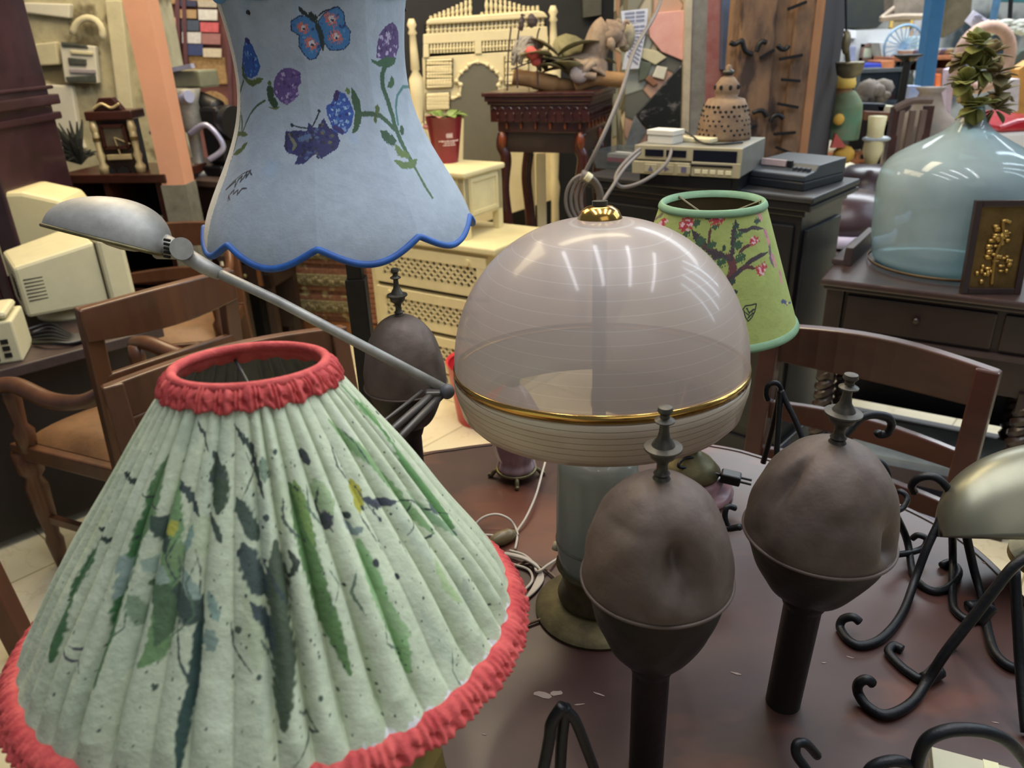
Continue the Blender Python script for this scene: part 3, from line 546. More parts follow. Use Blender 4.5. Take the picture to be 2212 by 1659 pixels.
# hanging coil of grey cable
yW = 2.62; C_ = lambda px, py, dy=0: aty(px, py, yW + dy)
t = thing('cable_coil', 'coil of grey cable tied up and hanging beside the carved console', 'cable', C_(1265, 400)); b = MB()
for k in range(4): b.tube([C_(1262 + (50 - k * 9) * math.cos(a) * .8 + k * 4, 432 + (54 - k * 5) * math.sin(a), k * .006) for a in np.linspace(0, 2 * PI, 40, endpoint=False)], .006, 7, True)
b.obj('coils', cordg, t, True)
MB().tube(smoothpath([C_(1262, 376), C_(1300, 300), C_(1342, 200, .1), C_(1370, 110, .3), C_(1420, 20, .6), C_(1440, -60, .8)]), .007, 8).obj('rising_lead', cordg, t, True)
MB().cyl(C_(1255, 378, -.01), C_(1272, 384, -.01), .018).obj('tie', cordg, t, 2); MB().cyl(C_(1266, 379, -.03), C_(1276, 386, -.03), .014).obj('plug_end', plastic, t, 2)
# ================================================================== STONE WALL AND DOOR SLAB
def mosaic_mat():
    m = mat('stone_mosaic', (186, 176, 160), .5, var=.1, scale=14); nt = m.node_tree; N = nt.nodes; L = nt.links; p = N['Principled BSDF']
    tc = N.new('ShaderNodeTexCoord'); v = N.new('ShaderNodeTexVoronoi'); v.inputs['Scale'].default_value = 6.5; L.new(tc.outputs['Object'], v.inputs[0])
    r = N.new('ShaderNodeValToRGB'); r.color_ramp.interpolation = 'CONSTANT'; e = r.color_ramp.elements; cs = [(168, 160, 140), (196, 190, 176), (120, 118, 104), (186, 150, 130), (150, 156, 150), (206, 196, 176), (96, 96, 90)]
    e[0].color = col(cs[0]); e[1].position = .2; e[1].color = col(cs[1])
    for i, c in enumerate(cs[2:]): x = e.new(.33 + i * .13); x.color = col(c)
    sep = N.new('ShaderNodeSeparateColor'); L.new(v.outputs['Color'], sep.inputs[0]); L.new(sep.outputs[0], r.inputs[0])
    v2 = N.new('ShaderNodeTexVoronoi'); v2.feature = 'DISTANCE_TO_EDGE'; v2.inputs['Scale'].default_value = 6.5; L.new(tc.outputs['Object'], v2.inputs[0])
    r2 = N.new('ShaderNodeValToRGB'); r2.color_ramp.elements[0].color = (.35, .33, .26, 1); r2.color_ramp.elements[1].position = .05; L.new(v2.outputs[0], r2.inputs[0])
    mx = N.new('ShaderNodeMixRGB'); mx.blend_type = 'MULTIPLY'; mx.inputs[0].default_value = 1; L.new(r.outputs[0], mx.inputs[1]); L.new(r2.outputs[0], mx.inputs[2]); L.new(mx.outputs[0], p.inputs['Base Color']); return m
yM = 4.1; M_ = lambda px, py, dy=0: aty(px, py, yM + dy)
a, b_ = M_(1352, 200), M_(1570, 200)
struct(MB().box(a.x, b_.x, yM, yM + .5, 0, 3.4).obj('wall_stone_pier', mosaic_mat()))
pinkm = mat('marble_pink', (208, 150, 142), .4, var=.08, scale=14, rgb2=(218, 170, 160)); blk = mat('marble_black', (34, 36, 36), .25, rgb2=(120, 118, 118), scale=9, var=.1, stretch=(1, 1, 2))
blk.node_tree.nodes['Color Ramp'].color_ramp.elements[0].position = .55
slab = lambda nm, pts, m, dy=-.02: struct(MB().ext([M_(x, y, dy) for x, y in pts], (0, .02, 0)).obj(nm, m, bev=.003))
slab('trim_pink_slab', [(1412, 28), (1480, 22), (1482, 50), (1478, 132), (1430, 112), (1404, 80), (1402, 62)], pinkm)
slab('trim_black_slab', [(1474, 138), (1468, 290), (1400, 282), (1376, 246)], blk); slab('trim_white_stone', [(1420, 142), (1442, 146), (1434, 172), (1410, 166)], stone_g); slab('trim_green_stone', [(1382, 132), (1408, 136), (1396, 170), (1380, 176)], mat('marble_green', (92, 100, 88), .4))
slab('trim_cream_stone', [(1390, 104), (1420, 110), (1440, 124), (1416, 140), (1384, 124)], stone); slab('trim_brown_stone', [(1402, 162), (1422, 180), (1412, 186), (1394, 172)], mat('marble_brown', (140, 100, 78), .4)); slab('trim_gray_slab', [(1372, 250), (1398, 284), (1372, 320), (1350, 318)], mat('marble_grey', (128, 132, 134), .35, rgb2=(80, 84, 88), scale=10))
paper = mat('paper_white_blue', (208, 212, 226), .6, rgb2=(188, 194, 214), scale=30)
for pts, lab, ln in [([(1342, 24), (1400, 18), (1398, 48), (1344, 52)], 'upper printed white paper pinned on the stone wall', 3), ([(1366, 52), (1398, 48), (1392, 72), (1366, 72)], 'lilac-banded paper between two white papers on the stone wall', 2), ([(1372, 74), (1394, 74), (1380, 148), (1344, 150), (1350, 120)], 'long printed paper hanging on the stone wall behind the sculpture', 7)]:
    o = MB().ext([M_(x, y, -.034) for x, y in pts], (0, .006, 0)).obj('poster', paper); tag(o, lab, 'paper'); tt = MB()
    for k in range(ln):
        u = (k + .7) / (ln + .4); l, r = Vector(M_(*pts[0], -.036)).lerp(M_(*pts[-1], -.036), u), Vector(M_(*pts[1], -.036)).lerp(M_(*pts[2], -.036), u); tt.beam(l.lerp(r, .12), l.lerp(r, .5), .002, .008, (0, 0, 1)); tt.beam(l.lerp(r, .55), l.lerp(r, .88), .002, .008, (0, 0, 1))
    c = tt.v; WM['tmp'] = WM[o.name]; tt.obj('printed_lines', mat('print_grey_blue', (130, 136, 160), .6), o)
struct(MB().ext([M_(1482, -40, -.05), M_(1497, -40, -.05), M_(1487, 320, -.05), M_(1473, 320, -.05)], (0, .05, 0)).obj('trim_cream_post', mat('post_cream', (176, 166, 146), .6)))
struct(MB().ext([M_(1497, -40, -.04), M_(1530, -40, -.04), M_(1520, 320, -.04), M_(1488, 320, -.04)], (0, .04, 0)).obj('trim_grey_stone', mat('stone_grey_veined', (140, 140, 136), .5, rgb2=(104, 100, 96), scale=9)))
struct(MB().ext([M_(1530, -40, -.04), M_(1564, -40, -.04), M_(1562, 320, -.04), M_(1520, 320, -.04)], (0, .04, 0)).obj('trim_rose_stone', mat('stone_rose', (158, 120, 118), .6, rgb2=(134, 72, 74), scale=8)))
struct(MB().ext([M_(1564, -40, -.1), M_(1583, -40, -.1), M_(1573, 150, -.1), M_(1560, 150, -.1)], (0, .06, 0)).obj('trim_blue_strip', mat('paint_blue_grey', (74, 88, 116), .5)))
# timber door slab with nails
yT = 3.75; T_ = lambda px, py, dy=0: aty(px, py, yT + dy)
t = thing('timber_slab', 'tall thick old timber slab with bent iron nails beside the stone wall', 'timber slab', (T_(1680, 200).x, yT, 0))
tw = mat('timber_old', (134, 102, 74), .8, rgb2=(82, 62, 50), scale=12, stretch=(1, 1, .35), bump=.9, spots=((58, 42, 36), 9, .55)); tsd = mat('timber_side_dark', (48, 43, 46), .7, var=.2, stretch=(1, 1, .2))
x0, x1 = T_(1575, 120).x, T_(1762, 120).x; x2 = aty(1816, 120, yT + .5).x; tl = (T_(1762, 0).x - T_(1738, 345).x)
hh = T_(1700, -60).z
MB().ext([(x0, yT, 0), (x1, yT, 0), (x1, yT, hh), (x0, yT, hh)], (0, .06, 0)).ext([(x0 + .05, yT - .03, 0), (x0 + .2, yT - .035, 0), (x0 + .19, yT - .03, hh), (x0 + .03, yT - .03, hh)], (0, .05, 0)).ext([(x1 - .12, yT - .03, 0), (x1, yT - .03, 0), (x1, yT - .03, hh), (x1 - .12, yT - .03, hh)], (0, .05, 0)).obj('boards', tw, t, bev=.01)
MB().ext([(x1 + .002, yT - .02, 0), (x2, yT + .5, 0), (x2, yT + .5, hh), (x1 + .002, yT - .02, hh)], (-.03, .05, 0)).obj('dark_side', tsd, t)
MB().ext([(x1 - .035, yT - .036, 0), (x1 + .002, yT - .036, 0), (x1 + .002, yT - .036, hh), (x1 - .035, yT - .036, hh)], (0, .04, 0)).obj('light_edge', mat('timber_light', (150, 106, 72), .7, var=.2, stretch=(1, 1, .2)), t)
nails = [[(1702, 20), (1742, 4)], [(1684, 128), (1733, 119)], [(1688, 172), (1728, 175)], [(1680, 224), (1724, 232)], [(1672, 290), (1718, 286)], [(1676, 318), (1712, 332)], [(1642, 126), (1672, 108)], [(1616, 278), (1634, 272)]]
curl = [[(1577, 92), (1588, 96), (1602, 88), (1606, 100), (1612, 112), (1626, 118)], [(1634, 112), (1640, 96), (1648, 90), (1656, 92)], [(1680, 98), (1688, 106), (1698, 106), (1704, 98)], [(1626, 244), (1636, 240), (1648, 240), (1656, 252)], [(1664, 264), (1670, 252), (1682, 248), (1692, 256)], [(1608, 246), (1612, 240), (1618, 236)], [(1672, 340), (1680, 337), (1690, 342)]]
for n_ in nails: MB().beam(T_(*n_[0], -.05), T_(*n_[1], -.05), .012, .016, (0, 1, 0)).obj('iron_nail', iron, t)
for n_ in curl: MB().tube(smoothpath([T_(a, b, -.055) for a, b in n_], 5), .011, 6).obj('bent_nail', iron, t, True)

# black cabinet with video gear
Z = 1.0; A, B = atz(1275, 378, Z), atz(1757, 428, Z); F, W = frame(A, B); D = .42
t = thing('black_cabinet', 'black dusty wooden cabinet carrying the old video recorder', 'cabinet', (A.x, A.y, 0)); dust = mat('wood_black_dusty', (24, 24, 27), .5, rgb2=(46, 45, 46), scale=7)
MB(F).box(-.03, W + .0, -.0, D, Z - .02, Z).obj('top', dust, t, bev=.006); MB(F).box(-.02, W - .01, .01, D - .01, Z - .05, Z - .02).box(0, W - .03, .02, D - .02, Z - .07, Z - .05).obj('moulding', blackwood, t, bev=.004)
MB(F).box(.02, W - .04, .03, D - .03, .06, Z - .07).obj('body', blackwood, t, bev=.003); MB(F).box(.0, W - .02, .015, D - .01, 0, .08).obj('plinth', blackwood, t, bev=.004)
for x0, x1 in ((.04, W / 2 - .02), (W / 2, W - .06)):
    d = MB(F).box(x0, x1, .018, .03, .12, Z - .1).obj('door', blackwood, t, bev=.004); MB(F).box(x0 + .06, x1 - .06, .012, .02, .18, Z - .16).obj('panel', mat('panel_black', (9, 9, 12), .3), d)
MB(F).box(W - .04, W - .028, .06, D - .06, .14, Z - .12).obj('side_panel', dust, t, bev=.003); MB(F).beam((W - .005, .0, Z - .035), (W - .005, D, Z - .035), .006, .012).obj('edge_line', dust, t)
# VCR on its black lower unit
L = lambda px, py, z: F.inverted() @ atz(px, py, z)
zb = Z + .05; zt = Z + .15; A2, B2 = atz(1378, 372, zb), atz(1592, 384, zb); Fv, Wv = frame(A2, B2); Dv = .3
zt = aty(A2.x and 1385, 312, A2.y).z
t = thing('tape_deck', 'black low tape deck under the silver video recorder on the black cabinet', 'tape deck', (A2.x, A2.y, Z)); MB(Fv).box(0, Wv, .015, Dv, Z, zb).obj('body', black, t, bev=.003); MB(Fv).box(.02, Wv - .02, .01, .016, Z + .01, zb - .01).obj('front', mat('panel_gloss_black', (12, 12, 20), .15), t)
vm = mat('vcr_champagne', (172, 162, 132), .4, .2, var=.06); vt = mat('vcr_grey_top', (128, 126, 116), .5, .2, var=.15)
t = thing('video_recorder', 'old champagne coloured video recorder with dark display windows on the black cabinet', 'video recorder', (A2.x, A2.y, zb)); hv = zt - zb
MB(Fv).box(-.01, Wv + .01, .0, Dv, zb, zt).obj('case', vt, t, bev=.003); MB(Fv).box(-.012, Wv + .012, -.008, .0, zb + hv * .5, zt).obj('front_upper', vm, t, bev=.002)
MB(Fv).box(-.014, Wv * .55, -.022, -.008, zb, zb + hv * .44).obj('front_lower', vm, t, bev=.002); MB(Fv).box(Wv * .56, Wv + .012, -.014, -.004, zb, zb + hv * .5).obj('front_lower', vm, t, bev=.002)
dsp = mat('display_navy', (10, 12, 26), .15)
for x0, x1 in ((.08, .27), (.3, .5)): MB(Fv).box(Wv * x0, Wv * x1, -.011, -.005, zb + hv * .62, zb + hv * .86).obj('display_window', dsp, t)
MB(Fv).box(Wv * .57, Wv * .99, -.011, -.005, zb + hv * .5, zb + hv * .9).obj('cassette_door', dsp, t); MB(Fv).box(Wv * .56, Wv * .96, -.017, -.01, zb + hv * .34, zb + hv * .42).obj('slot', black, t)
for i, sh in enumerate(('tri', 'right', 'sq')):
    x = Wv * (.16 + i * .17); z = zb + hv * .22; s_ = .009; pts = {'tri': [(-s_, -s_), (s_, -s_), (0, s_)], 'right': [(-s_, -s_), (s_, 0), (-s_, s_)], 'sq': [(-s_, -s_), (s_, -s_), (s_, s_), (-s_, s_)]}[sh]
    bt = MB(Fv).box(x - .022, x + .022, -.026, -.02, zb + hv * .08, zb + hv * .36).obj('button', vm, t, bev=.001); MB(Fv).ext([(x + a, -.0275, z + c) for a, c in pts], (0, .003, 0)).obj('button_symbol', mat('print_violet', (90, 84, 104), .5), bt)
for i in range(5): MB(Fv).box(Wv * (.6 + i * .075), Wv * (.655 + i * .075), -.018, -.013, zb + hv * .1, zb + hv * .24).obj('key', plastic, t, bev=.001)
q = Fv @ Vector((Wv * .2, .07, zt)); tb = thing('white_box', 'small white lidded box on the video recorder', 'box', q); Fq = Matrix.Translation(q) @ Matrix.Rotation(-.75, 4, 'Z'); wb = mat('card_white', (206, 202, 190), .6, var=.05)
MB(Fq).box(-.05, .05, -.035, .035, 0, .028).obj('base', wb, tb, bev=.002); MB(Fq).box(-.053, .053, -.038, .038, .028, .045).obj('lid', wb, tb, bev=.002)
q = Fv @ Vector((Wv * .5, .12, zt)); tag(MB(Matrix.Translation(q) @ Matrix.Rotation(-.75, 4, 'Z')).box(-.09, .06, -.03, .03, 0, .016).obj('cream_case', mat('card_cream', (196, 186, 150), .6), bev=.004), 'flat cream case lying behind the white box on the video recorder', 'case')
q = Fv @ Vector((Wv * .72, .06, zt + .006)); t = thing('black_cable', 'thin black cable with a silver tip lying across the video recorder', 'cable', q); MB(Fv).tube(smoothpath([(Wv * .3, .16, zt + .03), (Wv * .42, .12, zt + .02), (Wv * .6, .05, zt + .006), (Wv * .8, .04, zt + .006), (Wv * .95, .1, zt + .006)]), .004, 6).obj('lead', black, t, True)
# pierced clay/metal cloche
q = atz(1555, 303, zt); q = Fv @ Vector((Wv * .66, .22, zt)); t = thing('pierced_lantern', 'pierced rusty bell-shaped lantern with ball finial standing on the video recorder', 'lantern', q); rust = mat('lantern_rust', (138, 112, 82), .7, rgb2=(104, 80, 62), scale=20, bump=.5)
dq = dep(q) / F_PX; zz = lambda r: aty(1558, r, q.y).z - zt; prof = [(56 * dq, 0), (57 * dq, zz(292)), (53 * dq, zz(262)), (46 * dq, zz(232)), (38 * dq, zz(214)), (22 * dq, zz(210)), (26 * dq, zz(200)), (24 * dq, zz(182)), (14 * dq, zz(168)), (7 * dq, zz(164)), (12 * dq, zz(156)), (6 * dq, zz(150)), (6 * dq, zz(144)), (3 * dq, zz(140))]
bd = MB().lathe(prof, q, 40).obj('bell', rust, t, True); b = MB()
for row_ in range(7):
    u = (row_ + .6) / 7; z = zz(292) + (zz(224) - zz(292)) * u; r = (56 - 12 * u) * dq
    for k in range(26):
        a = 2 * PI * (k + .5 * (row_ % 2)) / 26
        if (k // 2 + row_) % 3 != 0: b.ball((q.x + r * math.cos(a), q.y + r * math.sin(a), zt + z), (.0065, .0065, .005), 6)
for k in range(8): a = 2 * PI * k / 8; b.ball((q.x + 25 * dq * math.cos(a), q.y + 25 * dq * math.sin(a), zt + zz(188)), (.007, .007, .009), 6)
b.obj('piercing', dark_hole, bd); MB().ball((q.x, q.y, zt + zz(157)), (13 * dq, 13 * dq, .012), 14).obj('finial', bronze, t, True)
# grey cassette player right
zp = Z + .0; A3, B3 = atz(1606, 392, Z + .01), atz(1735, 408, Z + .01); Fp, Wp = frame(A3, B3); gm = mat('plastic_slate', (46, 51, 57), .45, var=.12)
t = thing('cassette_player', 'slate grey cassette player at the right end of the black cabinet', 'cassette player', (A3.x, A3.y, Z)); Dp = .27; MB(Fp).box(0, Wp, 0, Dp, Z, Z + .03).obj('lower_case', mat('plastic_slate_dark', (26, 29, 34), .45), t, bev=.005)
MB(Fp).ext([(0, 0, Z + .03), (0, 0, Z + .05), (0, .07, Z + .058), (0, .09, Z + .075), (0, Dp, Z + .08), (0, Dp, Z + .03)], (Wp, 0, 0)).obj('upper_case', gm, t, bev=.004)
MB(Fp).beam((.02, .075, Z + .072), (Wp * .5, .075, Z + .072), .012, .02).obj('label_strip', mat('label_silver_pink', (168, 150, 150), .4), t); MB(Fp).beam((Wp * .52, .075, Z + .072), (Wp * .6, .075, Z + .072), .012, .02).obj('window', black, t)
for k in range(4): MB(Fp).box(Wp * (.66 + k * .075), Wp * (.71 + k * .075), .05, .066, Z + .058, Z + .066).obj('key', gm, t)
# glass tray and cassettes left
q = atz(1345, 362, Z); t = thing('glass_tray', 'clear glass tray with cassettes at the left end of the black cabinet', 'tray', (q.x, q.y, Z)); Fg = Matrix.Translation(q) @ Matrix.Rotation(math.radians(-43), 4, 'Z'); gls = mat('glass_clear_dark', (90, 96, 98), .08); gls.node_tree.nodes['Principled BSDF'].inputs['Alpha'].default_value = .45
b = MB(Fg).box(-.09, .12, -.06, .1, .0, .006)
for (x0, y0, x1, y1) in [(-.09, -.06, .12, -.06), (.12, -.06, .12, .1), (.12, .1, -.09, .1), (-.09, .1, -.09, -.06)]: b.ext([(x0, y0, .0), (x1, y1, .0), (x1 * 1.15, y1 * 1.15, .07), (x0 * 1.15, y0 * 1.15, .07)], (0, .004, 0))
b.obj('glass', gls, t)
for k in range(3): tag(MB(Fg).box(-.06, .06, -.03 + k * .004, .05, .008 + k * .016, .022 + k * .016).obj('cassette', mat('cassette_%d' % k, [(20, 24, 30), (150, 60, 80), (170, 172, 170)][k], .4)), '%s cassette in the stack inside the glass tray' % ['black bottom', 'pink middle', 'grey top'][k], 'cassette', 'cassettes in the glass tray')
# grey mains cables draping over the black cabinet
Y2 = A.y - .18; D_ = lambda px, py, y: aty(px, py, y)
t = thing('grey_cable', 'grey cable drooping in loops in front of the video recorder', 'cable', D_(1340, 400, 2.5))
MB().tube(smoothpath([D_(1452, 314, 2.72), D_(1444, 345, 2.6), D_(1420, 372, 2.55), D_(1380, 396, 2.5), D_(1345, 404, 2.5), D_(1330, 392, 2.5), D_(1335, 370, 2.55), D_(1360, 340, 2.62), D_(1382, 322, 2.7)]), .006, 7).tube(smoothpath([D_(1382, 330, 2.68), D_(1350, 362, 2.55), D_(1325, 400, 2.45), D_(1300, 446, 2.4), D_(1290, 520, 2.4)]), .006, 7).obj('lead', cordg, t, True)

# ================================================================== RIGHT SIDEBOARD, BOTTLE, RELIEF
Z = .78; B, Cc = atz(1790, 600, Z), atz(2212, 650, Z); d_ = (Cc - B).normalized(); Cc = B + d_ * .95; F, W = frame(B, Cc); D = .5
t = thing('sideboard', 'dark brown desk with drawers and twisted legs under the glass bottle', 'sideboard', (B.x, B.y, 0)); tp = mat('wood_dark_gloss', (58, 42, 38), .3, var=.3, scale=9, coat=.3)
MB(F).box(-.02, W, -.02, D, Z - .022, Z).obj('top', tp, t, bev=.006); MB(F).box(-.01, W - .01, -.01, D - .01, Z - .035, Z - .022).obj('moulding', wood_dark, t, bev=.004)
MB(F).box(.0, .05, 0, D - .02, Z - .3, Z - .035).box(.05, W - .03, .02, D - .02, Z - .3, Z - .035).obj('carcass', wood_dark, t, bev=.002)
for x0, x1 in ((.06, W * .5 - .01), (W * .5 + .01, W - .06)):
    d = MB(F).box(x0, x1, .008, .022, Z - .16, Z - .05).obj('drawer', wood_dark, t, bev=.004); MB(F).ball(((x0 + x1) / 2, 0, Z - .1), .011, 8).obj('knob', wood_dark, d, True)
MB(F).box(.04, W - .04, D - .03, D - .01, .18, Z - .3).obj('back_panel', mat('panel_navy_dark', (18, 20, 30), .4), t); MB(F).box(.04, W - .04, .0, .02, Z - .185, Z - .17).obj('rail', wood_grey, t); MB(F).box(.02, W - .02, .02, D - .02, .12, .145).obj('low_shelf', wood_grey, t)
for x in (.03, W * .62, W - .05):
    for y in (.03, D - .05):
        b = MB(F)
        for s_ in (0, 1): b.tube([(x + .016 * math.cos(v * 34 + s_ * PI), y + .016 * math.sin(v * 34 + s_ * PI), .1 + v * (Z - .42)) for v in np.linspace(0, 1, 50)], .017, 7)
        b.box(x - .028, x + .028, y - .028, y + .028, 0, .1).box(x - .026, x + .026, y - .026, y + .026, Z - .34, Z - .28); b.obj('twisted_leg', wood_dark, t, 2)
# back gallery rail / stacked frame left of the bottle
q0 = atz(1850, 562, Z); tag(MB(Matrix.Translation(F @ Vector((.03, .28, Z))) @ Matrix.Rotation(.95, 4, 'Z') ).box(-.12, .2, -.012, .012, 0, .06).box(-.12, .2, .012, .05, 0, .018).obj('wooden_ledge', wood_grey, bev=.003), 'dusty dark wooden ledge standing left of the glass bottle', 'ledge')
# demijohn
q = atz(2036, 572, Z); t = thing('demijohn', 'huge pale blue glass demijohn bottle standing on the dark sideboard', 'bottle', (q.x, q.y, Z)); dq = dep(q) / F_PX * .985
glass = bpy.data.materials.new('glass_blue'); glass.use_nodes = True; nt = glass.node_tree; N = nt.nodes; Lk = nt.links; p = N['Principled BSDF']; p.inputs['Base Color'].default_value = col(166, 182, 184); p.inputs['Roughness'].default_value = .09
tr = N.new('ShaderNodeBsdfTransparent'); tr.inputs[0].default_value = col(196, 222, 226); mxs = N.new('ShaderNodeMixShader'); tc = N.new('ShaderNodeTexCoord'); nz = N.new('ShaderNodeTexNoise'); nz.inputs['Scale'].default_value = 5; nz.inputs['Detail'].default_value = 6
Lk.new(tc.outputs['Object'], nz.inputs[0]); rp = N.new('ShaderNodeValToRGB'); rp.color_ramp.elements[0].color = (.45, .45, .45, 1); rp.color_ramp.elements[1].color = (.62, .62, .62, 1); rp.color_ramp.elements[0].position = .35; rp.color_ramp.elements[1].position = .65; Lk.new(nz.outputs[0], rp.inputs[0])
Lk.new(rp.outputs[0], mxs.inputs[0]); Lk.new(tr.outputs[0], mxs.inputs[1]); Lk.new(p.outputs[0], mxs.inputs[2]); Lk.new(mxs.outputs[0], N['Material Output'].inputs[0])
R_ = lambda row: (aty(2050, row, q.y).z - Z)
prof = [(0, 0), (.09, .002), (135 * dq, .012), (148 * dq, .05), (154 * dq, R_(500)), (157 * dq, R_(440)), (158 * dq, R_(400)), (153 * dq, R_(370)), (138 * dq, R_(345)), (108 * dq, R_(322)), (76 * dq, R_(303)), (48 * dq, R_(285)), (32 * dq, R_(268)), (23 * dq, R_(248)), (18 * dq, R_(232)), (16 * dq, R_(216)), (13 * dq, R_(215))]
pr = smoothpath([(r, 0, z) for r, z in prof], 4); MB().lathe([(max(0, v.x), v.z) for v in pr], (q.x, q.y, Z), 64, False).obj('glass_body', glass, t, True)
b = MB()
for r in (218, 228, 237): b.tube([(q.x + 18 * dq * math.cos(a), q.y + 18 * dq * math.sin(a), Z + R_(r)) for a in np.linspace(0, 2 * PI, 24, endpoint=False)], .0035, 6, True)
b.obj('neck_ring', mat('glass_rim', (150, 190, 192), .1), t, True)
MB().lathe([(151.5 * dq, R_(566)), (152.5 * dq, R_(562)), (153 * dq, R_(560))], (q.x, q.y, Z), 64, False).obj('residue_line', mat('residue_rust', (120, 98, 66), .7, var=.5, scale=4), t, True, solid=.001)
ddq = q
# dried flowers
fl = aty(2062, 222, q.y); t = thing('dried_flowers', 'bunch of dried olive and brown flowers stuck in the neck of the demijohn', 'flowers', (q.x, q.y, Z + R_(216)))
dfm = mat('petal_dry', (150, 130, 94), .8, rgb2=(96, 88, 44), scale=9, var=.3); dfg = mat('petal_olive', (112, 112, 52), .8, var=.4, scale=9)
MB().tube(smoothpath([(q.x, q.y, Z + R_(280)), aty(2085, 205, q.y - .02), aty(2110, 150, q.y - .04), aty(2120, 110, q.y - .05)]), .006, 6).obj('stem', mat('stem_dark', (50, 46, 34), .7), t, True)
ctr = [(2112, 98, 30), (2080, 130, 22), (2140, 120, 26), (2086, 176, 26), (2150, 160, 30), (2160, 200, 26), (2110, 232, 28), (2150, 236, 26), (2088, 200, 18), (2120, 150, 22)]
for i, (px, py, r) in enumerate(ctr):
    b = MB(); c = aty(px, py, q.y - .05 + (i % 3) * .03); rr = r * dq * 1.1
    for k in range(18): v = Vector((random.gauss(0, 1), random.gauss(0, 1), random.gauss(0, 1))).normalized(); leaf(b, c + v * rr * .15, v, rr * random.uniform(.9, 1.35), rr * .52, .1)
    b.obj('flower_head', dfm if i % 3 else dfg, t, True, solid=.001)
# brass relief in dark frame
y0 = aty(2085, 626, 2.12); zb_ = Z; q = atz(2090, 628, Z); yR = q.y; X0, X1 = aty(2090, 530, yR - .01).x, aty(2216, 530, yR - .02).x; zt_ = aty(2150, 430, yR).z
t = thing('brass_relief', 'embossed brass relief picture in a dark frame leaning at the foot of the demijohn', 'picture', (X0, yR, Z)); Fr_ = Matrix.Translation((X0, yR - .03, Z)) @ Matrix.Rotation(math.radians(-8), 4, 'Z') @ Matrix.Rotation(math.radians(-6), 4, 'X'); w_ = X1 - X0; h_ = zt_ - Z
for (a0, a1, c0, c1) in [(0, .018, 0, h_), (w_ - .018, w_, 0, h_), (.018, w_ - .018, 0, .018), (.018, w_ - .018, h_ - .018, h_)]: MB(Fr_).box(a0, a1, 0, .02, c0, c1).obj('frame_rail', wood_dark, t, bev=.002)
MB(Fr_).box(.016, w_ - .016, .008, .016, .016, h_ - .016).obj('brass_sheet', mat('brass_sheet', (132, 106, 60), .38, .8, rgb2=(98, 76, 44), scale=16, bump=.3), t); b = MB(Fr_)
for k in range(46):
    u = random.uniform(0, 1); z = h_ * (.12 + .62 * u); x = w_ * .5 + random.uniform(-1, 1) * w_ * (.32 - .22 * u); b.ball((x, .006, z), (random.uniform(.005, .013), .008, random.uniform(.004, .009)), 8)
b.tube(smoothpath([(w_ * .5, .006, h_ * .1), (w_ * .47, .004, h_ * .4), (w_ * .54, .004, h_ * .62), (w_ * .5, .004, h_ * .78), (w_ * .62, .005, h_ * .77)]), .005, 6); b.obj('embossed_spray', mat('brass_bright', (176, 142, 78), .28, .9), t, True)

# things under the sideboard: white cloth box, newspapers
q = F @ Vector((W * .45, .2, .145)); tag(MB(Matrix.Translation(q) @ Matrix.Rotation(-.5, 4, 'Z')).box(-.3, .2, -.12, .16, 0, .03).obj('glass_sheet', mat('sheet_pale', (150, 158, 156), .2)), 'stack of pale sheets lying on the low shelf of the sideboard', 'sheets')
q = F @ Vector((W * .72, .1, .145 + .031)); b = MB(Matrix.Translation(q)); b.add([(-.13, 0, 0), (.0, -.05, 0), (.13, .02, 0), (.0, .1, 0), (-.04, .02, .14), (.05, .03, .1)], [(0, 1, 4), (1, 2, 5), (1, 5, 4), (2, 3, 5), (3, 0, 4), (3, 4, 5)]); tag(b.obj('crumpled_paper', mat('paper_yellowed', (206, 200, 176), .7), solid=.002), 'crumpled yellowed paper on the low shelf of the sideboard', 'paper')
q = atz(1960, 1040, 0); tag(MB(Matrix.Translation(q) @ Matrix.Rotation(.2, 4, 'Z')).box(-.35, .35, -.3, .3, 0, .02).obj('cloth_sheet', mat('cloth_lilac', (166, 168, 186), .8, bump=.4, var=.15, scale=5), bev=.01), 'lilac cloth sheet spread on the floor behind the right armchair', 'cloth')
# ================================================================== FAR HALL ON THE RIGHT
def G(y): return lambda px, py, dy=0: aty(px, py, y + dy)
def panel(name, pts, y, th, m, label, cat, group=None, bev=.006): g = G(y); return tag(MB().ext([g(a, b) for a, b in pts], (0, th, 0)).obj(name, m, bev=bev), label, cat, group)
# blue steel post
g = G(6.0); t = tag(MB().ext([g(2018, -30), g(2048, -30), g(2012, 232), g(1984, 232)], (0, .12, 0)).obj('blue_post', mat('paint_blue', (66, 128, 182), .45, var=.08), bev=.01), 'bright blue painted steel post in the far hall', 'post')
g8 = G(9.3)
p0 = g8(1815, 120); fwall = MB().box(g8(1800, 60).x, g8(1965, 60).x, 9.3, 9.4, 0, g8(1830, 66).z).obj('wall_partition', mat('wall_pale_grey', (192, 192, 190), .8, rgb2=(170, 172, 174), scale=3)); struct(fwall)
def framed(px0, py0, px1, py1, y, fm, im, label):
    g = G(y); t = thing('framed_picture', label, 'picture', g((px0 + px1) / 2, py1)); a, b = g(px0, py0), g(px1, py1); w_ = .03 * y / 9
    MB().box(a.x, b.x, y, y + .03, b.z, b.z + w_).box(a.x, b.x, y, y + .03, a.z - w_, a.z).box(a.x, a.x + w_, y, y + .03, b.z, a.z).box(b.x - w_, b.x, y, y + .03, b.z, a.z).obj('frame', fm, t); MB().box(a.x + w_, b.x - w_, y + .01, y + .02, b.z + w_, a.z - w_).obj('canvas', im, t)
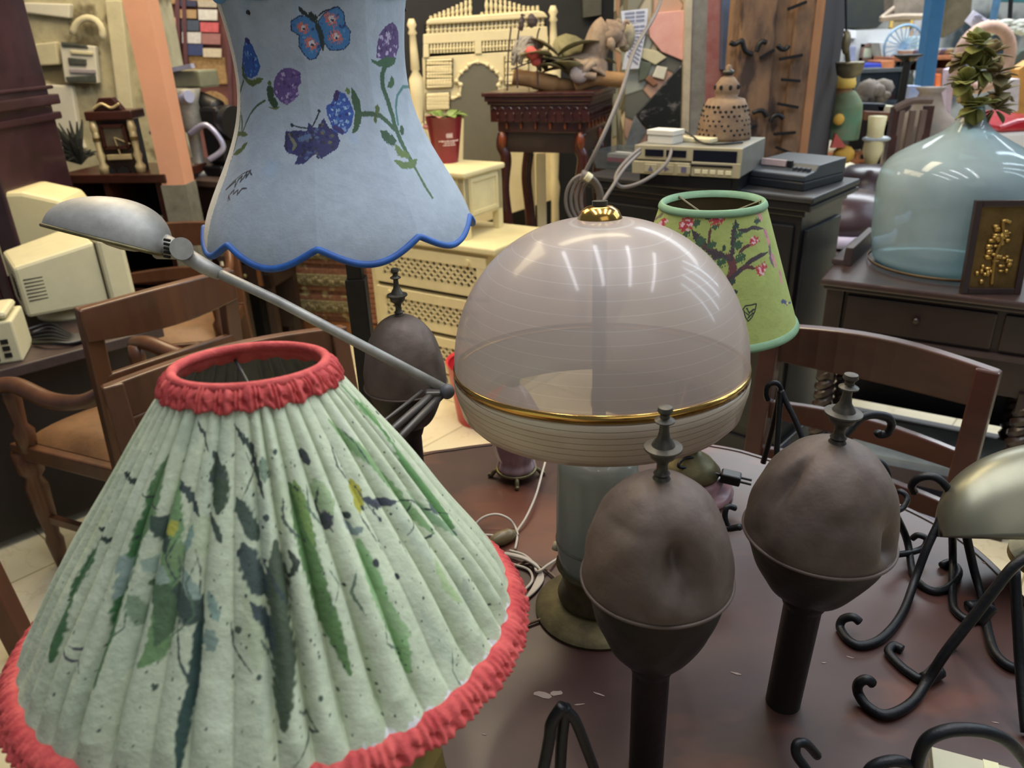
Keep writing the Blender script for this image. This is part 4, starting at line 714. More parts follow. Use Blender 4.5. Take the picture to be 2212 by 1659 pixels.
framed(1862, 95, 1888, 130, 9.22, mat('frame_brown', (110, 84, 76), .5), mat('canvas_teal', (140, 158, 152), .6, rgb2=(206, 196, 160), scale=4), 'small brown-framed picture on the pale partition in the far hall')
framed(1925, 38, 1970, 65, 9.56, mat('frame_gold', (206, 172, 92), .4), mat('canvas_brown', (150, 136, 108), .6, rgb2=(110, 98, 74), scale=5), 'gold-framed picture hanging left of the blue post')
panel('ochre_board', [(1895, 66), (1972, 60), (1975, 330), (1898, 330)], 9.6, .05, mat('board_ochre', (196, 152, 108), .7, var=.2, scale=3), 'ochre board behind the bicycle wheel in the far hall', 'board')
panel('wall_board', [(1975, 30), (2016, 24), (2006, 80), (1972, 84)], 9.7, .05, mat('board_grey', (168, 166, 166), .7), 'grey board leaning left of the blue post', 'board')
panel('fridge', [(1984, 80), (2010, 78), (2002, 122), (1978, 122)], 9.0, .4, mat('fridge_mint', (188, 206, 206), .3), 'mint white fridge left of the blue post', 'fridge')
panel('hanging_net', [(1930, -30), (2018, -30), (2010, 40), (1975, 42), (1930, 36)], 8.0, .2, mat('net_taupe', (144, 130, 116), .9, rgb2=(96, 88, 80), scale=5, bump=.6), 'bundle of taupe netting hanging left of the blue post', 'netting')
g = G(7.98); tag(MB().tube([g(1902, 40), g(1950, 36), g(1990, 36), g(2012, 30)], .03, 6).tube([g(1902, 40), g(1932, 16)], .02, 6).obj('driftwood_pole', mat('pole_pale', (160, 144, 126), .8)), 'pale crooked pole under the hanging netting', 'pole')
panel('cowhide', [(2050, -30), (2104, -30), (2098, 30), (2080, 56), (2038, 82), (2044, 30)], 7.0, .06, mat('hide_taupe', (120, 108, 88), .9, rgb2=(86, 80, 60), scale=6, bump=.4), 'taupe hide hanging right of the blue post', 'hide')
o = panel('paper_notice', [(2104, 22), (2145, 50), (2120, 73), (2085, 46)], 6.985, .012, mat('paper_lilac_white', (214, 210, 226), .6), 'tilted white printed notice hanging right of the blue post', 'paper', bev=0)
g = G(6.98); tt = MB()
for a, b, w_ in [((2106, 33), (2128, 48), .03), ((2102, 42), (2120, 56), .025), ((2112, 32), (2122, 38), .02)]: tt.beam(g(*a), g(*b), .004, w_, (0, 1, 0))
tt.obj('printed_lines', mat('print_grey', (160, 160, 176), .6), o)
# bicycle-like wheel
g = G(8.6); c = g(1952, 100); t = thing('cart_wheel', 'pale blue metal wheel standing in front of the far shelves', 'wheel', c); mb = mat('metal_pale_blue', (130, 160, 186), .4, .3); R0 = .2
MB().tube([c + Vector((R0 * math.cos(a), 0, R0 * math.sin(a))) for a in np.linspace(0, 2 * PI, 30, endpoint=False)], .014, 6, True).obj('rim', mb, t, True); b = MB()
for k in range(10): a = PI * k / 10; b.tube([c + Vector((R0 * math.cos(a), 0, R0 * math.sin(a))), c - Vector((R0 * math.cos(a), 0, R0 * math.sin(a)))], .006, 5)
b.obj('spokes', mb, t)
panel('white_bundle', [(1900, 92), (1930, 90), (1968, 92), (1966, 118), (1905, 122)], 9.0, .3, mat('cloth_white', (206, 204, 200), .8, rgb2=(150, 156, 164), scale=5, bump=.5), 'heap of white cloth on the orange shelf behind the wheel', 'cloth')
# shelf
sh = mat('shelf_orange', (158, 98, 66), .5, var=.2); g = G(8.4); a, b2 = g(1925, 124), g(2075, 118)
t = thing('wall_shelf', 'long orange-brown shelf unit across the far hall behind the blue post', 'shelf', ((a.x + b2.x) / 2, 8.4, 0))
z0 = a.z
MB().box(a.x, b2.x, 8.4, 8.8, z0 - .04, z0).obj('top', sh, t, bev=.005)
for x in (a.x, (a.x * .45 + b2.x * .55), b2.x - .05): MB().box(x, x + .05, 8.4, 8.8, 0, z0 - .04).obj('upright', sh, t)
MB().box(a.x, b2.x, 8.75, 8.8, .1, z0 - .04).obj('back_panel', mat('shelf_dark', (74, 48, 46), .7, var=.4, scale=3), t)
for k in range(3): MB().box(a.x + .05, b2.x - .05, 8.42, 8.75, z0 - .35 * (k + 1), z0 - .35 * (k + 1) + .03).obj('shelf_board', sh, t)
rnd = random.Random(3); pal = [(60, 70, 120), (206, 206, 210), (180, 110, 70), (90, 60, 50), (120, 140, 160), (196, 178, 140), (170, 60, 50), (60, 66, 60), (220, 214, 200)]
names = ['blue', 'white', 'rust', 'brown', 'steel blue', 'sand', 'red', 'dark green', 'ivory']
for k in range(3):
    for i in range(7):
        x = a.x + .13 + (b2.x - a.x - .3) * i / 6.3; ci = rnd.randrange(9); hgt = rnd.uniform(.1, .24); z = z0 - .35 * (k + 1) + .03
        o = MB().lathe([(.03, 0), (.07, .02), (.08, hgt * .5), (.04, hgt * .8), (.045, hgt)], (x, 8.5, z), 12).obj('jar', mat('glaze_%s' % names[ci].replace(' ', '_'), pal[ci], .4), None, True)
        tag(o, '%s jar on the %s far shelf board, %s from left' % (names[ci], ['top', 'middle', 'bottom'][k], ['first', 'second', 'third', 'fourth', 'fifth', 'sixth', 'seventh'][i]), 'jar', 'jars on the far orange shelf')
for i in range(9):
    x = 2040 + i * 10; gg = G(8.3); c = gg(x, 104 + (i % 3) * 8); c.z = z0 if i % 3 else z0
    tag(MB().lathe([(.0, 0), (.06, 0), (.09, .05), (.095, .06), (.0, .058)], (c.x - .25, 8.55, z0 + .002), 14).obj('bowl', mat('bowl_%d' % (i % 3), [(206, 204, 200), (120, 124, 160), (180, 170, 140)][i % 3], .35), None, True), '%s bowl standing on top of the far orange shelf' % ['white', 'blue', 'sand'][i % 3], 'bowl', '%s bowls on the far shelf top' % ['white', 'blue', 'sand'][i % 3])
# blue and orange crates
panel('blue_crate', [(1855, 138), (1906, 137), (1905, 153), (1855, 156)], 8.0, .3, mat('crate_blue', (44, 62, 170), .5), 'blue crate below the pale partition', 'crate'); panel('orange_crate', [(1903, 132), (1932, 130), (1930, 151), (1902, 153)], 8.0, .3, mat('crate_orange', (178, 112, 74), .6), 'orange crate beside the blue crate', 'crate')
gq = G(8.0); cz_ = gq(1880, 154).z; tag(MB().box(gq(1850, 160).x, gq(1935, 160).x, 8.0, 8.4, 0, cz_ - .0).obj('low_cupboard', wood_grey, bev=.005), 'low grey cupboard under the blue and orange crates', 'cupboard')
# aquarium with rock
g = G(5.6); a, b2 = g(1845, 222), g(1950, 150); t = thing('aquarium', 'dark glass aquarium with a pale coral rock in front of it', 'aquarium', ((a.x + b2.x) / 2, 5.6, a.z)); aq = mat('aquarium_dark', (44, 58, 66), .15, rgb2=(24, 34, 40), scale=3)
MB().box(a.x, b2.x, 5.6, 6.0, a.z, b2.z).obj('tank', aq, t); fr = MB()
for z in (a.z, b2.z): fr.box(a.x - .01, b2.x + .01, 5.58, 5.61, z - .012, z + .012)
for x in (a.x, b2.x): fr.box(x - .01, x + .01, 5.58, 5.61, a.z, b2.z)
fr.obj('tank_frame', mat('frame_steel', (110, 120, 124), .4, .3), t)
b = MB()
for k in range(22): b.ball(g(random.uniform(1850, 1915), random.uniform(188, 214), -.15 + random.uniform(-.05, .05)), (random.uniform(.03, .09), .05, random.uniform(.02, .07)), 9)
tag(b.obj('coral_rock', mat('coral_grey', (150, 140, 130), .9, rgb2=(110, 100, 90), scale=10, bump=.7), None, True), 'pale grey coral rock lying in front of the dark aquarium', 'rock')
g = G(5.7); a, b2 = g(1830, 222), g(1960, 222); t = thing('display_table', 'dark table carrying the aquarium in the far hall', 'table', ((a.x + b2.x) / 2, 5.7, 0)); MB().box(a.x, b2.x, 5.4, 6.1, a.z - .06, a.z - .005).obj('table_top', wood_dark, t); MB().box(a.x + .1, b2.x - .1, 5.5, 6.0, .4, a.z - .06).obj('cupboard', black, t)
for x in (a.x + .02, b2.x - .08):
    for y in (5.45, 5.98): MB().box(x, x + .06, y, y + .06, 0, a.z - .06).obj('leg', wood_dark, t)
for i, (pts, m, lab, cat) in enumerate([([(1846, 222), (1915, 224), (1905, 258), (1838, 262)], mat('box_navy', (30, 36, 46), .4), 'dark box below the aquarium', 'box'), ([(1893, 228), (1940, 230), (1944, 244), (1898, 242)], mat('paper_ivory', (208, 204, 176), .7), 'ivory papers piled right below the aquarium', 'papers'), ([(1836, 266), (1866, 262), (1862, 322), (1832, 326)], black, 'black case standing beside the green cloth figure', 'case')]): panel(['dark_box', 'paper_pile', 'black_case'][i], pts, 5.25, .25, m, lab, cat)
for i, (pts, yy, c, nm, lab, cat) in enumerate([
    ([(1812, 62), (1850, 66), (1850, 84), (1812, 80)], 9.25, (206, 206, 210), 'white_sheet', 'white sheet pinned high on the pale partition', 'sheet'),
    ([(1832, 100), (1850, 100), (1848, 132), (1830, 132)], 9.2, (128, 132, 160), 'grey_blue_panel', 'grey blue panel left of the brown framed picture', 'panel'),
    ([(2010, 150), (2040, 148), (2036, 232), (2004, 236)], 8.35, (96, 62, 48), 'brown_cabinet', 'brown cabinet front right of the blue post foot', 'cabinet'),
    ([(2022, 160), (2034, 160), (2032, 190), (2020, 190)], 8.3, (214, 110, 60), 'orange_tin', 'orange tin on the brown cabinet front', 'tin'),
    ([(2048, 150), (2062, 146), (2036, 490), (2022, 490)], 6.5, (206, 186, 204), 'pink_pole', 'pale pink upright pole left of the dried flowers', 'pole'),
    ([(1870, 240), (1925, 243), (1922, 262), (1868, 260)], 5.2, (120, 84, 64), 'brown_tray', 'brown tray under the ivory papers', 'tray'),
    ([(1868, 268), (1925, 264), (1920, 330), (1864, 334)], 5.5, (40, 42, 46), 'dark_chest', 'dark chest standing behind the cream jug', 'chest')]):
    panel(nm, pts, yy, .08, mat('tone_' + nm, c, .6, var=.25, scale=6), lab, cat)
# bowl shaped oil lamp on a stand by the slab
g = G(4.0); c = g(1832, 170); d = dep(c) / F_PX; t = thing('bronze_bowl', 'dull bronze bowl lamp with rim hanging beside the timber slab', 'bowl', c); bo = mat('bronze_dull', (122, 112, 88), .45, .6, var=.15)
MB().lathe([(0, 0), (12 * d, 1 * d), (24 * d, 8 * d), (28 * d, 22 * d), (29 * d, 30 * d), (31 * d, 31 * d), (27 * d, 34 * d), (0, 34 * d)], c, 32, False).obj('bowl_body', bo, t, True); MB().tube([g(1832, 136), g(1828, 90), g(1828, 66)], .012, 8).ball(g(1828, 92), (9 * d, 9 * d, 24 * d), 12).obj('hanger', bo, t, True); MB().tube([g(1828, 66), g(1826, -60)], .005, 6).obj('chain', iron, t)
# green yellow cloth figure
g = G(4.3); t = thing('rag_figure', 'green and red cloth rag figure with a yellow cap beside the timber slab', 'figure', g(1820, 345)); grn = mat('cloth_green', (92, 134, 104), .8, rgb2=(140, 134, 96), scale=6, bump=.3)
MB().tube(smoothpath([g(1822, 196), g(1824, 225), g(1822, 262), g(1816, 300)]), [.03, .04, .05, .06, .065, .07, .075, .08, .085] + [.09] * 16, 12).obj('body', grn, t, True); MB().ball(g(1822, 196), (.045, .04, .05), 12).obj('head', mat('cloth_sand', (170, 130, 100), .8), t, True)
MB().lathe([(.055, 0), (.06, .02), (.05, .06), (0, .07)], g(1822, 190), 16).obj('cap', mat('cloth_yellow', (222, 182, 84), .7), t, True); MB().ext([g(1806, 288, -.1), g(1828, 318, -.1), g(1795, 320, -.1)], (0, .02, 0)).obj('red_patch', mat('cloth_red', (196, 88, 78), .8), t); MB().ball(g(1812, 258, -.1), (.03, .02, .03), 10).obj('yellow_tassel', mat('cloth_amber', (218, 168, 70), .8), t, True); MB().ball(g(1822, 334, -.05), (.06, .05, .05), 10).obj('yellow_hem', MATS['cloth_amber'], t, True)
# black torchere
g = G(5.0); c = g(1948, 250); t = thing('candle_stand', 'tall black torchere stand with a shallow pan in the far hall', 'stand', (g(1948, 250).x, 5.0, 0)); zt_ = g(1968, 122).z; xx = g(1962, 122).x
MB().tube([(xx, 5.0, zt_ - .02), (xx, 5.0, 1.3), (xx, 5.0, .03)], [.035, .022, .022], 10).obj('pole', black, t); MB().lathe([(.02, -.03), (.075, 0), (.085, .012), (.07, .005), (0, 0)], (xx, 5.0, zt_), 20, False).obj('pan', black, t, True); MB().lathe([(.15, 0), (.15, .015), (.03, .05)], (xx, 5.0, 0), 20).obj('base', black, t, True)
# old wooden chair back, stone jar, hat rack
g = G(4.65); t = thing('rustic_chair', 'old grey-brown plank chair back seen above the demijohn shoulder', 'chair', g(1960, 340)); oc = mat('wood_weathered', (112, 92, 82), .7, rgb2=(84, 64, 58), scale=9, stretch=(1, 1, .3), bump=.3)
x0, x1, zt_ = g(1930, 280).x, g(2000, 280).x, g(1960, 232).z
for x in (x0, x1): MB().beam((x, 4.65, 0), (x + .02, 4.7, zt_), .045, .045, (0, 1, 0)).obj('post', wood_red, t)
MB().tube(smoothpath([(x0, 4.68, zt_ - .01), ((x0 + x1) / 2, 4.68, zt_ + .03), (x1 + .02, 4.68, zt_ + .03)]), .022, 6).obj('top_rail', oc, t)
for k in range(3): w_ = (x1 - x0) / 3; MB().box(x0 + .03 + k * w_, x0 + w_ * (k + 1) - .0, 4.67, 4.69, .55, zt_ - .02).obj('plank', oc, t)
MB().box(x0, x1 + .03, 4.35, 4.68, .48, .53).obj('seat', oc, t)
for x in (x0, x1): MB().box(x - .02, x + .02, 4.35, 4.39, 0, .48).obj('leg', oc, t)
g = G(4.95); c = g(1992, 300); c.z = 0; d = dep(c) / F_PX; zz_ = g(1995, 238).z; tag(MB().lathe([(.12, 0), (.2, .3), (.22, zz_ - .25), (.19, zz_ - .08), (.1, zz_), (.06, zz_ + .1), (.09, zz_ + .13)], c, 24).obj('stone_jar', mat('stone_taupe', (150, 138, 126), .8), None, True), 'big taupe stone jar standing behind the rustic chair', 'jar')
panel('blue_white_doll', [(1965, 185), (1992, 186), (1986, 226), (1960, 226)], 5.2, .1, mat('cloth_skyblue', (150, 176, 220), .7, rgb2=(214, 220, 236), scale=8), 'small blue and white cloth doll left of the foot of the blue post', 'doll')
panel('brass_plate', [(1962, 215), (2001, 213), (1990, 219), (1975, 219)], 5.0, .1, brass, 'thin brass plate below the blue post', 'plate')
# cream statue with cap
g = G(4.2); c = g(1890, 345); t = thing('cream_jug', 'cream ceramic jug with a pale dish on top behind the bamboo chair', 'jug', g(1888, 350)); MB().lathe([(.03, -.02), (.05, .05), (.04, .14), (.045, .22)], g(1882, 345), 16).obj('jug_body', cream, t, True); MB().ball(g(1893, 300), (.075, .05, .018), 14).obj('dish', mat('ceramic_grey_white', (176, 182, 184), .3), t, True)
# bamboo chairs
bm_ = mat('bamboo_orange', (190, 128, 88), .5); cush = mat('cushion_ivory', (224, 212, 182), .8)
for k, (px, py, yy, lb) in enumerate([(1830, 345, 5.3, 'upper orange bamboo seat frame with ivory cushions right of the timber slab'), (1850, 395, 4.75, 'lower orange bamboo seat frame with ivory cushions behind the plum leather chairs')]):
    g = G(yy); t = thing('bamboo_seat', lb, 'seat', (g(px, py).x, yy, 0), 0, 'bamboo seats'); xa, xb, z0, z1 = g(px - 42, py).x, g(px + 42, py).x, g(px, py + 22).z, g(px, py - 14).z; b = MB()
    for z in (z0, (z0 + z1) / 2, z1): b.tube([(xa, yy, z), (xb, yy, z)], .014, 6)
    for i in range(5): x = xa + (xb - xa) * i / 4; b.tube([(x, yy, 0 if i in (0, 4) else z0), (x, yy, z1)], .014, 6)
    for x in (xa, xb): b.tube([(x, yy + .5, 0), (x, yy + .5, z1)], .014, 6).tube([(x, yy, z0), (x, yy + .5, z0)], .014, 6)
    b.obj('frame', bm_, t); MB().box(xa + .02, xb - .02, yy + .03, yy + .5, z0, z0 + .14).obj('cushion', cush, t, bev=.03)
# plum leather chairs
lt = mat('trim_lilac', (186, 178, 204), .4)
for k, (px, r0, r1, yy, lb) in enumerate([(1838, 420, 512, 3.5, 'plum leather tub chair with lilac band beside the black cabinet, nearer one'), (1884, 362, 470, 4.2, 'plum leather tub chair half hidden behind the demijohn, farther one')]):
    g = G(yy); c = g(px, r1); z1 = g(px, r0).z; zb = c.z; t = thing('tub_chair', lb, 'armchair', (c.x, yy, 0), 0, 'plum tub chairs')
    MB().lathe([(.2, .1), (.22, .3), (.23, zb - .04)], (c.x, yy + .1, 0), 28).obj('seat', leather_p, t, True); h = z1 - zb
    MB().lathe([(.22, zb + .03), (.215, zb + h * .4), (.19, zb + h * .75), (.12, zb + h * .95), (0, zb + h)], (c.x, yy + .1, 0), 28).obj('backrest', leather_p, t, True); MB().lathe([(.215, zb - .03), (.235, zb - .02), (.235, zb + .02), (.215, zb + .03)], (c.x, yy + .1, 0), 28).obj('band', lt, t, True)
    for a in range(4): MB().cyl((c.x + .14 * math.cos(a * PI / 2 + .7), yy + .1 + .14 * math.sin(a * PI / 2 + .7), 0), (c.x + .14 * math.cos(a * PI / 2 + .7), yy + .1 + .14 * math.sin(a * PI / 2 + .7), .11), .015).obj('leg', black, t)
# white red object (old boat/van body) right, orange panel, wicker frame
g = G(4.6); t = thing('pedal_car', 'white vehicle body with red roof at the right edge behind the demijohn', 'toy vehicle', (g(2210, 330).x, 4.8, 0)); wh = mat('enamel_white', (226, 222, 218), .3, var=.03)
MB().ext([g(2118, 300), (g(2140, 288)), g(2260, 280), g(2260, 372), g(2150, 350), g(2112, 318)], (0, .6, 0)).obj('body', wh, t, bev=.03); MB().ext([g(2158, 286), g(2162, 272), g(2200, 258), g(2260, 252), g(2260, 281)], (0, .5, 0)).obj('roof', mat('enamel_red', (176, 30, 44), .25), t, bev=.03)
zc = g(2190, 370).z; MB().box(g(2150, 360).x, g(2300, 360).x, 4.7, 5.1, 0, zc).obj('chassis', black, t); MB().cyl((g(2185, 400).x, 4.58, zc - .12), (g(2185, 400).x, 4.68, zc - .12), .13).obj('wheel', black, t, 2)
panel('orange_board', [(2200, 150), (2230, 130), (2230, 262), (2192, 260)], 5.6, .1, mat('board_orange', (220, 160, 84), .6), 'orange upright board at the right edge of the far hall', 'board'); panel('pink_cloth', [(2176, 172), (2204, 170), (2200, 240), (2160, 246), (2168, 200)], 5.5, .1, mat('cloth_pinkwhite', (216, 208, 214), .8), 'pinkish white cloth hanging left of the orange board', 'cloth')
panel('green_board', [(2206, 110), (2240, 100), (2240, 160), (2168, 156), (2185, 130)], 7.4, .1, mat('board_dark_green', (66, 74, 66), .7), 'dark green board above the orange board', 'board')
g = G(6.4); c = g(2125, 125); tag(MB().tube([c + Vector((.2 * math.cos(a), 0, .22 * math.sin(a))) for a in np.linspace(0, 2 * PI, 30, endpoint=False)], .045, 8, True).obj('pink_hoop', mat('wicker_pink', (190, 156, 138), .8, bump=.3), None, True), 'round pinkish wicker hoop behind the dried flowers', 'hoop')
g = G(8.0); t = thing('chandelier', 'hanging cluster of shells and pale cups at the top right', 'chandelier', g(2190, 60)); b = MB()
for k in range(16): b.lathe([(.0, 0), (.05, .02), (.07, .05), (.02, .06)], g(2140 + (k % 8) * 11, 56 + (k // 8) * 14 + (k % 3) * 4), 10)
b.obj('cups', mat('cup_white', (200, 200, 190), .5), t, True); MB().tube([g(2130, 62), g(2212, 52), g(2240, 60)], .03, 6).tube([g(2180, 60), g(2186, -40)], .02, 6).obj('arm', iron, t)
panel('teal_panel', [(2150, -30), (2230, -30), (2230, 6), (2160, 4)], 9.6, .05, mat('board_teal', (44, 92, 100), .6), 'dark teal board at the top right of the far hall', 'board'); panel('thin_blue_post', [(2158, -30), (2170, -30), (2152, 50), (2144, 46)], 7.2, .06, mat('paint_blue_thin', (76, 116, 150), .5), 'thin steel blue post at the top right', 'post')
panel('dark_cloth', [(1820, -30), (1928, -30), (1925, 30), (1895, 60), (1818, 62)], 9.9, .05, mat('cloth_navy', (26, 36, 44), .8, rgb2=(60, 60, 46), scale=2), 'dark navy curtain high in the far hall beside the timber slab', 'curtain')
# ================================================================== LEFT FURNITURE
# desk
Z = .62; A, B, Cc = atz(0, 800, Z), atz(352, 707, Z), atz(290, 672, Z); F, W = frame(A, B); D = .55
t = thing('dark_desk', 'heavy dark wooden desk on the left carrying the cream monitors', 'desk', (B.x, B.y, 0)); F = Matrix.Translation((B.x, B.y, 0)) @ Matrix.Rotation(math.atan2(B.y - A.y, B.x - A.x), 4, 'Z')
MB(F).box(-1.1, 0, 0, D, Z - .035, Z).obj('desk_top', wood_grey, t, bev=.004); MB(F).box(-1.08, -.02, .06, .09, .03, Z - .035).obj('front_panel', mat('wood_dark_panel', (24, 16, 16), .4, var=.3), t); MB(F).box(-.1, -.04, .06, D - .04, .03, Z - .035).obj('side_panel', wood_dark, t)
for x in (-.09, -1.08):
    for y in (.05, D - .1): MB(F).box(x, x + .06, y, y + .06, 0, Z - .03).obj('leg', wood_dark, t, bev=.004)
# monitor 1 (seen from behind)
zm = Z + .05; C0 = atz(60, 688, zm); zt_ = aty(38, 572, C0.y).z; C1 = atz(300, 640, zm); Fm, Wm = frame(C0, C1); Wm = .35
t = thing('crt_monitor', 'cream tube monitor with side vents on the dark desk, nearer one', 'monitor', (C0.x, C0.y, Z)); h_ = zt_ - zm
MB(Fm).add([(0, 0, zm), (Wm * .74, -.01, zm - .0), (Wm * .74, .36, zm), (0, .3, zm), (.0, .0, zt_ - .01), (Wm * .74, -.01, zt_ + .035), (Wm * .74, .36, zt_ + .035), (0, .3, zt_ - .01)], [(0, 3, 2, 1), (4, 5, 6, 7), (0, 1, 5, 4), (1, 2, 6, 5), (2, 3, 7, 6), (3, 0, 4, 7)]).obj('housing', plastic, t, bev=.012)
MB(Fm).box(Wm * .75, Wm, -.025, .375, zm - .02, zt_ + .045).obj('bezel', plastic, t, bev=.014); MB(Fm).box(Wm * .735, Wm * .755, -.005, .355, zm + .0, zt_ + .03).obj('bezel_gap', mat('plastic_gap', (80, 76, 60), .6), t); MB(Fm).box(Wm, Wm + .004, .02, .33, zm + .03, zt_).obj('screen', mat('screen_dark', (30, 34, 34), .15), t)
for k in range(7): MB(Fm).box(.02, .09, -.003, .003, zm + h_ * (.3 + k * .065), zm + h_ * (.3 + k * .065) + .004).obj('vent_slot', mat('vent_shadow', (60, 56, 44), .8), t)
for k in range(7): MB(Fm).box(-.003, .003, .03, .12, zm + h_ * (.3 + k * .065), zm + h_ * (.3 + k * .065) + .004).obj('vent_slot', mat('vent_shadow', (60, 56, 44), .8), t)
MB(Fm).lathe([(.12, Z), (.12, Z + .015), (.06, Z + .03), (.07, zm)], (Wm * .45, .16, 0), 28).obj('swivel_foot', plastic, t, True)
# monitor 2 behind
C0 = atz(100, 650, Z + .06); yy = C0.y + .35; a, b2 = aty(-60, 600, yy), aty(168, 600, yy); zt2 = aty(100, 408, yy).z; zbb = Z + .06; X0 = aty(152, 470, yy).x
t = thing('crt_monitor', 'cream tube monitor with a rounded hood on the dark desk, farther one', 'monitor', (X0 - .25, yy, Z)); Fm = Matrix.Translation((X0, yy, 0)) @ Matrix.Rotation(.15, 4, 'Z')
pf = [(-.5, zt2 - .12), (-.42, zt2 - .03), (-.28, zt2), (-.15, zt2 - .005), (-.02, zt2 - .045), (0, zt2 - .09), (.03, Z + .3), (.02, zbb), (-.5, zbb)]
MB(Fm).ext([(x, 0, z) for x, z in pf], (0, .26, 0)).obj('housing', mat('plastic_cream_warm', (218, 206, 160), .5, var=.04), t, bev=.02); MB(Fm).lathe([(.13, Z), (.13, Z + .02), (.07, zbb)], (-.25, .13, 0), 24).obj('swivel_foot', plastic, t, True)
# small cream box with switches
C0 = atz(40, 775, Z); tb = aty(25, 668, C0.y).z; Fb = Matrix.Translation(C0) @ Matrix.Rotation(.35, 4, 'Z')
t = thing('switch_box', 'small cream plastic unit with dark sockets at the left edge of the desk', 'computer unit', C0); MB(Fb).box(-.2, .02, -.03, .14, 0, tb - Z - .03).obj('case', plastic, t, bev=.006); MB(Fb).box(-.2, .01, -.025, .13, tb - Z - .025, tb - Z).obj('lid', plastic, t, bev=.012)
for k in range(3): MB(Fb).box(-.025, -.005, -.034, -.028, .02 + k * .022, .034 + k * .022).obj('socket', black, t)
MB(Fb).box(-.055, -.04, -.034, -.028, .012, .09).obj('slot', mat('slot_grey', (70, 70, 56), .5), t)
# cables and dark gadget on desk
t = thing('black_cables', 'tangle of black cables lying on the dark desk below the monitor', 'cables', atz(150, 735, Z)); b = MB()
for k in range(6): b.tube(smoothpath([atz(60 + random.uniform(-10, 30), 715 + k * 5, Z + .012), atz(110, 700 + k * 8, Z + .02), atz(160, 725 + k * 3, Z + .012), atz(200 + k * 6, 700 + k * 3, Z + .012)], 6), .007, 6)
b.obj('cable', black, t, True)
q = atz(250, 712, Z); tag(MB(Matrix.Translation(q) @ Matrix.Rotation(.5, 4, 'Z')).box(-.07, .05, -.03, .04, 0, .02).obj('small_device', black, bev=.005), 'small black device on the dark desk behind the armchair rail', 'device')

# chairs ---------------------------------------------------------------
def chair(name, label, PL, PR, top, face, arms, woodm, seatm, panelled=False, depth=.48, group=None, skew=0, extra=False):
    """PL, PR: the two back-post tops; face = +1/-1 side the seat is on"""
    F, W = frame(PL, PR); t = thing(name, label, 'chair', (F.translation.x, F.translation.y, 0), 0, group); s_ = face; lean = -.05 * s_; F0 = F; FS = F @ Matrix(((1, skew, 0, 0), (0, 1, 0, 0), (0, 0, 1, 0), (0, 0, 0, 1)))
    H = top
    for x, nm in ((0, 0), (W, 1)):
        MB(F).beam((x, lean, H), (x, 0, .45), .045, .035, (0, 1, 0)).beam((x, 0, .46), (x, -.06 * s_, 0), .04, .04, (0, 1, 0)).obj('back_post', woodm, t, bev=.004)
    def curved(z, h, th, bow, nm):
        b = MB(F); n = 12; vs = []; fs = []
        for i in range(n + 1):
            u = i / n; x = -.02 + (W + .04) * u; y = lean * (z - .45) / (H - .45) - s_ * bow * math.sin(PI * u); ht = h * (1 + .12 * math.sin(PI * u))
            vs += [(x, y - th / 2, z - ht), (x, y + th / 2, z - ht), (x, y + th / 2, z + .012 * math.sin(PI * u)), (x, y - th / 2, z + .012 * math.sin(PI * u))]
        for i in range(n):
            k = i * 4
            for j in range(4): fs.append((k + j, k + (j + 1) % 4, k + 4 + (j + 1) % 4, k + 4 + j))
        fs += [(3, 2, 1, 0), (n * 4, n * 4 + 1, n * 4 + 2, n * 4 + 3)]; return b.add(vs, fs).obj(nm, woodm, t, bev=.004)
    curved(H, .085, .03, .035, 'top_rail')
    if panelled: curved(H - .09, .3, .012, .03, 'back_panel')
    else: curved(H - .19, .04, .022, .03, 'cross_rail')
    if extra: curved(H - .31, .04, .022, .02, 'cross_rail')
    F = FS
    sf = MB(F); sf.box(-.01, W + .01, min(0, s_ * depth), max(0, s_ * depth), .4, .45).obj('seat_frame', woodm, t, bev=.006)
    y0, y1 = sorted((.03 * s_, s_ * (depth - .01))); b = MB(F); n = 10; P = []
    for j in range(n + 1):
        for i in range(n + 1): u, v = i / n, j / n; P.append((.02 + (W - .04) * u, y0 + (y1 - y0) * v, .452 + .055 * (max(0, math.sin(PI * u) * math.sin(PI * v))) ** .35))
    b.add(P, [(j * (n + 1) + i, j * (n + 1) + i + 1, (j + 1) * (n + 1) + i + 1, (j + 1) * (n + 1) + i) for j in range(n) for i in range(n)]); b.obj('seat_cushion', seatm, t, True)
    for x in (0.015, W - .015):
        y = s_ * (depth - .02); MB(F).lathe([(.016, 0), (.024, .1), (.018, .12), (.026, .2), (.03, .3), (.02, .33), (.034, .35), (.034, .42)], (x, y, 0), 14).obj('leg', woodm, t, True)
        MB(F).beam((x, -.05 * s_, .18), (x, y, .18), .02, .025).obj('stretcher', woodm, t)
        if arms: sx = -1 if x < W / 2 else 1; MB(F).tube(smoothpath([(x, lean * .5, .7), (x + sx * .015, s_ * .08, .645), (x + sx * .02, s_ * .2, .63), (x + sx * .02, s_ * .33, .655), (x + sx * .03, s_ * (depth - .03), .645)]), .024, 8, flat=.7).obj('arm', woodm, t, True); MB(F).lathe([(.022, .43), (.028, .5), (.016, .52), (.022, .6), (.018, .645)], (x + sx * .01, s_ * (depth - .06), 0), 12).obj('arm_post', woodm, t, True)
    return t
P1 = atz(165, 655, .93); P2 = P1 + Vector((.245, .29, 0))
chair('wooden_armchair', 'brown wooden armchair with tan leather seat facing the desk on the left', P1, P2, .93, 1, True, wood, leather_b, False, .44, None, -.28)
P1, P2 = atz(285, 500, .8), atz(440, 490, .8); mid = (P1 + P2) / 2; dv = (P2 - P1).normalized() * .24
chair('wooden_armchair', 'brown armchair with curved top rail standing behind the nearer left armchair', mid - dv, mid + dv, .8, -1, True, wood, leather_b)
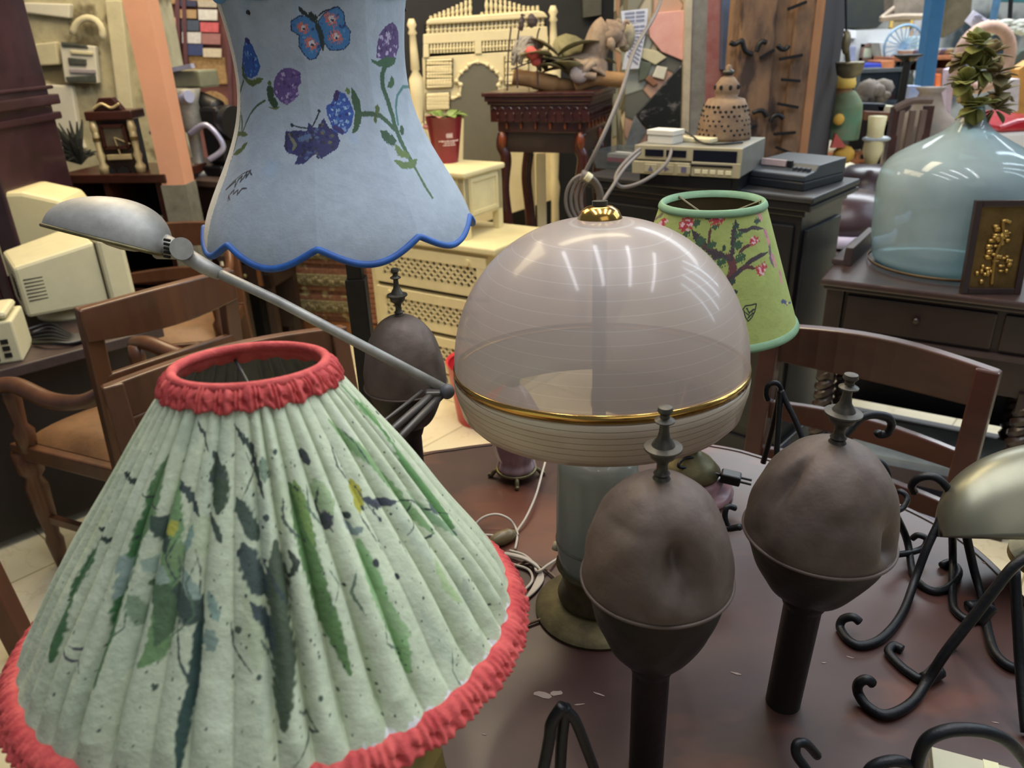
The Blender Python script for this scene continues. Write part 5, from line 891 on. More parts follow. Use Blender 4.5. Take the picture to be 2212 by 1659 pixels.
P1, P2 = atz(252, 845, .82), atz(745, 718, .82)
chair('panel_chair', 'brown chair with solid dark back panel just behind the green pleated lampshade', P1, P2, .82, -1, False, wood, leather_b, True, .42)
P1, P2 = atz(1655, 716, .85), atz(2125, 815, .85)
chair('wooden_armchair', 'reddish brown wooden armchair pushed up to the round table on the right', P1, P2, .85, -1, False, wood_red, leather_b, False, .36, None, 0, True)
# partly visible chair at far left
P1 = Vector((-1.42, 1.3, .85)); P2 = Vector((-1.06, 1.48, .85))
F, W = frame(P1, P2); t = thing('side_stool', 'brown wooden stool leg reaching in at the left edge in front of the desk', 'stool', (-1.2, 1.35, 0)); a, b2 = aty(-8, 1000, 1.45), atz(62, 1420, 0)
hz = aty(-8, 1000, 1.5).z
MB().beam(Vector((b2.x - .02, b2.y, hz)) + Vector((-.04, 0, 0)), b2, .055, .055, (0, 1, 0)).obj('leg', mat('wood_stool', (88, 50, 32), .45, var=.3, stretch=(1, 1, .3)), t, bev=.004)
o2 = Vector((-.4, -.05, 0)); MB().beam(Vector((b2.x - .06, b2.y, hz)) + o2, b2 + o2, .055, .055, (0, 1, 0)).obj('leg', wood, t)
for yy in (-.34,): 
    for o3 in (Vector((0, yy, 0)), Vector((-.4, yy, 0))): MB().beam(Vector((b2.x - .06, b2.y, hz)) + o3, b2 + o3, .055, .055, (0, 1, 0)).obj('leg', wood, t)
MB().box(b2.x - .5, b2.x - .02, b2.y - .38, b2.y + .04, hz - .02, hz + .03).obj('seat', wood, t, bev=.01)
# red plastic thing behind the dome lamp
q = atz(975, 888, 0); t = thing('plastic_bucket', 'red plastic bucket on the floor between the lattice chest and the dome lamp', 'bucket', (-.12, 2.98, 0)); d = dep(q) / F_PX
MB().lathe([(0, 0), (.12, 0), (.15, .26), (.155, .27), (.145, .26)], (-.12, 2.98, 0), 32, False).obj('bucket_body', mat('plastic_red', (196, 48, 56), .4), t, True)
# ================================================================== ROUND TABLE
TZ = .75
tm = mat('table_mahogany', (48, 29, 26), .38, rgb2=(74, 48, 42), scale=3, bump=.04, stretch=(.6, 1.2, 1), coat=.1, spots=((104, 60, 42), 5.5, .53))
out = [(-.193, 1.339), (-.125, 1.358), (-.057, 1.372), (.08, 1.39), (.25, 1.385), (.41, 1.327), (.478, 1.28), (.56, 1.21), (.634, 1.134), (.69, 1.05), (.716, .967), (.718, .86), (.70, .74), (.64, .6), (.52, .46), (.36, .37), (.18, .35), (.02, .41), (-.08, .53), (-.15, .66), (-.23, .8), (-.285, .98), (-.29, 1.15), (-.255, 1.28)]
pts = smoothpath([(x, y, 0) for x, y in out], 5, True)
t = thing('round_table', 'round dark reddish mahogany table carrying the lamps', 'table', (.22, .87, 0))
MB().ext([(p.x, p.y, TZ - .022) for p in pts], (0, 0, .022)).obj('table_top', tm, t, bev=.003)
cxy = Vector((.22, .87, 0)); MB().tube([cxy + (p - cxy) * .975 + Vector((0, 0, TZ + .0005)) for p in pts], .0012, 5, True).obj('inlay_line', mat('inlay_dark', (26, 16, 16), .5), t)
MB().ext([cxy + (p - cxy) * .93 + Vector((0, 0, TZ - .07)) for p in pts], (0, 0, .048)).obj('apron', wood_dark, t)
MB().lathe([(.12, .1), (.07, .2), (.05, .35), (.09, .5), (.06, .6), (.16, .68)], cxy, 28).obj('pedestal', wood_red, t, True)
for k in range(4): a = k * PI / 2 + .5; MB().tube(smoothpath([cxy + Vector((.08 * math.cos(a), .08 * math.sin(a), .2)), cxy + Vector((.25 * math.cos(a), .25 * math.sin(a), .13)), cxy + Vector((.42 * math.cos(a), .42 * math.sin(a), .03))]), .03, 8).obj('foot', wood_red, t, True)
sm = mat('dust_mark', (150, 132, 120), .7)
rnd = random.Random(5)
def chip(px, py, l, w_, a): c = atz(px, py, TZ); d = Vector((math.cos(a), math.sin(a), 0)); n = Vector((-d.y, d.x, 0)); return [c + d * l * math.cos(u) + n * w_ * math.sin(u) * rnd.uniform(.5, 1) + Vector((0, 0, .0002)) for u in np.linspace(0, 2 * PI, 9, endpoint=False)]
for k, (px, py, l, w_, a) in enumerate([(1172, 1502, .012, .006, -.3), (1202, 1498, .008, .006, 0), (1294, 1500, .008, .0015, -.5), (1252, 1522, .007, .0012, .1), (1046, 1587, .003, .0012, -.3), (1590, 1455, .007, .002, -.4), (2128, 1216, .004, .0018, -.4), (1836, 1420, .005, .001, -.5), (1930, 1545, .006, .0012, -.4), (2150, 1561, .004, .001, -.3), (1780, 1432, .003, .001, 0)]): MB().ext(chip(px, py, l, w_, a), (0, 0, .0003)).obj('surface_scuff', sm, t)

# ================================================================== PLEATED GREEN LAMP
ax, ay, zB, RB, zT, RT = -.198, .511, 1.0715, .194, 1.279, .0575
pv = Vector((ax, ay, zB)); TL = Matrix.Translation(pv) @ Vector((0, 0, 1)).rotation_difference(Vector((.014, .107, 1))).to_matrix().to_4x4() @ Matrix.Translation(-pv)
TN = np.array(TL); tl = lambda P: P @ TN[:3, :3].T + TN[:3, 3]
def g_rf(z): u = np.clip((zT - np.asarray(z, float)) / (zT - zB), 0, 1); return RT + (RB - RT) * u + .003 * np.sin(PI * u)
cv = Canvas(ax, ay, g_rf, zB, zT, 1500, 420, (190, 200, 170), TL)
zk = lambda *p: [(x / 1.767, 720 + y / 1.767) for x, y in p]
# broad faint washes first
rr = random.Random(11)
for k in range(46): a, z = rr.uniform(-1.6, 1.6), rr.uniform(zB, zT); cv.stroke(None, rr.uniform(20, 60), rr.choice([(168, 182, 160), (200, 208, 184), (160, 172, 156), (176, 190, 150)]), .5, True, .5, [(a, z), (a + rr.uniform(-.08, .08), z - rr.uniform(.02, .06))])
GS = [((650, 460), (590, 640), (480, 950), (385, 1330)), 30, (60, 108, 58)], [((392, 780), (300, 960), (215, 1240)), 34, (66, 104, 62)], [((690, 560), (665, 760), (640, 980), (600, 1200), (540, 1260)), 34, (112, 146, 96)], [((640, 470), (600, 620), (570, 760)), 24, (96, 128, 84)], [((830, 480), (845, 580), (835, 680)), 44, (58, 78, 54)], [((1110, 580), (1160, 760), (1190, 900), (1250, 1080), (1330, 1290)), 44, (88, 122, 70)], [((1120, 560), (1150, 640), (1190, 800)), 22, (112, 142, 74)], [((1050, 790), (1060, 1000), (1085, 1250), (1080, 1500)), 52, (72, 86, 64)], [((930, 800), (960, 900), (1020, 1000)), 46, (64, 80, 74)], [((960, 1020), (1020, 1110), (1045, 1220)), 22, (66, 80, 80)], [((765, 1080), (755, 1180), (740, 1330), (705, 1480), (688, 1660)), 26, (50, 76, 68)], [((650, 990), (700, 1020), (770, 1095)), 40, (66, 82, 74)], [((680, 1100), (690, 1240), (735, 1350)), 8, (60, 74, 68)], [((1370, 790), (1440, 990), (1520, 1150), (1570, 1300)), 40, (134, 172, 116)], [((1250, 330), (1400, 480), (1520, 620), (1640, 760)), 34, (122, 156, 104)], [((1300, 200), (1420, 330), (1560, 520), (1720, 740)), 46, (92, 136, 78)], [((1390, 330), (1500, 470), (1560, 560)), 14, (40, 78, 66)], [((1360, 240), (1450, 360)), 20, (110, 150, 90)], [((1540, 600), (1640, 700), (1760, 800)), 26, (130, 160, 120)], [((700, 560), (740, 640), (765, 690)), 14, (60, 74, 68)], [((905, 630), (940, 700), (985, 790)), 34, (66, 84, 70)], [((800, 690), (830, 740), (850, 790)), 16, (60, 76, 64)], [((760, 330), (780, 390), (800, 450)), 9, (56, 66, 62)], [((895, 350), (930, 400), (960, 440), (985, 540), (1005, 620)), 15, (56, 68, 60)], [((815, 450), (840, 510), (860, 560)), 18, (60, 72, 62)], [((1150, 440), (1175, 500)), 18, (58, 64, 66)], [((1240, 610), (1248, 690), (1245, 750)), 24, (64, 66, 72)], [((600, 690), (625, 760), (640, 830)), 22, (58, 76, 64)], [((545, 600), (580, 625), (620, 665)), 7, (50, 58, 54)], [((480, 530), (510, 550), (520, 590)), 12, (46, 62, 54)], [((380, 740), (410, 790), (430, 800)), 12, (46, 62, 54)], [((570, 960), (620, 980), (640, 1090), (600, 1180)), 34, (82, 110, 76)], [((740, 730), (720, 800), (690, 830)), 22, (134, 160, 144)], [((700, 900), (730, 960), (760, 1010)), 26, (138, 160, 146)], [((800, 980), (820, 1040), (835, 1090)), 22, (130, 156, 142)], [((790, 1130), (820, 1200)), 30, (128, 150, 136)], [((290, 1180), (320, 1220), (330, 1280)), 10, (74, 78, 84)], [((260, 1170), (290, 1250), (320, 1280)), 8, (74, 78, 84)], [((560, 860), (600, 900), (650, 940)), 22, (150, 170, 150)], [((450, 850), (500, 900), (440, 1010)), 24, (140, 160, 148)], [((510, 990), (540, 1130)), 22, (128, 150, 120)], [((1430, 990), (1500, 1100), (1560, 1150)), 26, (150, 180, 130)], [((1640, 860), (1680, 960), (1740, 1020)), 24, (168, 190, 140)], [((1380, 630), (1430, 650), (1500, 640)), 22, (62, 66, 76)], [((1500, 640), (1560, 636), (1600, 665), (1700, 690)), 7, (46, 60, 54)], [((1620, 640), (1650, 690)), 22, (82, 98, 96)], [((1560, 640), (1570, 720), (1550, 770)), 7, (50, 60, 56)], [((1700, 740), (1740, 770)), 20, (90, 106, 100)], [((1640, 760), (1625, 820)), 8, (60, 76, 66)], [((1310, 710), (1350, 760), (1380, 740)), 18, (120, 136, 128)], [((1340, 560), (1365, 620), (1372, 680)), 30, (160, 158, 50)], [((665, 710), (672, 760)), 22, (166, 166, 70)], [((655, 900), (690, 800)), 26, (120, 148, 100)], [((1200, 560), (1260, 680)), 44, (150, 172, 128)], [((1100, 820), (1130, 870), (1100, 930)), 14, (56, 66, 54)], [((1000, 470), (1010, 560)), 20, (120, 140, 116)]
for P_s, w_, c in GS: cv.stroke(zk(*P_s), (1.7 if P_s[0][0] < 700 and w_ > 20 else 1.1) * w_ * (.62 if w_ < 12 else .95), c, .8 if w_ < 16 else .3)
for k in range(12): a = .15 + k * .085; cv.stroke(None, 18, (224, 226, 224), 1.2, True, .9, [(a, zB + .006), (a + .05, zB + .007)])
for k in range(420):
    t_, z = rr.gauss(0.1, .75), rr.uniform(zB + .01, zT - .03); r = rr.choice([1.2, 1.6, 2, 2.6, 3.6]) if rr.random() > .06 else rr.uniform(5, 11)
    cv.splat(t_, z, r * 1.6, rr.choice([(48, 60, 56), (60, 72, 66), (70, 84, 70), (44, 50, 52)]))
for k in range(26):
    t_, z = rr.gauss(0.1, .7), rr.uniform(zB + .02, zT - .03); cv.stroke(None, rr.uniform(3, 7), rr.choice([(52, 64, 58), (84, 108, 86), (60, 72, 72)]), 1.0, True, .9, [(t_, z), (t_ + rr.uniform(-.06, .06), z - .012), (t_ + rr.uniform(-.1, .1), z - .026)])
NP = 46; ph = cv.T * NP + .9 * np.sin(cv.T * 5.3) + .5 * np.sin(cv.T * 13)
uu = (zT - cv.Z) / (zT - zB); amp = (.0026 + .0062 * uu ** .8) * np.clip((1 - uu) * 9, .12, 1) * np.clip(uu * 12, .15, 1); fold = (1 - np.abs(np.sin(ph / 2)) ** .5) * 1.8 - .6; env = .75 + .3 * np.sin(cv.T * 7 + 1) + .22 * np.sin(cv.T * 17 + 2)
R = cv.R - amp * np.clip(fold, -1, 1) * env + .0016 * np.sin(cv.T * 3 + cv.Z * 60) * uu
th = cv.T + cv.th0; P = tl(np.stack([ax + R * np.cos(th), ay + R * np.sin(th), cv.Z], -1))
t = thing('pleated_lamp', 'big pleated lampshade painted with green leaves and red ruffled trim, nearest lamp', 'lamp', (ax, ay, 0))
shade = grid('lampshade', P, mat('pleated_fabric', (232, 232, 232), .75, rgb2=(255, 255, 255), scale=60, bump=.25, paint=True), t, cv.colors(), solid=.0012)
shade.data.materials.append(mat('inner_dim_grey', (84, 86, 80), .8, rgb2=(120, 124, 112), scale=14, stretch=(1, 1, .3))); shade.modifiers['solid'].material_offset = 1; shade.modifiers['solid'].material_offset_rim = 0  # inner face coloured dark grey for the dimmer light inside
redf = mat('trim_red', (204, 88, 82), .8, rgb2=(172, 54, 56), scale=60, bump=.3)
def ruffle(name, r, z, hgt, thick, n, tilt, parent):
    nu, nv = 1100, 26; T, V = np.meshgrid(np.linspace(0, 2 * PI, nu, endpoint=False), np.linspace(0, 2 * PI, nv)); c, s_ = np.cos(V), np.sin(V)
    wob = .5 + .5 * np.cos(T * n + 3.2 * s_ + .6 * np.sin(T * 17)); wob2 = .5 + .5 * np.cos(T * n - 3.2 * s_ + 1.5); band = np.exp(-((s_ + .35) / .35) ** 2); band2 = np.exp(-((s_ - .45) / .35) ** 2)
    d = thick * (1 + .35 * np.sign(c) * 0) * np.abs(c) ** .7 * np.sign(c) + (np.cos(V) > 0) * (-.75 * thick * band * wob ** 3 + .35 * thick * band2 * wob2 + .3 * thick * np.sin(T * n * 1.9 + np.sin(T * 31) * 2)); z_ = hgt * s_ * (1 + .08 * np.sin(T * n * .5) + .07 * np.sin(T * 23))
    R = r + d + tilt * z_; return grid(name, tl(np.stack([ax + R * np.cos(T), ay + R * np.sin(T), z + z_ + .0006 * np.sin(T * 9)], -1)), redf, parent)
ruffle('bottom_trim', RB + .0025, zB - .0005, .0078, .0046, 92, -.85, t); ruffle('top_trim', RT + .0025, zT - .002, .0078, .0042, 46, -.6, t)
MB(TL).tube([(ax + (RT - .002) * math.cos(a), ay + (RT - .002) * math.sin(a), zT + .004) for a in np.linspace(0, 2 * PI, 48, endpoint=False)], .004, 8, True).obj('top_cord', redf, t, True)
b = MB(TL)
for k in range(3): a = k * 2.1; b.tube([(ax, ay, zT - .02), (ax + RT * math.cos(a), ay + RT * math.sin(a), zT - .006)], .0015, 6)
b.tube([(ax + .016 * math.cos(a), ay + .016 * math.sin(a), zT - .02) for a in np.linspace(0, 2 * PI, 20, endpoint=False)], .0018, 6, True); b.obj('shade_carrier', mat('wire_grey', (70, 74, 70), .5, .6), t)
MB().cyl((ax, ay, 1.05), (ax, ay, 1.16), .016).ball((ax, ay, 1.195), (.028, .028, .04), 16).obj('bulb_holder', mat('bulb_white', (190, 186, 170), .4), t, True)
yb = mat('ceramic_ochre', (150, 134, 70), .35, rgb2=(120, 104, 50)); bb = mat('ceramic_black', (36, 38, 46), .3)
MB().lathe([(.02, 1.06), (.02, .97), (.05, .955), (.1, .93), (.122, .9), (.124, .87)], (ax, ay, 0), 8).obj('vase_shoulder', yb, t, bev=.004); MB().lathe([(.126, .872), (.122, .85), (.095, .83), (.09, .8), (.08, .7), (.05, .5), (.05, .3), (.13, .05), (.14, 0)], (ax, ay, 0), 8).obj('base', bb, t, bev=.004)
for k in range(4): a = -.75 + k * PI / 2; MB().beam((ax + .124 * math.cos(a), ay + .124 * math.sin(a), .935), (ax + .128 * math.cos(a), ay + .128 * math.sin(a), .86), .03, .008, (0, 0, 1)).obj('black_facet', bb, t, bev=.002)

# ================================================================== BLUE SCALLOPED FLOOR LAMP
bx, by = aty(712, 250, 1.3).x - .002, 1.3; zr = lambda r: aty(712, r, by).z; dpx = lambda r: dep(aty(712, r, by)) / F_PX
rows = [(-22, 214), (0, 207), (60, 197), (120, 189), (180, 187), (240, 196), (300, 215), (350, 237), (400, 263), (440, 281), (505, 296)]
zs = np.array([zr(r) for r, h in rows][::-1]); rs_ = np.array([h * dpx(r) * .957 for r, h in rows][::-1])
pc_ = np.polyfit((zs - zs.mean()) / .15, rs_, 6); b_rf = lambda z: np.polyval(pc_, (np.asarray(z, float) - zs.mean()) / .15); cv = Canvas(bx, by, b_rf, zs[0], zs[-1], 1400, 420, (158, 170, 182))
zb3 = lambda *p: [(400 + x / 3.19, y / 3.19) for x, y in p]
for k in range(40): a, z = rr.uniform(-PI, PI), rr.uniform(zs[0], zs[-1]); cv.stroke(None, rr.uniform(20, 50), rr.choice([(166, 176, 184), (150, 166, 182), (164, 168, 168), (148, 170, 194)]), .5, True, .45, [(a, z), (a + rr.uniform(-.2, .2), z - rr.uniform(.01, .05))])
S3 = lambda P_s, w_, c, rag=.4, tp=True: cv.stroke(zb3(*P_s), w_ / (3.19 if w_ < 14 or not tp else 1.75), c, rag, tp)
Gd, Go = (50, 76, 48), (76, 92, 44)
def dabs(P_s, cols, n, w_, seed):
    q = random.Random(seed); xs = [p[0] for p in P_s]; ys = [p[1] for p in P_s]; cx_, cy_ = sum(xs) / len(xs), sum(ys) / len(ys)
    for k in range(n):
        i = q.randrange(len(P_s)); f = q.random() ** .5 * .85; x, y = cx_ + (P_s[i][0] - cx_) * f, cy_ + (P_s[i][1] - cy_) * f; S3(((x, y), (x + q.uniform(-12, 12), y + q.uniform(8, 22))), w_ * q.uniform(.7, 1.3), q.choice(cols), .6)
# butterfly
wl = [(735, 150), (790, 115), (850, 120), (900, 160), (930, 250), (935, 330), (900, 400), (860, 410), (820, 370), (790, 320), (790, 245), (735, 210)]; wr = [(920, 150), (960, 100), (1000, 70), (1050, 50), (1090, 90), (1100, 170), (1135, 220), (1130, 300), (1090, 340), (1000, 345), (950, 280)]
for wg in (wl, wr): S3(wg + [wg[0]], 16, (32, 46, 84), .6, False); cv.poly(zb3(*wg), (62, 116, 168)); dabs(wg, [(48, 96, 150), (84, 138, 184), (40, 66, 120)], 16, 16, 1)
for p, r in [((815, 190), 40), ((870, 300), 46), ((1010, 130), 50), ((1035, 255), 50)]:
    S3(((p[0] - 6, p[1]), (p[0] + 6, p[1] + 4)), r * 1.7, (188, 108, 96), .9, False); S3(((p[0], p[1] + 4), (p[0] + 5, p[1])), r * .8, (196, 190, 196), 1.0, False); S3(((p[0] + 4, p[1] + 10), (p[0] + 8, p[1] + 12)), r * .4, (40, 46, 70), 1, False)
S3(((785, 50), (810, 85), (850, 115)), 16, (34, 42, 44)); S3(((870, 110), (890, 130)), 56, (32, 44, 40), .5, False); S3(((900, 150), (935, 240), (950, 350)), 22, (34, 48, 50)); S3(((910, 120), (950, 85), (1000, 62)), 12, (34, 44, 56))
# left stem with blue bud
S3(((400, 560), (375, 640), (365, 900), (330, 1040), (290, 1160), (215, 1330)), 26, (74, 90, 60), .4, False); S3(((330, 1065), (380, 1040), (430, 985)), 24, Go); S3(((330, 920), (390, 925), (430, 930)), 20, Go); S3(((380, 780), (390, 850), (385, 920)), 16, Go)
bud = [(425, 265), (465, 310), (500, 395), (520, 460), (500, 520), (460, 545), (415, 520), (392, 440), (405, 330)]; cv.poly(zb3(*bud), (36, 76, 148)); dabs(bud, [(28, 50, 120), (70, 120, 180), (116, 150, 190)], 26, 12, 2); S3(((420, 268), (450, 300)), 22, (40, 36, 96)); S3(((395, 440), (400, 520), (440, 560)), 26, Gd); S3(((420, 560), (470, 575), (535, 545)), 26, Go)
# purple clover
pc = [(630, 510), (670, 480), (715, 465), (760, 480), (795, 500), (800, 570), (775, 600), (785, 660), (740, 700), (700, 725), (655, 705), (605, 640), (610, 570)]; cv.poly(zb3(*pc), (92, 72, 126)); dabs(pc, [(74, 54, 110), (168, 152, 188), (130, 110, 160), (104, 84, 140)], 50, 14, 3)
S3(((585, 620), (590, 680), (615, 720)), 66, (44, 66, 42), .3, False); S3(((575, 740), (620, 755), (650, 740)), 12, (96, 104, 50)); S3(((575, 590), (585, 560)), 18, Go); S3(((550, 695), (500, 730), (450, 790), (420, 850), (390, 920)), 18, (66, 84, 60), .4, False)
# lower dark butterfly and bud
db = [(690, 905), (740, 905), (790, 900), (840, 905), (850, 840), (885, 880), (915, 880), (955, 815), (990, 880), (1050, 920), (1068, 975), (1055, 1020), (940, 1095), (900, 1060), (870, 1085), (820, 1130), (755, 1135), (775, 1080), (700, 1050), (680, 1020)]; cv.poly(zb3(*db), (44, 46, 92)); dabs(db, [(30, 32, 70), (56, 62, 110), (74, 94, 130), (40, 40, 60), (96, 90, 66)], 60, 16, 4)
S3(((720, 940), (760, 1000), (740, 1040)), 14, (110, 112, 90)); S3(((800, 960), (850, 940)), 40, (84, 104, 140), .8, False); S3(((700, 900), (695, 980), (700, 1050)), 12, (38, 36, 48)); S3(((880, 870), (905, 820), (925, 770)), 11, (28, 38, 48), .3, False); S3(((845, 885), (790, 880), (738, 865)), 11, (28, 38, 48), .3, False); S3(((922, 765), (926, 768)), 24, (28, 38, 48), .3, False); S3(((735, 862), (738, 866)), 26, (28, 38, 48), .3, False)
bb_ = [(1050, 625), (1105, 650), (1140, 710), (1165, 780), (1150, 860), (1110, 920), (1075, 930), (1020, 905), (1000, 850), (978, 790), (975, 730), (1010, 710), (1025, 660)]; cv.poly(zb3(*bb_), (44, 74, 146)); dabs(bb_, [(36, 44, 110), (60, 100, 170), (120, 150, 190), (50, 84, 160)], 60, 16, 5); dabs(bb_, [(160, 186, 206)], 14, 8, 6); S3(((1050, 640), (1040, 680)), 40, (48, 34, 84), .5, False); S3(((1030, 880), (1080, 910)), 36, (48, 40, 96), .5, False)
cv.poly(zb3((1145, 605), (1175, 640), (1205, 700), (1215, 780), (1212, 840), (1190, 900), (1150, 925), (1165, 850), (1170, 780), (1150, 700)), (54, 82, 54)); S3(((1115, 610), (1130, 650)), 18, (90, 112, 60)); S3(((1212, 790), (1280, 785), (1340, 800), (1390, 840), (1440, 890)), 40, (56, 82, 56), .3, False); S3(((1318, 790), (1322, 725)), 22, Go); S3(((1305, 800), (1310, 850)), 14, Go)
# right thistle
th_ = [(1430, 155), (1455, 180), (1468, 230), (1470, 330), (1450, 400), (1380, 410), (1315, 400), (1320, 330), (1338, 240), (1380, 185)]; cv.poly(zb3(*th_), (84, 64, 112)); dabs(th_, [(64, 46, 92), (170, 160, 190), (120, 104, 146)], 60, 15, 7); S3(((1405, 240), (1400, 290)), 40, (166, 158, 184), .9, False)
cv.poly(zb3((1275, 405), (1320, 425), (1380, 395), (1455, 400), (1445, 445), (1400, 468), (1330, 460), (1290, 435)), (58, 90, 64)); S3(((1380, 450), (1358, 520), (1362, 600), (1400, 700), (1430, 800), (1450, 880), (1490, 980), (1560, 1110)), 52, (54, 86, 60), .3, False); S3(((1540, 1080), (1600, 1180), (1660, 1290), (1705, 1360)), 30, (74, 100, 66), .3, False); S3(((1400, 600), (1430, 570), (1425, 530)), 30, (62, 92, 60)); S3(((1560, 600), (1500, 600), (1465, 660), (1455, 740), (1470, 860)), 26, (76, 118, 118), .3, False)
S3(((1350, 910), (1400, 960), (1450, 970)), 50, (48, 78, 52)); S3(((1450, 1000), (1480, 1060), (1550, 1070)), 34, (92, 114, 60)); S3(((1500, 870), (1495, 930)), 26, (50, 78, 50)); S3(((1440, 1110), (1500, 1140), (1560, 1140), (1600, 1100)), 30, (86, 110, 62)); S3(((1540, 460), (1535, 540), (1560, 560)), 24, (92, 110, 170)); S3(((1560, 620), (1580, 660), (1610, 760)), 20, (76, 110, 90)); S3(((1600, 640), (1640, 690)), 30, (110, 104, 160))
# painter's scribbled signature
sig = [(275, 1310), (300, 1290), (350, 1250), (345, 1290), (370, 1240), (400, 1215), (385, 1255), (410, 1225), (430, 1195), (425, 1225), (450, 1185), (460, 1205)]; S3(sig, 13.5, (54, 56, 58), .3, False); S3(((285, 1300), (330, 1255), (400, 1200), (455, 1175)), 9, (64, 56, 58), .2, False); S3(((310, 1340), (340, 1310), (335, 1340), (370, 1310), (365, 1345), (400, 1300), (425, 1300)), 12, (64, 56, 58), .3, False); S3(((295, 1385), (300, 1350), (310, 1380)), 12, (70, 50, 60), .3, False)
# cream strip down the left edge
cv.c[cv.T < -1.27 + .02 * cv.n] = col(226, 220, 206)[:3]
T, Z = cv.T, cv.Z; NPN = 9; ph0 = math.radians(-90) - cv.th0
pan = np.abs(np.sin((T + math.radians(30) * -1) * NPN / 2)); lowcut = .028 * pan ** 1.1; topcut = .012 * pan
u = (Z - zs[0]) / (zs[-1] - zs[0]); Z2 = zs[0] + .028 - lowcut + u * ((zs[-1] - zs[0]) - .028 + lowcut - topcut)
R = b_rf(Z2) * (1 - .018 * (pan - .6)); th = T + cv.th0
P = np.stack([bx + R * np.cos(th), by + R * np.sin(th), Z2], -1)
# paint is looked up at the true height
iz = np.clip(((Z2 - zs[0]) / (zs[-1] - zs[0]) * (Z.shape[0] - 1)), 0, Z.shape[0] - 1).astype(int); cols = cv.c[iz, np.arange(T.shape[1])[None, :]]
t = thing('floor_lamp', 'pale blue scalloped lampshade painted with butterflies and flowers on a dark square pole', 'floor lamp', (bx, by, 0))
shm = mat('painted_fabric', (236, 236, 236), .7, rgb2=(255, 255, 255), scale=40, bump=.15, paint=True)
grid('lampshade', P, shm, t, cols, solid=.0015)
trm = mat('trim_blue', (34, 92, 168), .6, rgb2=(24, 66, 132), scale=30)
MB().tube([Vector(P[0, i]) for i in range(0, 1400, 5)], .0052, 8, True).obj('bottom_trim', trm, t, True); MB().tube([Vector(P[-1, i]) for i in range(0, 1400, 5)], .0052, 8, True).obj('top_trim', mat('trim_blue_light', (84, 140, 190), .6), t, True)
pm = mat('pole_dark', (44, 40, 36), .45, .3, var=.25, scale=20); q0, q1 = aty(738, 430, by), aty(790, 1000, by); bxp = (q0.x * .5 + q1.x * .5)
MB().beam((q0.x + .006, by, zs[-1] - .08), (q0.x + .008, by, aty(757, 605, by).z), .026, .026, (0, 1, 0)).obj('upper_pole', pm, t, bev=.002); MB().beam((q0.x + .008, by, aty(757, 600, by).z), (q0.x + .01, by, .02), .034, .034, (0, 1, 0)).obj('lower_pole', pm, t, bev=.002)
MB().lathe([(0, 0), (.15, 0), (.15, .02), (.05, .035), (.0, .035)], (q0.x + .01, by, 0), 32, False).obj('base', pm, t, 2)
b = MB()
for k in range(3): a = k * 2.1; b.tube([(q0.x + .006, by, zs[-1] - .08), (bx + rs_[-1] * .97 * math.cos(a), by + rs_[-1] * .97 * math.sin(a), zs[-1] - .03)], .003, 6)
b.obj('shade_carrier', pm, t)

# ================================================================== EGG LAMPS
def egg_lamp(label, ax, ay, zs_, R, zb, zt, ztip, dents, tilt=0, stalk=.265):
    """zs_ seam height, zb bottom of bowl, zt top of egg, ztip finial tip"""
    t = thing('egg_lantern', label, 'lantern', (ax, ay, TZ), 0, None); H = zt - zs_; th0 = math.atan2(-ay, -ax)
    pt = Vector((ax, ay, TZ)); TF = Matrix.Translation(pt) @ Matrix.Rotation(tilt, 4, 'Y') @ Matrix.Translation(-pt)
    def surf(nv, nu, rf):
        T, V = np.meshgrid(np.linspace(0, 2 * PI, nu, endpoint=False), np.linspace(0, 1, nv)); r, z = rf(V); d = np.zeros_like(T)
        for (a, h, wa, wh, dp) in dents: da = (T - th0 - a + PI) % (2 * PI) - PI; d += dp * np.exp(-(da / wa) ** 2 - ((z - zs_ - h * H) / (wh * H)) ** 2)
        d += .0008 * np.sin(T * 5 + z * 60) + .0006 * np.sin(T * 9 - z * 110); r = np.maximum(r - d * np.minimum(1, r / R * 1.4) * np.clip(np.abs(z - zs_) / (.1 * H), .15, 1), .001)
        P = np.stack([ax + r * np.cos(T), ay + r * np.sin(T), z], -1); M4 = np.array(TF); return P @ M4[:3, :3].T + M4[:3, 3]
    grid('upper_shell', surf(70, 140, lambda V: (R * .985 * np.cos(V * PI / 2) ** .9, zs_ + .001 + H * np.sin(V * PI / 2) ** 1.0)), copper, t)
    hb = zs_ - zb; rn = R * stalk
    grid('lower_bowl', surf(40, 120, lambda V: (rn * 1.25 + (R * .97 - rn * 1.25) * V ** .52, zb + hb * V)), copper_shaded, t)
    MB(TF).tube([(ax + R * .995 * math.cos(a), ay + R * .995 * math.sin(a), zs_) for a in np.linspace(0, 2 * PI, 72, endpoint=False)], R * .024, 8, True).obj('seam_rim', copper, t, True)
    MB(TF).lathe([(rn * 1.28, zb + .002), (rn * 1.32, zb - .004), (rn * 1.12, zb - .016), (rn, zb - .02), (rn * .97, TZ + .012), (rn * .97, TZ)], (ax, ay, 0), 32).obj('stalk', copper_shaded, t, 2)
    h = ztip - zt; fp = [(.2, -.02), (.21, .0), (.16, .05), (.19, .08), (.13, .12), (.12, .2), (.16, .27), (.27, .31), (.32, .38), (.3, .41), (.42, .425), (.42, .45), (.26, .47), (.2, .53), (.14, .58), (.11, .66), (.1, .76), (.22, .79), (.22, .805), (.11, .84), (.1, .88), (.17, .93), (.15, .98), (0, 1.0)]
    MB(TF).lathe([(r * R * .56, zt + z * h) for r, z in fp], (ax, ay, 0), 28, False).obj('finial', bronze, t, 2)
    return t
def axis(px, py, y): p = aty(px, py, y); return p.x, y
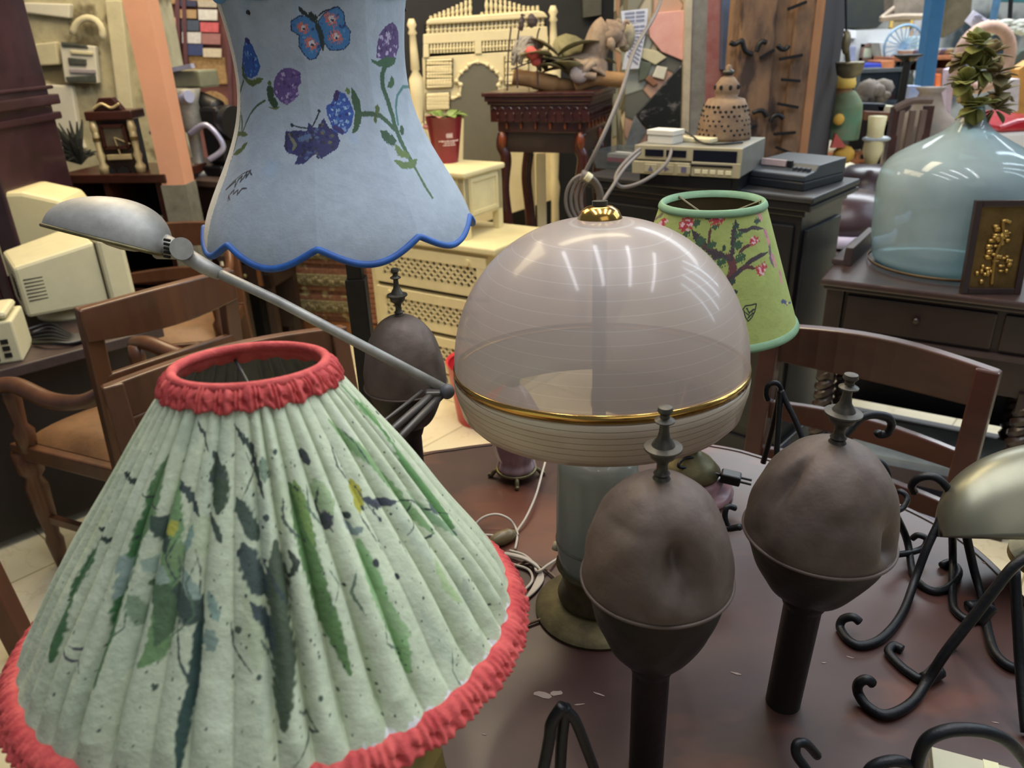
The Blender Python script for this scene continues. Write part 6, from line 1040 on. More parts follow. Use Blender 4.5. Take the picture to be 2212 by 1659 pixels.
y = .605; x, _ = axis(1420, 1200, y); Zr = lambda px, r: aty(px, r, y).z; dq = dep((x, y, Zr(1420, 1190))) / F_PX
egg_lamp('dented copper egg lantern nearest the camera in front of the dome lamp', x, y, Zr(1417, 1243), 165 * dq, Zr(1405, 1415), Zr(1428, 1034), Zr(1432, 876), [(.3, .48, .27, .2, .024), (.06, .2, .22, .22, -.004), (.62, .3, .16, .2, .006), (-.6, .72, .5, .05, .002), (.45, .25, .12, .12, .006)])
y = .69; x, _ = axis(1757, 1080, y); Zr = lambda px, r: aty(px, r, y).z; dq = dep((x, y, Zr(1757, 1090))) / F_PX
egg_lamp('dented copper egg lantern on the right of the table beside the iron stands', x, y, Zr(1755, 1152), 160 * dq, Zr(1735, 1278), Zr(1785, 956), Zr(1814, 806), [(-.75, .62, .15, .3, .013), (-.5, .3, .22, .25, -.004), (1.15, .18, .2, .2, .016), (.2, .5, .2, .1, .003), (.9, .45, .3, .12, .004)], math.radians(2.5))
y = 1.1; x, _ = axis(874, 800, y); Zr = lambda px, r: aty(px, r, y).z; dq = dep((x, y, Zr(874, 800))) / F_PX
egg_lamp('smooth brown egg lantern standing farthest back behind the grey desk lamp arm', x, y, Zr(875, 829), 90 * dq, Zr(880, 918), Zr(866, 682), Zr(856, 578), [(.9, .3, .2, .2, .003)])

# ================================================================== DOME LAMP
dx, dy = .108, .87; Zr = lambda r: aty(1300, r, dy).z; dq = lambda r: dep((dx, dy, Zr(r))) / F_PX
t = thing('dome_lamp', 'large mushroom lamp with frosted striped glass dome, brass band and brass cap', 'lamp', (dx, dy, TZ))
def frosted(name, a_, rgb, n, z0, z1, dark, wdt):
    m = bpy.data.materials.new(name); m.use_nodes = True; nt = m.node_tree; N = nt.nodes; L = nt.links; p = N['Principled BSDF']; p.inputs['Roughness'].default_value = .3; p.inputs['Coat Weight'].default_value = .35; p.inputs['Coat Roughness'].default_value = .08
    g_ = N.new('ShaderNodeNewGeometry'); sp = N.new('ShaderNodeSeparateXYZ'); L.new(g_.outputs['Position'], sp.inputs[0]); mr = N.new('ShaderNodeMapRange'); mr.inputs[1].default_value = z0; mr.inputs[2].default_value = z1; mr.inputs[4].default_value = n; mr.clamp = False; L.new(sp.outputs[2], mr.inputs[0])
    fr = N.new('ShaderNodeMath'); fr.operation = 'FRACT'; L.new(mr.outputs[0], fr.inputs[0]); ls = N.new('ShaderNodeMath'); ls.operation = 'LESS_THAN'; ls.inputs[1].default_value = wdt; L.new(fr.outputs[0], ls.inputs[0])
    mx = N.new('ShaderNodeMixRGB'); mx.inputs[1].default_value = col(rgb); mx.inputs[2].default_value = col(dark); L.new(ls.outputs[0], mx.inputs[0]); L.new(mx.outputs[0], p.inputs['Base Color'])
    tl_ = N.new('ShaderNodeBsdfTranslucent'); tl_.inputs[0].default_value = col(rgb); m1 = N.new('ShaderNodeMixShader'); m1.inputs[0].default_value = .38; L.new(p.outputs[0], m1.inputs[1]); L.new(tl_.outputs[0], m1.inputs[2])
    tr_ = N.new('ShaderNodeBsdfTransparent'); tr_.inputs[0].default_value = col(235, 225, 222); m2 = N.new('ShaderNodeMixShader'); m2.inputs[0].default_value = a_; L.new(tr_.outputs[0], m2.inputs[1]); L.new(m1.outputs[0], m2.inputs[2]); L.new(m2.outputs[0], N['Material Output'].inputs[0]); return m
RD = .1775; zb_ = aty(1303, 787, dy).z; pvd = Vector((dx, dy, zb_)); TD = Matrix.Translation(pvd) @ Matrix.Rotation(math.radians(-4.5), 4, 'X') @ Matrix.Translation(-pvd); ztp = Zr(474)
glu = frosted('glass_frosted_upper', .7, (204, 192, 184), 14, 1.15, 1.33, (222, 216, 210), .05); gll = frosted('glass_frosted_lower', .93, (200, 188, 168), 10, zb_ - .075, zb_, (110, 96, 82), .1)
pr = [(RD, zb_ + .004)] + [(RD * math.cos(a) ** .9, zb_ + .004 + (ztp - zb_ - .004) * math.sin(a)) for a in np.linspace(.02, PI / 2 - .12, 40)]
MB(TD).lathe(pr, (dx, dy, 0), 96, False).obj('dome_glass', glu, t, True)
zlow = zb_ - (aty(1300, 905, dy - RD).z - aty(1300, 1003, dy - RD + .014).z)
MB(TD).lathe([(RD - .001, zb_ - .004), (RD + .002, zb_ - .008), (RD + .001, zb_ - .02), (RD - .006, zlow + .012), (RD - .017, zlow)], (dx, dy, 0), 96, False).obj('lower_ring', gll, t, True, solid=.003)
MB(TD).lathe([(RD - .003, zb_ - .0045), (RD + .0015, zb_ - .0045), (RD + .0015, zb_ + .0045), (RD - .003, zb_ + .0045)], (dx, dy, 0), 96, False).obj('brass_band', brass, t, True)
q = dq(470); z0 = Zr(489); z1 = Zr(448)
MB(TD).lathe([(50 * q, z0 - .002), (49 * q, z0 + (z1 - z0) * .35), (42 * q, z0 + (z1 - z0) * .72), (28 * q, z1 - .001), (12 * q, z1)], (dx, dy, 0), 48).obj('brass_cap', brass, t, True); MB(TD).cyl((dx, dy, z1 - .001), (dx, dy, z1 + .005), .009).obj('cap_screw', bronze, t, 2)
MB(TD).cyl((dx, dy, 1.0), (dx, dy, z1 - .005), .0085).obj('inner_rod', mat('rod_steel', (44, 46, 46), .4, .5), t, True)
q = dq(1100); cg = frosted('glass_column', .96, (166, 172, 162), 1, 0, 1, (166, 172, 162), 0)
MB().lathe([(78 * q, Zr(1215)), (84 * q, Zr(1200)), (89 * q, Zr(1170)), (88 * q, Zr(1100)), (85 * q, Zr(1010)), (82 * q, Zr(985)), (60 * q, Zr(975))], (dx, dy, 0), 64).obj('glass_column', cg, t, True)
MB().lathe([(89.5 * q, Zr(1163)), (90.5 * q, Zr(1160)), (89.5 * q, Zr(1157))], (dx, dy, 0), 64, False).obj('column_ring', mat('ring_grey', (120, 122, 112), .4), t, True)
MB().lathe([(.05, TZ + .018), (.054, TZ + .03), (.046, TZ + .05), (.05, TZ + .07), (.056, Zr(1214))], (dx, dy, 0), 40).obj('neck', brass_old, t, True)
MB().lathe([(.085, TZ), (.086, TZ + .004), (.08, TZ + .009), (.066, TZ + .014), (.05, TZ + .022), (.0, TZ + .022)], (dx, dy, 0), 64, False).obj('brass_foot', brass_old, t, 2)
MB().cyl(atz(1199, 1188, .84), atz(1204, 1172, .85), .005).obj('white_screw', plastic, t, True)

# ================================================================== GREEN FLORAL LAMP
gx, gy = .316, 1.18; Zr = lambda r: aty(1524, r, gy).z; z0, z1 = Zr(694), Zr(434); q0, q1 = dep((gx, gy, z0)) / F_PX, dep((gx, gy, z1)) / F_PX; R0, R1 = 186 * q0, 109 * q1
f_rf = lambda z: R0 + (R1 - R0) * np.clip((np.asarray(z, float) - z0) / (z1 - z0), 0, 1)
pvg = Vector((gx, gy, z1)); TG = Matrix.Translation(pvg) @ Matrix.Rotation(math.radians(-1.2), 4, 'Y') @ Matrix.Translation(-pvg)
cv = Canvas(gx, gy, f_rf, z0, z1, 1100, 300, (158, 170, 92), TG); zg = lambda *p: [(1360 + x / 3.95, 380 + y / 3.95) for x, y in p]
S4 = lambda P_s, w_, c, rag=.4, tp=True: cv.stroke(zg(*P_s), w_ / 2.7, c, rag, tp)
for k in range(26): a, z = rr.uniform(-PI, PI), rr.uniform(z0, z1); cv.stroke(None, rr.uniform(18, 40), rr.choice([(166, 184, 96), (148, 170, 84), (164, 174, 92)]), .5, True, .5, [(a, z), (a + rr.uniform(-.2, .2), z - .02)])
br1, br2, lf, lf2 = (92, 52, 54), (64, 54, 58), (58, 88, 60), (46, 66, 54)
S4(((855, 900), (880, 820), (875, 740), (850, 700)), 60, (100, 54, 54), .3, False); S4(((820, 900), (880, 860), (960, 790), (1040, 720), (1110, 680), (1180, 650)), 30, br2, .3); S4(((860, 720), (780, 680), (700, 640), (630, 590), (570, 520), (535, 465)), 48, br2, .5); S4(((740, 650), (640, 600), (580, 540)), 18, br1, .4)
S4(((870, 720), (880, 600), (890, 500), (905, 380)), 36, br2, .6); S4(((920, 460), (980, 470), (1050, 440), (1140, 450)), 26, br2, .4); S4(((930, 660), (980, 610), (1035, 585)), 22, br1); S4(((672, 600), (680, 520), (692, 440)), 18, br1); S4(((950, 790), (1010, 775), (1070, 790)), 26, br1); S4(((1140, 450), (1190, 560), (1200, 700), (1230, 780)), 30, (104, 88, 96), .6); S4(((700, 640), (740, 690), (770, 660)), 44, br2, .8); S4(((800, 640), (808, 590)), 22, lf2); S4(((380, 470), (350, 500), (320, 480)), 22, lf2); S4(((190, 380), (250, 350), (290, 320)), 26, (110, 100, 86), .8)
for p, r in [((570, 400), 40), ((490, 488), 36), ((735, 428), 36), ((605, 560), 50), ((945, 700), 50), ((785, 735), 46), ((920, 590), 46), ((930, 500), 40), ((700, 590), 44), ((905, 430), 34), ((1090, 380), 34), ((900, 990), 22), ((680, 350), 34), ((880, 900), 26)]: S4(((p[0] - r * .8, p[1] + r * .4), (p[0] + r * .8, p[1] - r * .4)), r * 1.1, lf if r > 35 else lf2, .9)
def blossom(p, r, seed, A=(176, 52, 66), B_=(222, 176, 182)):
    q = random.Random(seed); S4(((p[0] - r * .3, p[1] + r * .3), (p[0] + r * .3, p[1] - r * .2)), r * 1.1, A, .8, False)
    for k in range(11): a = q.uniform(0, 6.28); d = q.uniform(.2, .9) * r; S4(((p[0] + d * math.cos(a), p[1] + d * math.sin(a)), (p[0] + d * math.cos(a) + 8, p[1] + d * math.sin(a) + 5)), r * .28, B_ if k % 3 else A, .6, False)
for i, (p, r) in enumerate([((280, 405), 52), ((485, 405), 62), ((755, 350), 66), ((1065, 550), 42), ((1125, 790), 54)]): blossom(p, r, i)
for i, p in enumerate([(1090, 290), (1110, 330), (1160, 480), (1180, 540), (1220, 690), (1240, 740), (1280, 820), (1290, 870)]): S4((p, (p[0] + 8, p[1] + 24)), 40, (196, 140, 132) if i % 2 else (190, 120, 140), .8, False)
S4(((960, 1150), (985, 1110), (1040, 1100), (1080, 1090), (1070, 1150), (1040, 1210), (1010, 1240), (985, 1200), (975, 1150)), 9, (40, 48, 40), .2, False); S4(((1000, 1130), (1020, 1170), (1060, 1140)), 12, (50, 60, 44), .6, False); S4(((1010, 1210), (1050, 1170)), 12, (44, 52, 40), .6, False); S4(((980, 1160), (1020, 1190)), 10, (50, 58, 44), .6, False)
S4(((1300, 1075), (1320, 1070), (1340, 1090)), 24, (70, 78, 112), .6, False); S4(((1345, 1085), (1375, 1080)), 14, (70, 78, 112), .6, False); S4(((1340, 1086), (1352, 1084)), 12, (206, 190, 120), .6, False)
t = thing('table_lamp', 'green cone lampshade painted with red blossom branches behind the dome lamp', 'lamp', (gx, gy, TZ)); M4 = np.array(TG)
P = np.stack([gx + cv.R * np.cos(cv.T + cv.th0), gy + cv.R * np.sin(cv.T + cv.th0), cv.Z], -1) @ M4[:3, :3].T + M4[:3, 3]
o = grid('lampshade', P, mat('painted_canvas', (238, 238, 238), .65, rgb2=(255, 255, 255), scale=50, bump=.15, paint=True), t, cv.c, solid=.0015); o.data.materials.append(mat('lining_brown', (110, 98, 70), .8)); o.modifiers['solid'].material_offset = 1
tg = mat('trim_sage', (120, 152, 118), .7, rgb2=(100, 134, 98), scale=30, stretch=(1, 1, 4))
def band(R_a, R_b, za, zb2, nm): MB(TG).lathe([(R_a + .001, za), (R_a + .002, za + (zb2 - za) * .2), (R_a * .7 + R_b * .3 + .0022, za + (zb2 - za) * .45), (R_a * .4 + R_b * .6 + .0022, za + (zb2 - za) * .7), (R_b + .001, zb2), (R_b - .001, zb2 + .001), (R_b - .004, za)], (gx, gy, 0), 72, False).obj(nm, tg, t, True)
band(R0 + .001, float(f_rf(z0 + .010)), z0 - .002, z0 + .009, 'bottom_trim'); band(float(f_rf(z1 - .009)), R1, z1 - .009, z1 + .0005, 'top_trim')
mp_ = mat('marble_rose', (104, 70, 74), .3, rgb2=(146, 112, 116), scale=8); b = MB(TG)
for k in range(3): a = k * 2.1; b.tube([(gx, gy, z1 - .03), (gx + (R1 - .002) * math.cos(a), gy + (R1 - .002) * math.sin(a), z1 - .004)], .0018, 6)
b.cyl((gx, gy, z1 - .16), (gx, gy, z1 - .03), .003); b.obj('shade_carrier', brass_old, t)
MB().lathe([(.078, TZ), (.08, TZ + .006), (.074, TZ + .014), (.06, TZ + .018), (.062, TZ + .03), (.054, TZ + .036)], (gx - .01, gy - .01, 0), 48).obj('rose_foot', mp_, t, True)
MB().lathe([(.052, TZ + .036), (.055, TZ + .044), (.04, TZ + .062), (.022, TZ + .075), (.014, TZ + .09)], (gx - .01, gy - .01, 0), 40).obj('brass_bell', brass_old, t, True); MB().lathe([(.02, TZ + .088), (.03, TZ + .12), (.016, TZ + .2), (.012, z1 - .16), (.02, z1 - .15), (.016, z1 - .1)], (gx - .01, gy - .01, 0), 24).obj('stem', mp_, t, True)
zp_ = lambda px, py, z: atz(px, py, z); pl = atz(1572, 1030, TZ + .045); d1 = (atz(1605, 1036, TZ + .04) - atz(1545, 1022, TZ + .045)).normalized()
t = thing('mains_plug', 'black mains plug on a black cord lying over the foot of the green lamp', 'plug', pl); MB().beam(pl - d1 * .012, pl + d1 * .022, .024, .018).obj('plug_body', black, t, bev=.003)
for s_ in (-1, 1): w_ = d1.cross(Vector((0, 0, 1))) * .007 * s_; MB().cyl(pl + d1 * .022 + w_, pl + d1 * .04 + w_, .0022).obj('pin', black, t)
MB().tube(smoothpath([pl - d1 * .012, zp_(1500, 1012, TZ + .06), zp_(1466, 1008, TZ + .07), zp_(1480, 990, TZ + .08), zp_(1512, 992, TZ + .07), zp_(1500, 1014, TZ + .05), zp_(1440, 1020, TZ + .02)]), .0028, 7).obj('cord', black, t, True)

# ================================================================== ROSE VASE LAMP BEHIND DOME
q = atz(1116, 1028, TZ); dq_ = dep(q) / F_PX; Zr = lambda r: aty(1112, r, q.y).z; t = thing('marble_lamp_base', 'pink ribbed marble vase lamp base on small brass feet behind the dome lamp', 'lamp base', q)
rm = mat('marble_pink_dusky', (132, 104, 108), .22, rgb2=(170, 146, 150), scale=9, coat=.4); nu = 96; T, V = np.meshgrid(np.linspace(0, 2 * PI, nu, endpoint=False), np.linspace(0, 1, 40))
prz = [(Zr(1014), 34), (Zr(1004), 40), (Zr(990), 36), (Zr(975), 42), (Zr(960), 46), (Zr(930), 52), (Zr(890), 50), (Zr(850), 30), (Zr(830), 14)]; zz_ = prz[0][0] + (prz[-1][0] - prz[0][0]) * V; R = np.interp(zz_, [p[0] for p in prz], [p[1] for p in prz]) * dq_ * (1 + .06 * np.abs(np.cos(T * 4)))
grid('ribbed_vase', np.stack([q.x + R * np.cos(T), q.y + R * np.sin(T), zz_], -1), rm, t); MB().lathe([(38 * dq_, TZ + .012), (44 * dq_, TZ + .014), (44 * dq_, TZ + .02), (34 * dq_, Zr(1014) + .001)], (q.x, q.y, 0), 32).obj('brass_ring', brass_old, t, True)
for k in range(4): a = -PI / 2 + k * PI / 2; p_ = Vector((q.x + 40 * dq_ * math.cos(a), q.y + 40 * dq_ * math.sin(a), TZ)); o_ = Vector((math.cos(a), math.sin(a), 0)) * .012; MB().tube(smoothpath([p_ - o_ * .3 + Vector((0, 0, .016)), p_ + o_ * .5 + Vector((0, 0, .012)), p_ + o_ + Vector((0, 0, .004)), p_ + o_ * 1.5 + Vector((0, 0, .006))]), .004, 8).obj('foot', brass_old, t, True)
MB().cyl((q.x, q.y, Zr(832)), (q.x, q.y, Zr(832) + .03), .012).obj('socket', brass_old, t, True)

# ================================================================== GREY DESK LAMP
dl = lambda px, py, y: aty(px, py, y)
J = dl(966, 843, .98); Hd = dl(395, 545, 1.08)
t = thing('desk_lamp', 'dusty grey metal desk lamp with long jointed arm and shell-shaped head', 'desk lamp', (-.16, .72, TZ))
MB().tube([dl(440, 575, 1.07), dl(600, 650, 1.05), J], [.0072, .0072, .0072], 14).obj('upper_arm', silver, t, True)
MB().tube([dl(392, 545, 1.08), dl(440, 575, 1.07), dl(475, 592, 1.066)], [.012, .0115, .0095], 14).obj('arm_sleeve', silver, t, True)
MB().cyl(dl(392, 537, 1.055), dl(392, 537, 1.085), .0155, n=24).obj('pivot_disc', silver, t, 2)
nb = MB().tube([dl(395, 543, 1.08), dl(345, 530, 1.09)], [.012, .02], 16)
nb.obj('neck', silver, t, True)
for k in range(5): a = dl(372 - k * 0, 520 + k * 8, 1.066); MB().beam(dl(354, 517 + k * 9, 1.066), dl(368, 520 + k * 9, 1.066), .003, .0035, (0, 1, 0)).obj('vent_slot', dark_hole, t)
# shell head: elongated half ellipsoid
hc = dl(232, 512, 1.09); tipL, tipR = dl(98, 486, 1.09), dl(362, 552, 1.09); X_ = (tipR - tipL); Lh = X_.length / 2; X_.normalize(); Yv = Vector(ray(232, 500).tolist()).normalized(); Yv = (Yv - X_ * Yv.dot(X_)).normalized(); Zv = X_.cross(Yv); hc = (tipL + tipR) / 2
FH = Matrix.Translation(hc) @ Matrix(((X_.x, Yv.x, Zv.x), (X_.y, Yv.y, Zv.y), (X_.z, Yv.z, Zv.z))).to_4x4()
T, V = np.meshgrid(np.linspace(0, PI, 60), np.linspace(0, PI, 60)); xl = -np.cos(V) * Lh; wv = np.sin(V) ** .75; prof_w = wv * (1 + .18 * np.cos(V) * -1)
P = np.stack([xl, np.cos(T) * .058 * prof_w, np.sin(T) * .062 * prof_w], -1); M4 = np.array(FH); P = P @ M4[:3, :3].T + M4[:3, 3]
grid('lamp_head', P, silver, t, closed=False, solid=.002)
b = MB(FH).tube([(-math.cos(v) * Lh, math.copysign(1, u) * .058 * math.sin(v) ** .75 * (1 - .18 * math.cos(v)), -.001) for u in (1,) for v in np.linspace(.02, PI - .02, 30)] + [(-math.cos(v) * Lh, -.058 * math.sin(v) ** .75 * (1 - .18 * math.cos(v)), -.001) for v in np.linspace(PI - .02, .02, 30)], .0028, 6, True); b.obj('head_rim', brass_old, t, True)
MB(FH).ball((.02, 0, .014), (.05, .03, .022), 16).obj('bulb', mat('bulb_dusty', (150, 144, 124), .3), t, True)
MB().ball(J + Vector((.0, -.004, 0)), (.011, .011, .011), 16).obj('elbow_knob', mat('knob_grey', (84, 84, 88), .5), t, True); gm_ = mat('metal_grey_dark', (92, 88, 84), .45, .5, var=.2)
for (a, c) in [((955, 852), (800, 1010)), ((938, 848), (776, 992)), ((912, 845), (760, 965))]:
    p_, q_ = dl(*a, .975), dl(*c, .86); MB().tube([p_, q_], .0055 if a[0] != 912 else .0028, 10).obj('lower_arm', gm_, t, True)
MB().box(J.x - .03, J.x - .008, .965, .985, J.z - .012, J.z + .004).obj('elbow_bracket', gm_, t, bev=.003)
e0 = dl(785, 1000, .86); MB().tube([e0, (-.155, .8, .87), (-.155, .78, TZ + .02)], .007, 10).obj('column', gm_, t, True); MB().lathe([(.0, 0), (.065, 0), (.066, .012), (.04, .022), (0, .022)], (-.155, .78, TZ), 40, False).obj('base', silver, t, 2)

# ================================================================== IRON STANDS
def zi(*p): return [(1560 + x / 2.373, 960 + y / 2.373) for x, y in p]
def rod(pts, ya, yb, r, parent, name='rod', k=5):
    n = len(pts); L_ = [0]
    for i in range(1, n): L_.append(L_[-1] + math.hypot(pts[i][0] - pts[i - 1][0], pts[i][1] - pts[i - 1][1]))
    P_ = [aty(px, py, ya + (yb - ya) * L_[i] / L_[-1]) for i, (px, py) in enumerate(pts)]
    for p_ in P_:
        if p_.z < TZ + r: d = (p_ - Vector(CAM)); u = (TZ + r - 1.5) / (p_.z - 1.5); p_.xyz = Vector(CAM) + d * u
    return MB().tube(smoothpath(P_, k), r, 9).obj(name, iron, parent, True)
t = thing('iron_stand', 'black iron scroll stand with curled feet right of the right egg lantern', 'stand', atz(1900, 1420, TZ))
rod(zi((985, 245), (972, 210), (1010, 172), (1080, 165), (1135, 200), (1165, 262), (1120, 380), (1050, 530), (990, 690), (940, 830), (880, 930), (800, 1005), (710, 1030), (645, 1000), (605, 940), (620, 897), (670, 885), (705, 910)), .97, .80, .0058, t)
rod(zi((730, 75), (800, 90), (848, 150), (840, 285), (900, 380), (950, 500), (975, 650), (1010, 710), (1080, 750), (1150, 738), (1200, 690), (1212, 645), (1170, 605), (1125, 620)), .95, .97, .0055, t)
rod(zi((870, 568), (960, 556), (1030, 530), (1048, 485), (1005, 465), (975, 482)), .93, .98, .0048, t); rod(zi((880, 345), (925, 325), (948, 275), (915, 242), (878, 255)), .96, 1.0, .0046, t)
MB().ball(aty(1914, 1080, .95), .009, 10).obj('clamp', iron, t, True)
t = thing('iron_stand', 'black iron scroll stand under the brass banker lamp shade', 'stand', atz(2130, 1360, TZ))
rod(zi((1180, 440), (1182, 600), (1180, 800), (1205, 862), (1265, 900), (1330, 890), (1370, 840)), .93, .93, .0056, t); rod(zi((1246, 440), (1290, 640), (1330, 780), (1360, 950), (1400, 1070), (1480, 1140), (1560, 1140)), .9, .84, .006, t); rod(zi((1180, 440), (1246, 440)), .93, .9, .005, t)
rod([(2090, 1310), (2140, 1304)], .9, .9, .008, t, 'clamp')
t = thing('iron_stand', 'biggest black iron stand with thick slanting leg at the right edge', 'stand', atz(1990, 1500, TZ))
rod(zi((1600, 560), (1500, 620), (1400, 740), (1300, 870), (1150, 1060), (1060, 1200), (985, 1310), (900, 1370), (820, 1385), (740, 1340), (695, 1270), (702, 1222), (740, 1205), (770, 1225)), .72, .685, .0062, t)
rod(zi((1490, 630), (1390, 750), (1180, 1030), (1040, 1190), (960, 1170), (890, 1110), (853, 1062), (880, 1032), (925, 1052)), .74, .80, .0058, t)
rod(zi((1500, 640), (1515, 900), (1530, 1150), (1560, 1480)), .73, .64, .0062, t); rod([(2140, 1304), (2108, 1340)], .765, .76, .011, t, 'clamp'); rod([(2030, 1450), (1998, 1468)], .735, .73, .009, t, 'clamp')
t = thing('iron_stand', 'black iron stand with a wide arched rod at the bottom right corner', 'stand', atz(2080, 1640, TZ))
rod([(1984, 1740), (1980, 1660), (1998, 1605), (2035, 1582), (2085, 1576), (2140, 1584), (2190, 1612), (2240, 1680)], .50, .50, .0062, t); rod([(1862, 1700), (1880, 1662), (1918, 1645), (1958, 1650), (1990, 1690)], .5, .5, .0055, t, 'plate')
rod([(1765, 1632), (1742, 1607), (1722, 1607), (1720, 1630), (1742, 1662), (1780, 1720)], .55, .52, .0048, t)
t = thing('iron_stand', 'black iron stand apex poking up at the bottom edge left of the nearest egg', 'stand', atz(1230, 1690, TZ))
rod([(1216, 1524), (1192, 1560), (1186, 1600), (1168, 1690), (1150, 1780)], .47, .46, .0052, t); rod([(1222, 1527), (1216, 1570), (1212, 1620), (1206, 1760)], .475, .48, .0052, t); rod([(1222, 1535), (1242, 1556), (1268, 1620), (1300, 1710), (1320, 1790)], .475, .5, .0048, t)
t = thing('iron_stand', 'slim black iron stand with hooked top left of the right egg lantern', 'stand', atz(1670, 975, TZ)); zz2 = lambda *p: [(1560 + x / 3.39, 640 + y / 3.39) for x, y in p]
rod(zz2((335, 760), (322, 720), (330, 665), (362, 638), (400, 638), (428, 672), (430, 720)), 1.16, 1.16, .0045, t); rod(zz2((425, 690), (400, 820), (360, 1000), (300, 1220)), 1.16, 1.17, .005, t); rod(zz2((430, 690), (418, 850), (408, 1000), (395, 1200)), 1.16, 1.12, .005, t); rod(zz2((432, 690), (470, 780), (530, 900), (590, 1050), (640, 1220)), 1.16, 1.1, .005, t)
t = thing('iron_stand', 'black iron stand with large curl rising behind the right egg lantern finial', 'stand', atz(1850, 1130, TZ))
rod(zz2((860, 1050), (930, 980), (1010, 895), (1100, 868), (1200, 880), (1240, 930), (1212, 1000), (1150, 1012), (1135, 990)), .88, .9, .0055, t); rod(zz2((870, 1040), (900, 1150), (960, 1320), (1000, 1500), (1020, 1700)), .88, .86, .0055, t); rod([(1560, 1135), (1574, 1142), (1600, 1138)], .97, .95, .005, t); rod([(1588, 1098), (1571, 1095), (1566, 1116), (1575, 1138), (1600, 1140)], .98, .96, .0045, t)
t.location = t.location

# ================================================================== BANKER LAMP AT RIGHT EDGE
bl = aty(2250, 1165, .9); bsh = mat('brass_satin_olive', (124, 122, 104), .36, .7, var=.15, scale=8); t = thing('banker_lamp', 'satin olive brass banker lamp with half-barrel shade at the right edge', 'lamp', (bl.x + .06, .9, TZ))
xL = aty(2040, 1140, .9).x; zr_ = aty(2045, 1160, .9).z; ztp_ = aty(2190, 968, .9).z; hS = ztp_ - zr_; LX = .21
T, V = np.meshgrid(np.linspace(0, PI, 60), np.linspace(0, PI, 70)); sv = np.clip(np.sin(V), 0, 1) ** .78
P = np.stack([xL + LX - np.cos(V) * LX, .9 - np.cos(T) * .075 * sv, zr_ - (xL * 0) + np.sin(T) ** .85 * hS * sv * .98], -1)
Mr = Matrix.Translation((xL, .9, zr_)) @ Matrix.Rotation(math.radians(3), 4, 'Y') @ Matrix.Rotation(math.radians(-33), 4, 'X') @ Matrix.Translation((-xL, -.9, -zr_)); M4 = np.array(Mr); P = P @ M4[:3, :3].T + M4[:3, 3]
grid('shade', P, bsh, t, closed=False, solid=.002)
MB(Mr).tube([(xL + LX - math.cos(v) * LX * .62, .9 - .075 * math.cos(a_) * .8, zr_ + hS * .62 * math.sin(a_) + .034) for v in (1.9,) for a_ in np.linspace(.3, 2.8, 20)], .0015, 6).obj('groove', mat('groove_dark', (70, 66, 50), .5), t)
MB().cyl((xL + LX, .93, TZ + .02), (xL + LX, .93, zr_ + hS * .8), .008).obj('stem', brass_old, t, True); MB().lathe([(0, 0), (.07, 0), (.07, .012), (.03, .022), (0, .022)], (xL + LX, .93, TZ), 40, False).obj('base', brass_old, t, 2)

# cream boxed books at bottom right
q = atz(2012, 1612, TZ + .045); q.z = TZ; dv = (atz(2200, 1662, TZ + .045) - atz(2012, 1612, TZ + .045)); Fb = Matrix.Translation(q) @ Matrix.Rotation(math.atan2(dv.y, dv.x), 4, 'Z')
for k, (z0, z1, lb) in enumerate([(0, .014, 'bottom cream booklet of the stack at the bottom right corner'), (.0145, .029, 'middle cream booklet of the stack at the bottom right corner'), (.0295, .045, 'top cream booklet of the stack at the bottom right corner')]):
    o = MB(Fb).box(0, .13, -.13, 0, z0, z1).obj('booklet', mat('booklet_cream', (176, 172, 146), .6, var=.08), bev=.001); tag(o, lb, 'booklet', None)
    WM[o.name] = WM[o.name]; MB(Fb).box(.048, .062, -.131, .001, z0 - .0 + .001, z1 + .0004).obj('pale_strip', mat('booklet_strip', (196, 192, 150), .5), o)
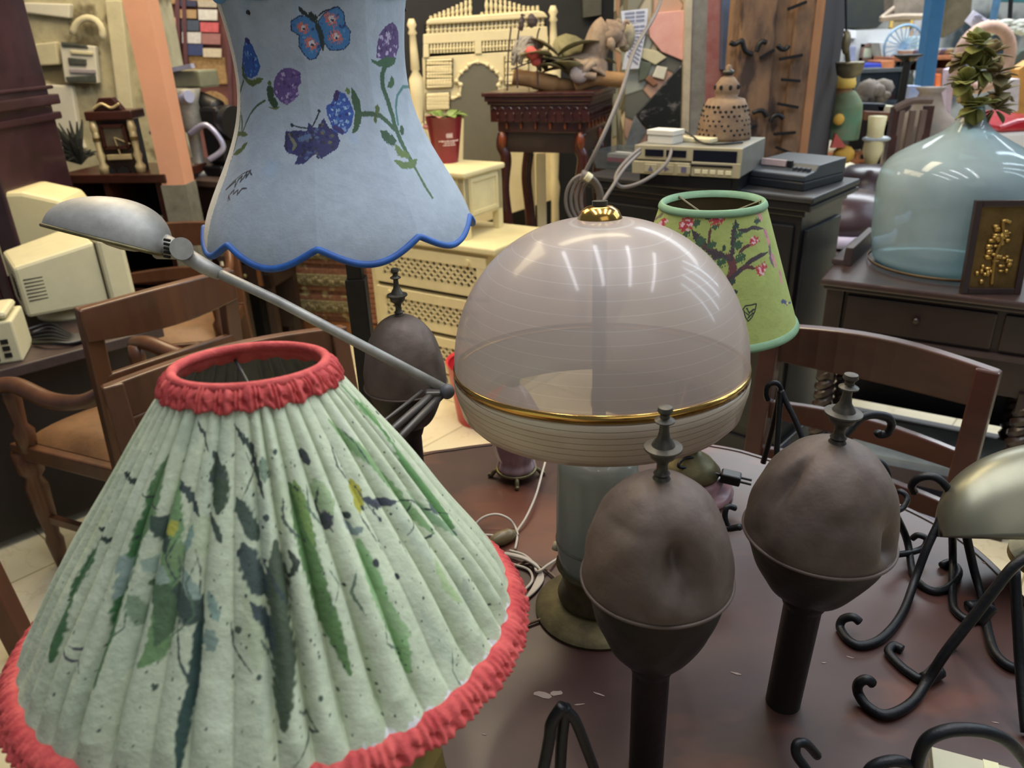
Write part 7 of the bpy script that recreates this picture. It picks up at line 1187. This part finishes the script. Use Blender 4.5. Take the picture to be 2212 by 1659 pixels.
# ================================================================== CORDS ON THE TABLE
zc = lambda *p: [atz(980 + x / 3.318, 900 + y / 3.318, TZ + .004) for x, y in p]
t = thing('beige_cord', 'beige cord with inline switch coiled on the table beside the dome lamp foot', 'cord', atz(1130, 1230, TZ))
def cpath(pts, lift=()):
    P_ = zc(*pts)
    for i, h in lift: P_[i] = P_[i] + (Vector(CAM) - P_[i]).normalized() * h
    return smoothpath(P_, 6)
b = MB(); b.tube(cpath([(680, 250), (640, 380), (590, 560), (520, 720), (450, 830), (455, 870), (440, 950)], [(0, .06), (1, .04), (2, .03), (3, .015)]), .0022, 7); b.tube(cpath([(90, 900), (130, 810), (200, 730), (300, 700), (390, 730), (440, 790), (460, 850)], [(2, .02), (3, .03), (4, .02)]), .0022, 7)
b.tube(cpath([(100, 880), (200, 850), (300, 855), (340, 870)]), .0022, 7)
for k in range(7): o_ = k * 9; b.tube(cpath([(190 + o_, 985 - k * 2), (330 + o_, 975 + k * 3), (480 + o_ * .6, 1000 + k * 4), (590 + o_ * .5, 1060 + k * 6), (640 - k * 6, 1150), (600 - o_ * .9, 1230 + k * 4), (520 - o_ * .5, 1300 + k * 3), (470 - o_, 1290)], [(2, .006 + k * .0015), (3, .008)]), .002, 6)
b.tube(cpath([(400, 960), (500, 990), (570, 1050), (600, 1110), (680, 1060), (745, 1018)], [(3, .01), (4, .01)]), .0022, 7); b.tube(cpath([(340, 1040), (430, 1060), (540, 1100), (560, 1180), (480, 1260), (380, 1300)]), .0022, 7)
b.obj('cord', cordm, t, True)
a, c = zc((255, 930), (445, 850)); a.z = c.z = TZ + .01; MB().tube([a, a.lerp(c, .15), a.lerp(c, .45), a.lerp(c, .75), c], [.003, .009, .0125, .0115, .004], 14).obj('inline_switch', mat('switch_bronze', (116, 102, 70), .35), t, True)
t = thing('power_cable', 'thin brown cord running from the dome lamp foot towards the green lampshade', 'cord', atz(1130, 1350, TZ)); MB().tube(cpath([(800, 1240), (810, 1300), (760, 1370), (650, 1440), (520, 1490), (440, 1520), (300, 1560)]), .0022, 7).tube(cpath([(770, 1200), (700, 1130), (600, 1060), (520, 1040), (400, 1100), (380, 1200), (420, 1260)]), .002, 7).obj('cord', mat('cord_brown', (112, 88, 66), .5), t, True)
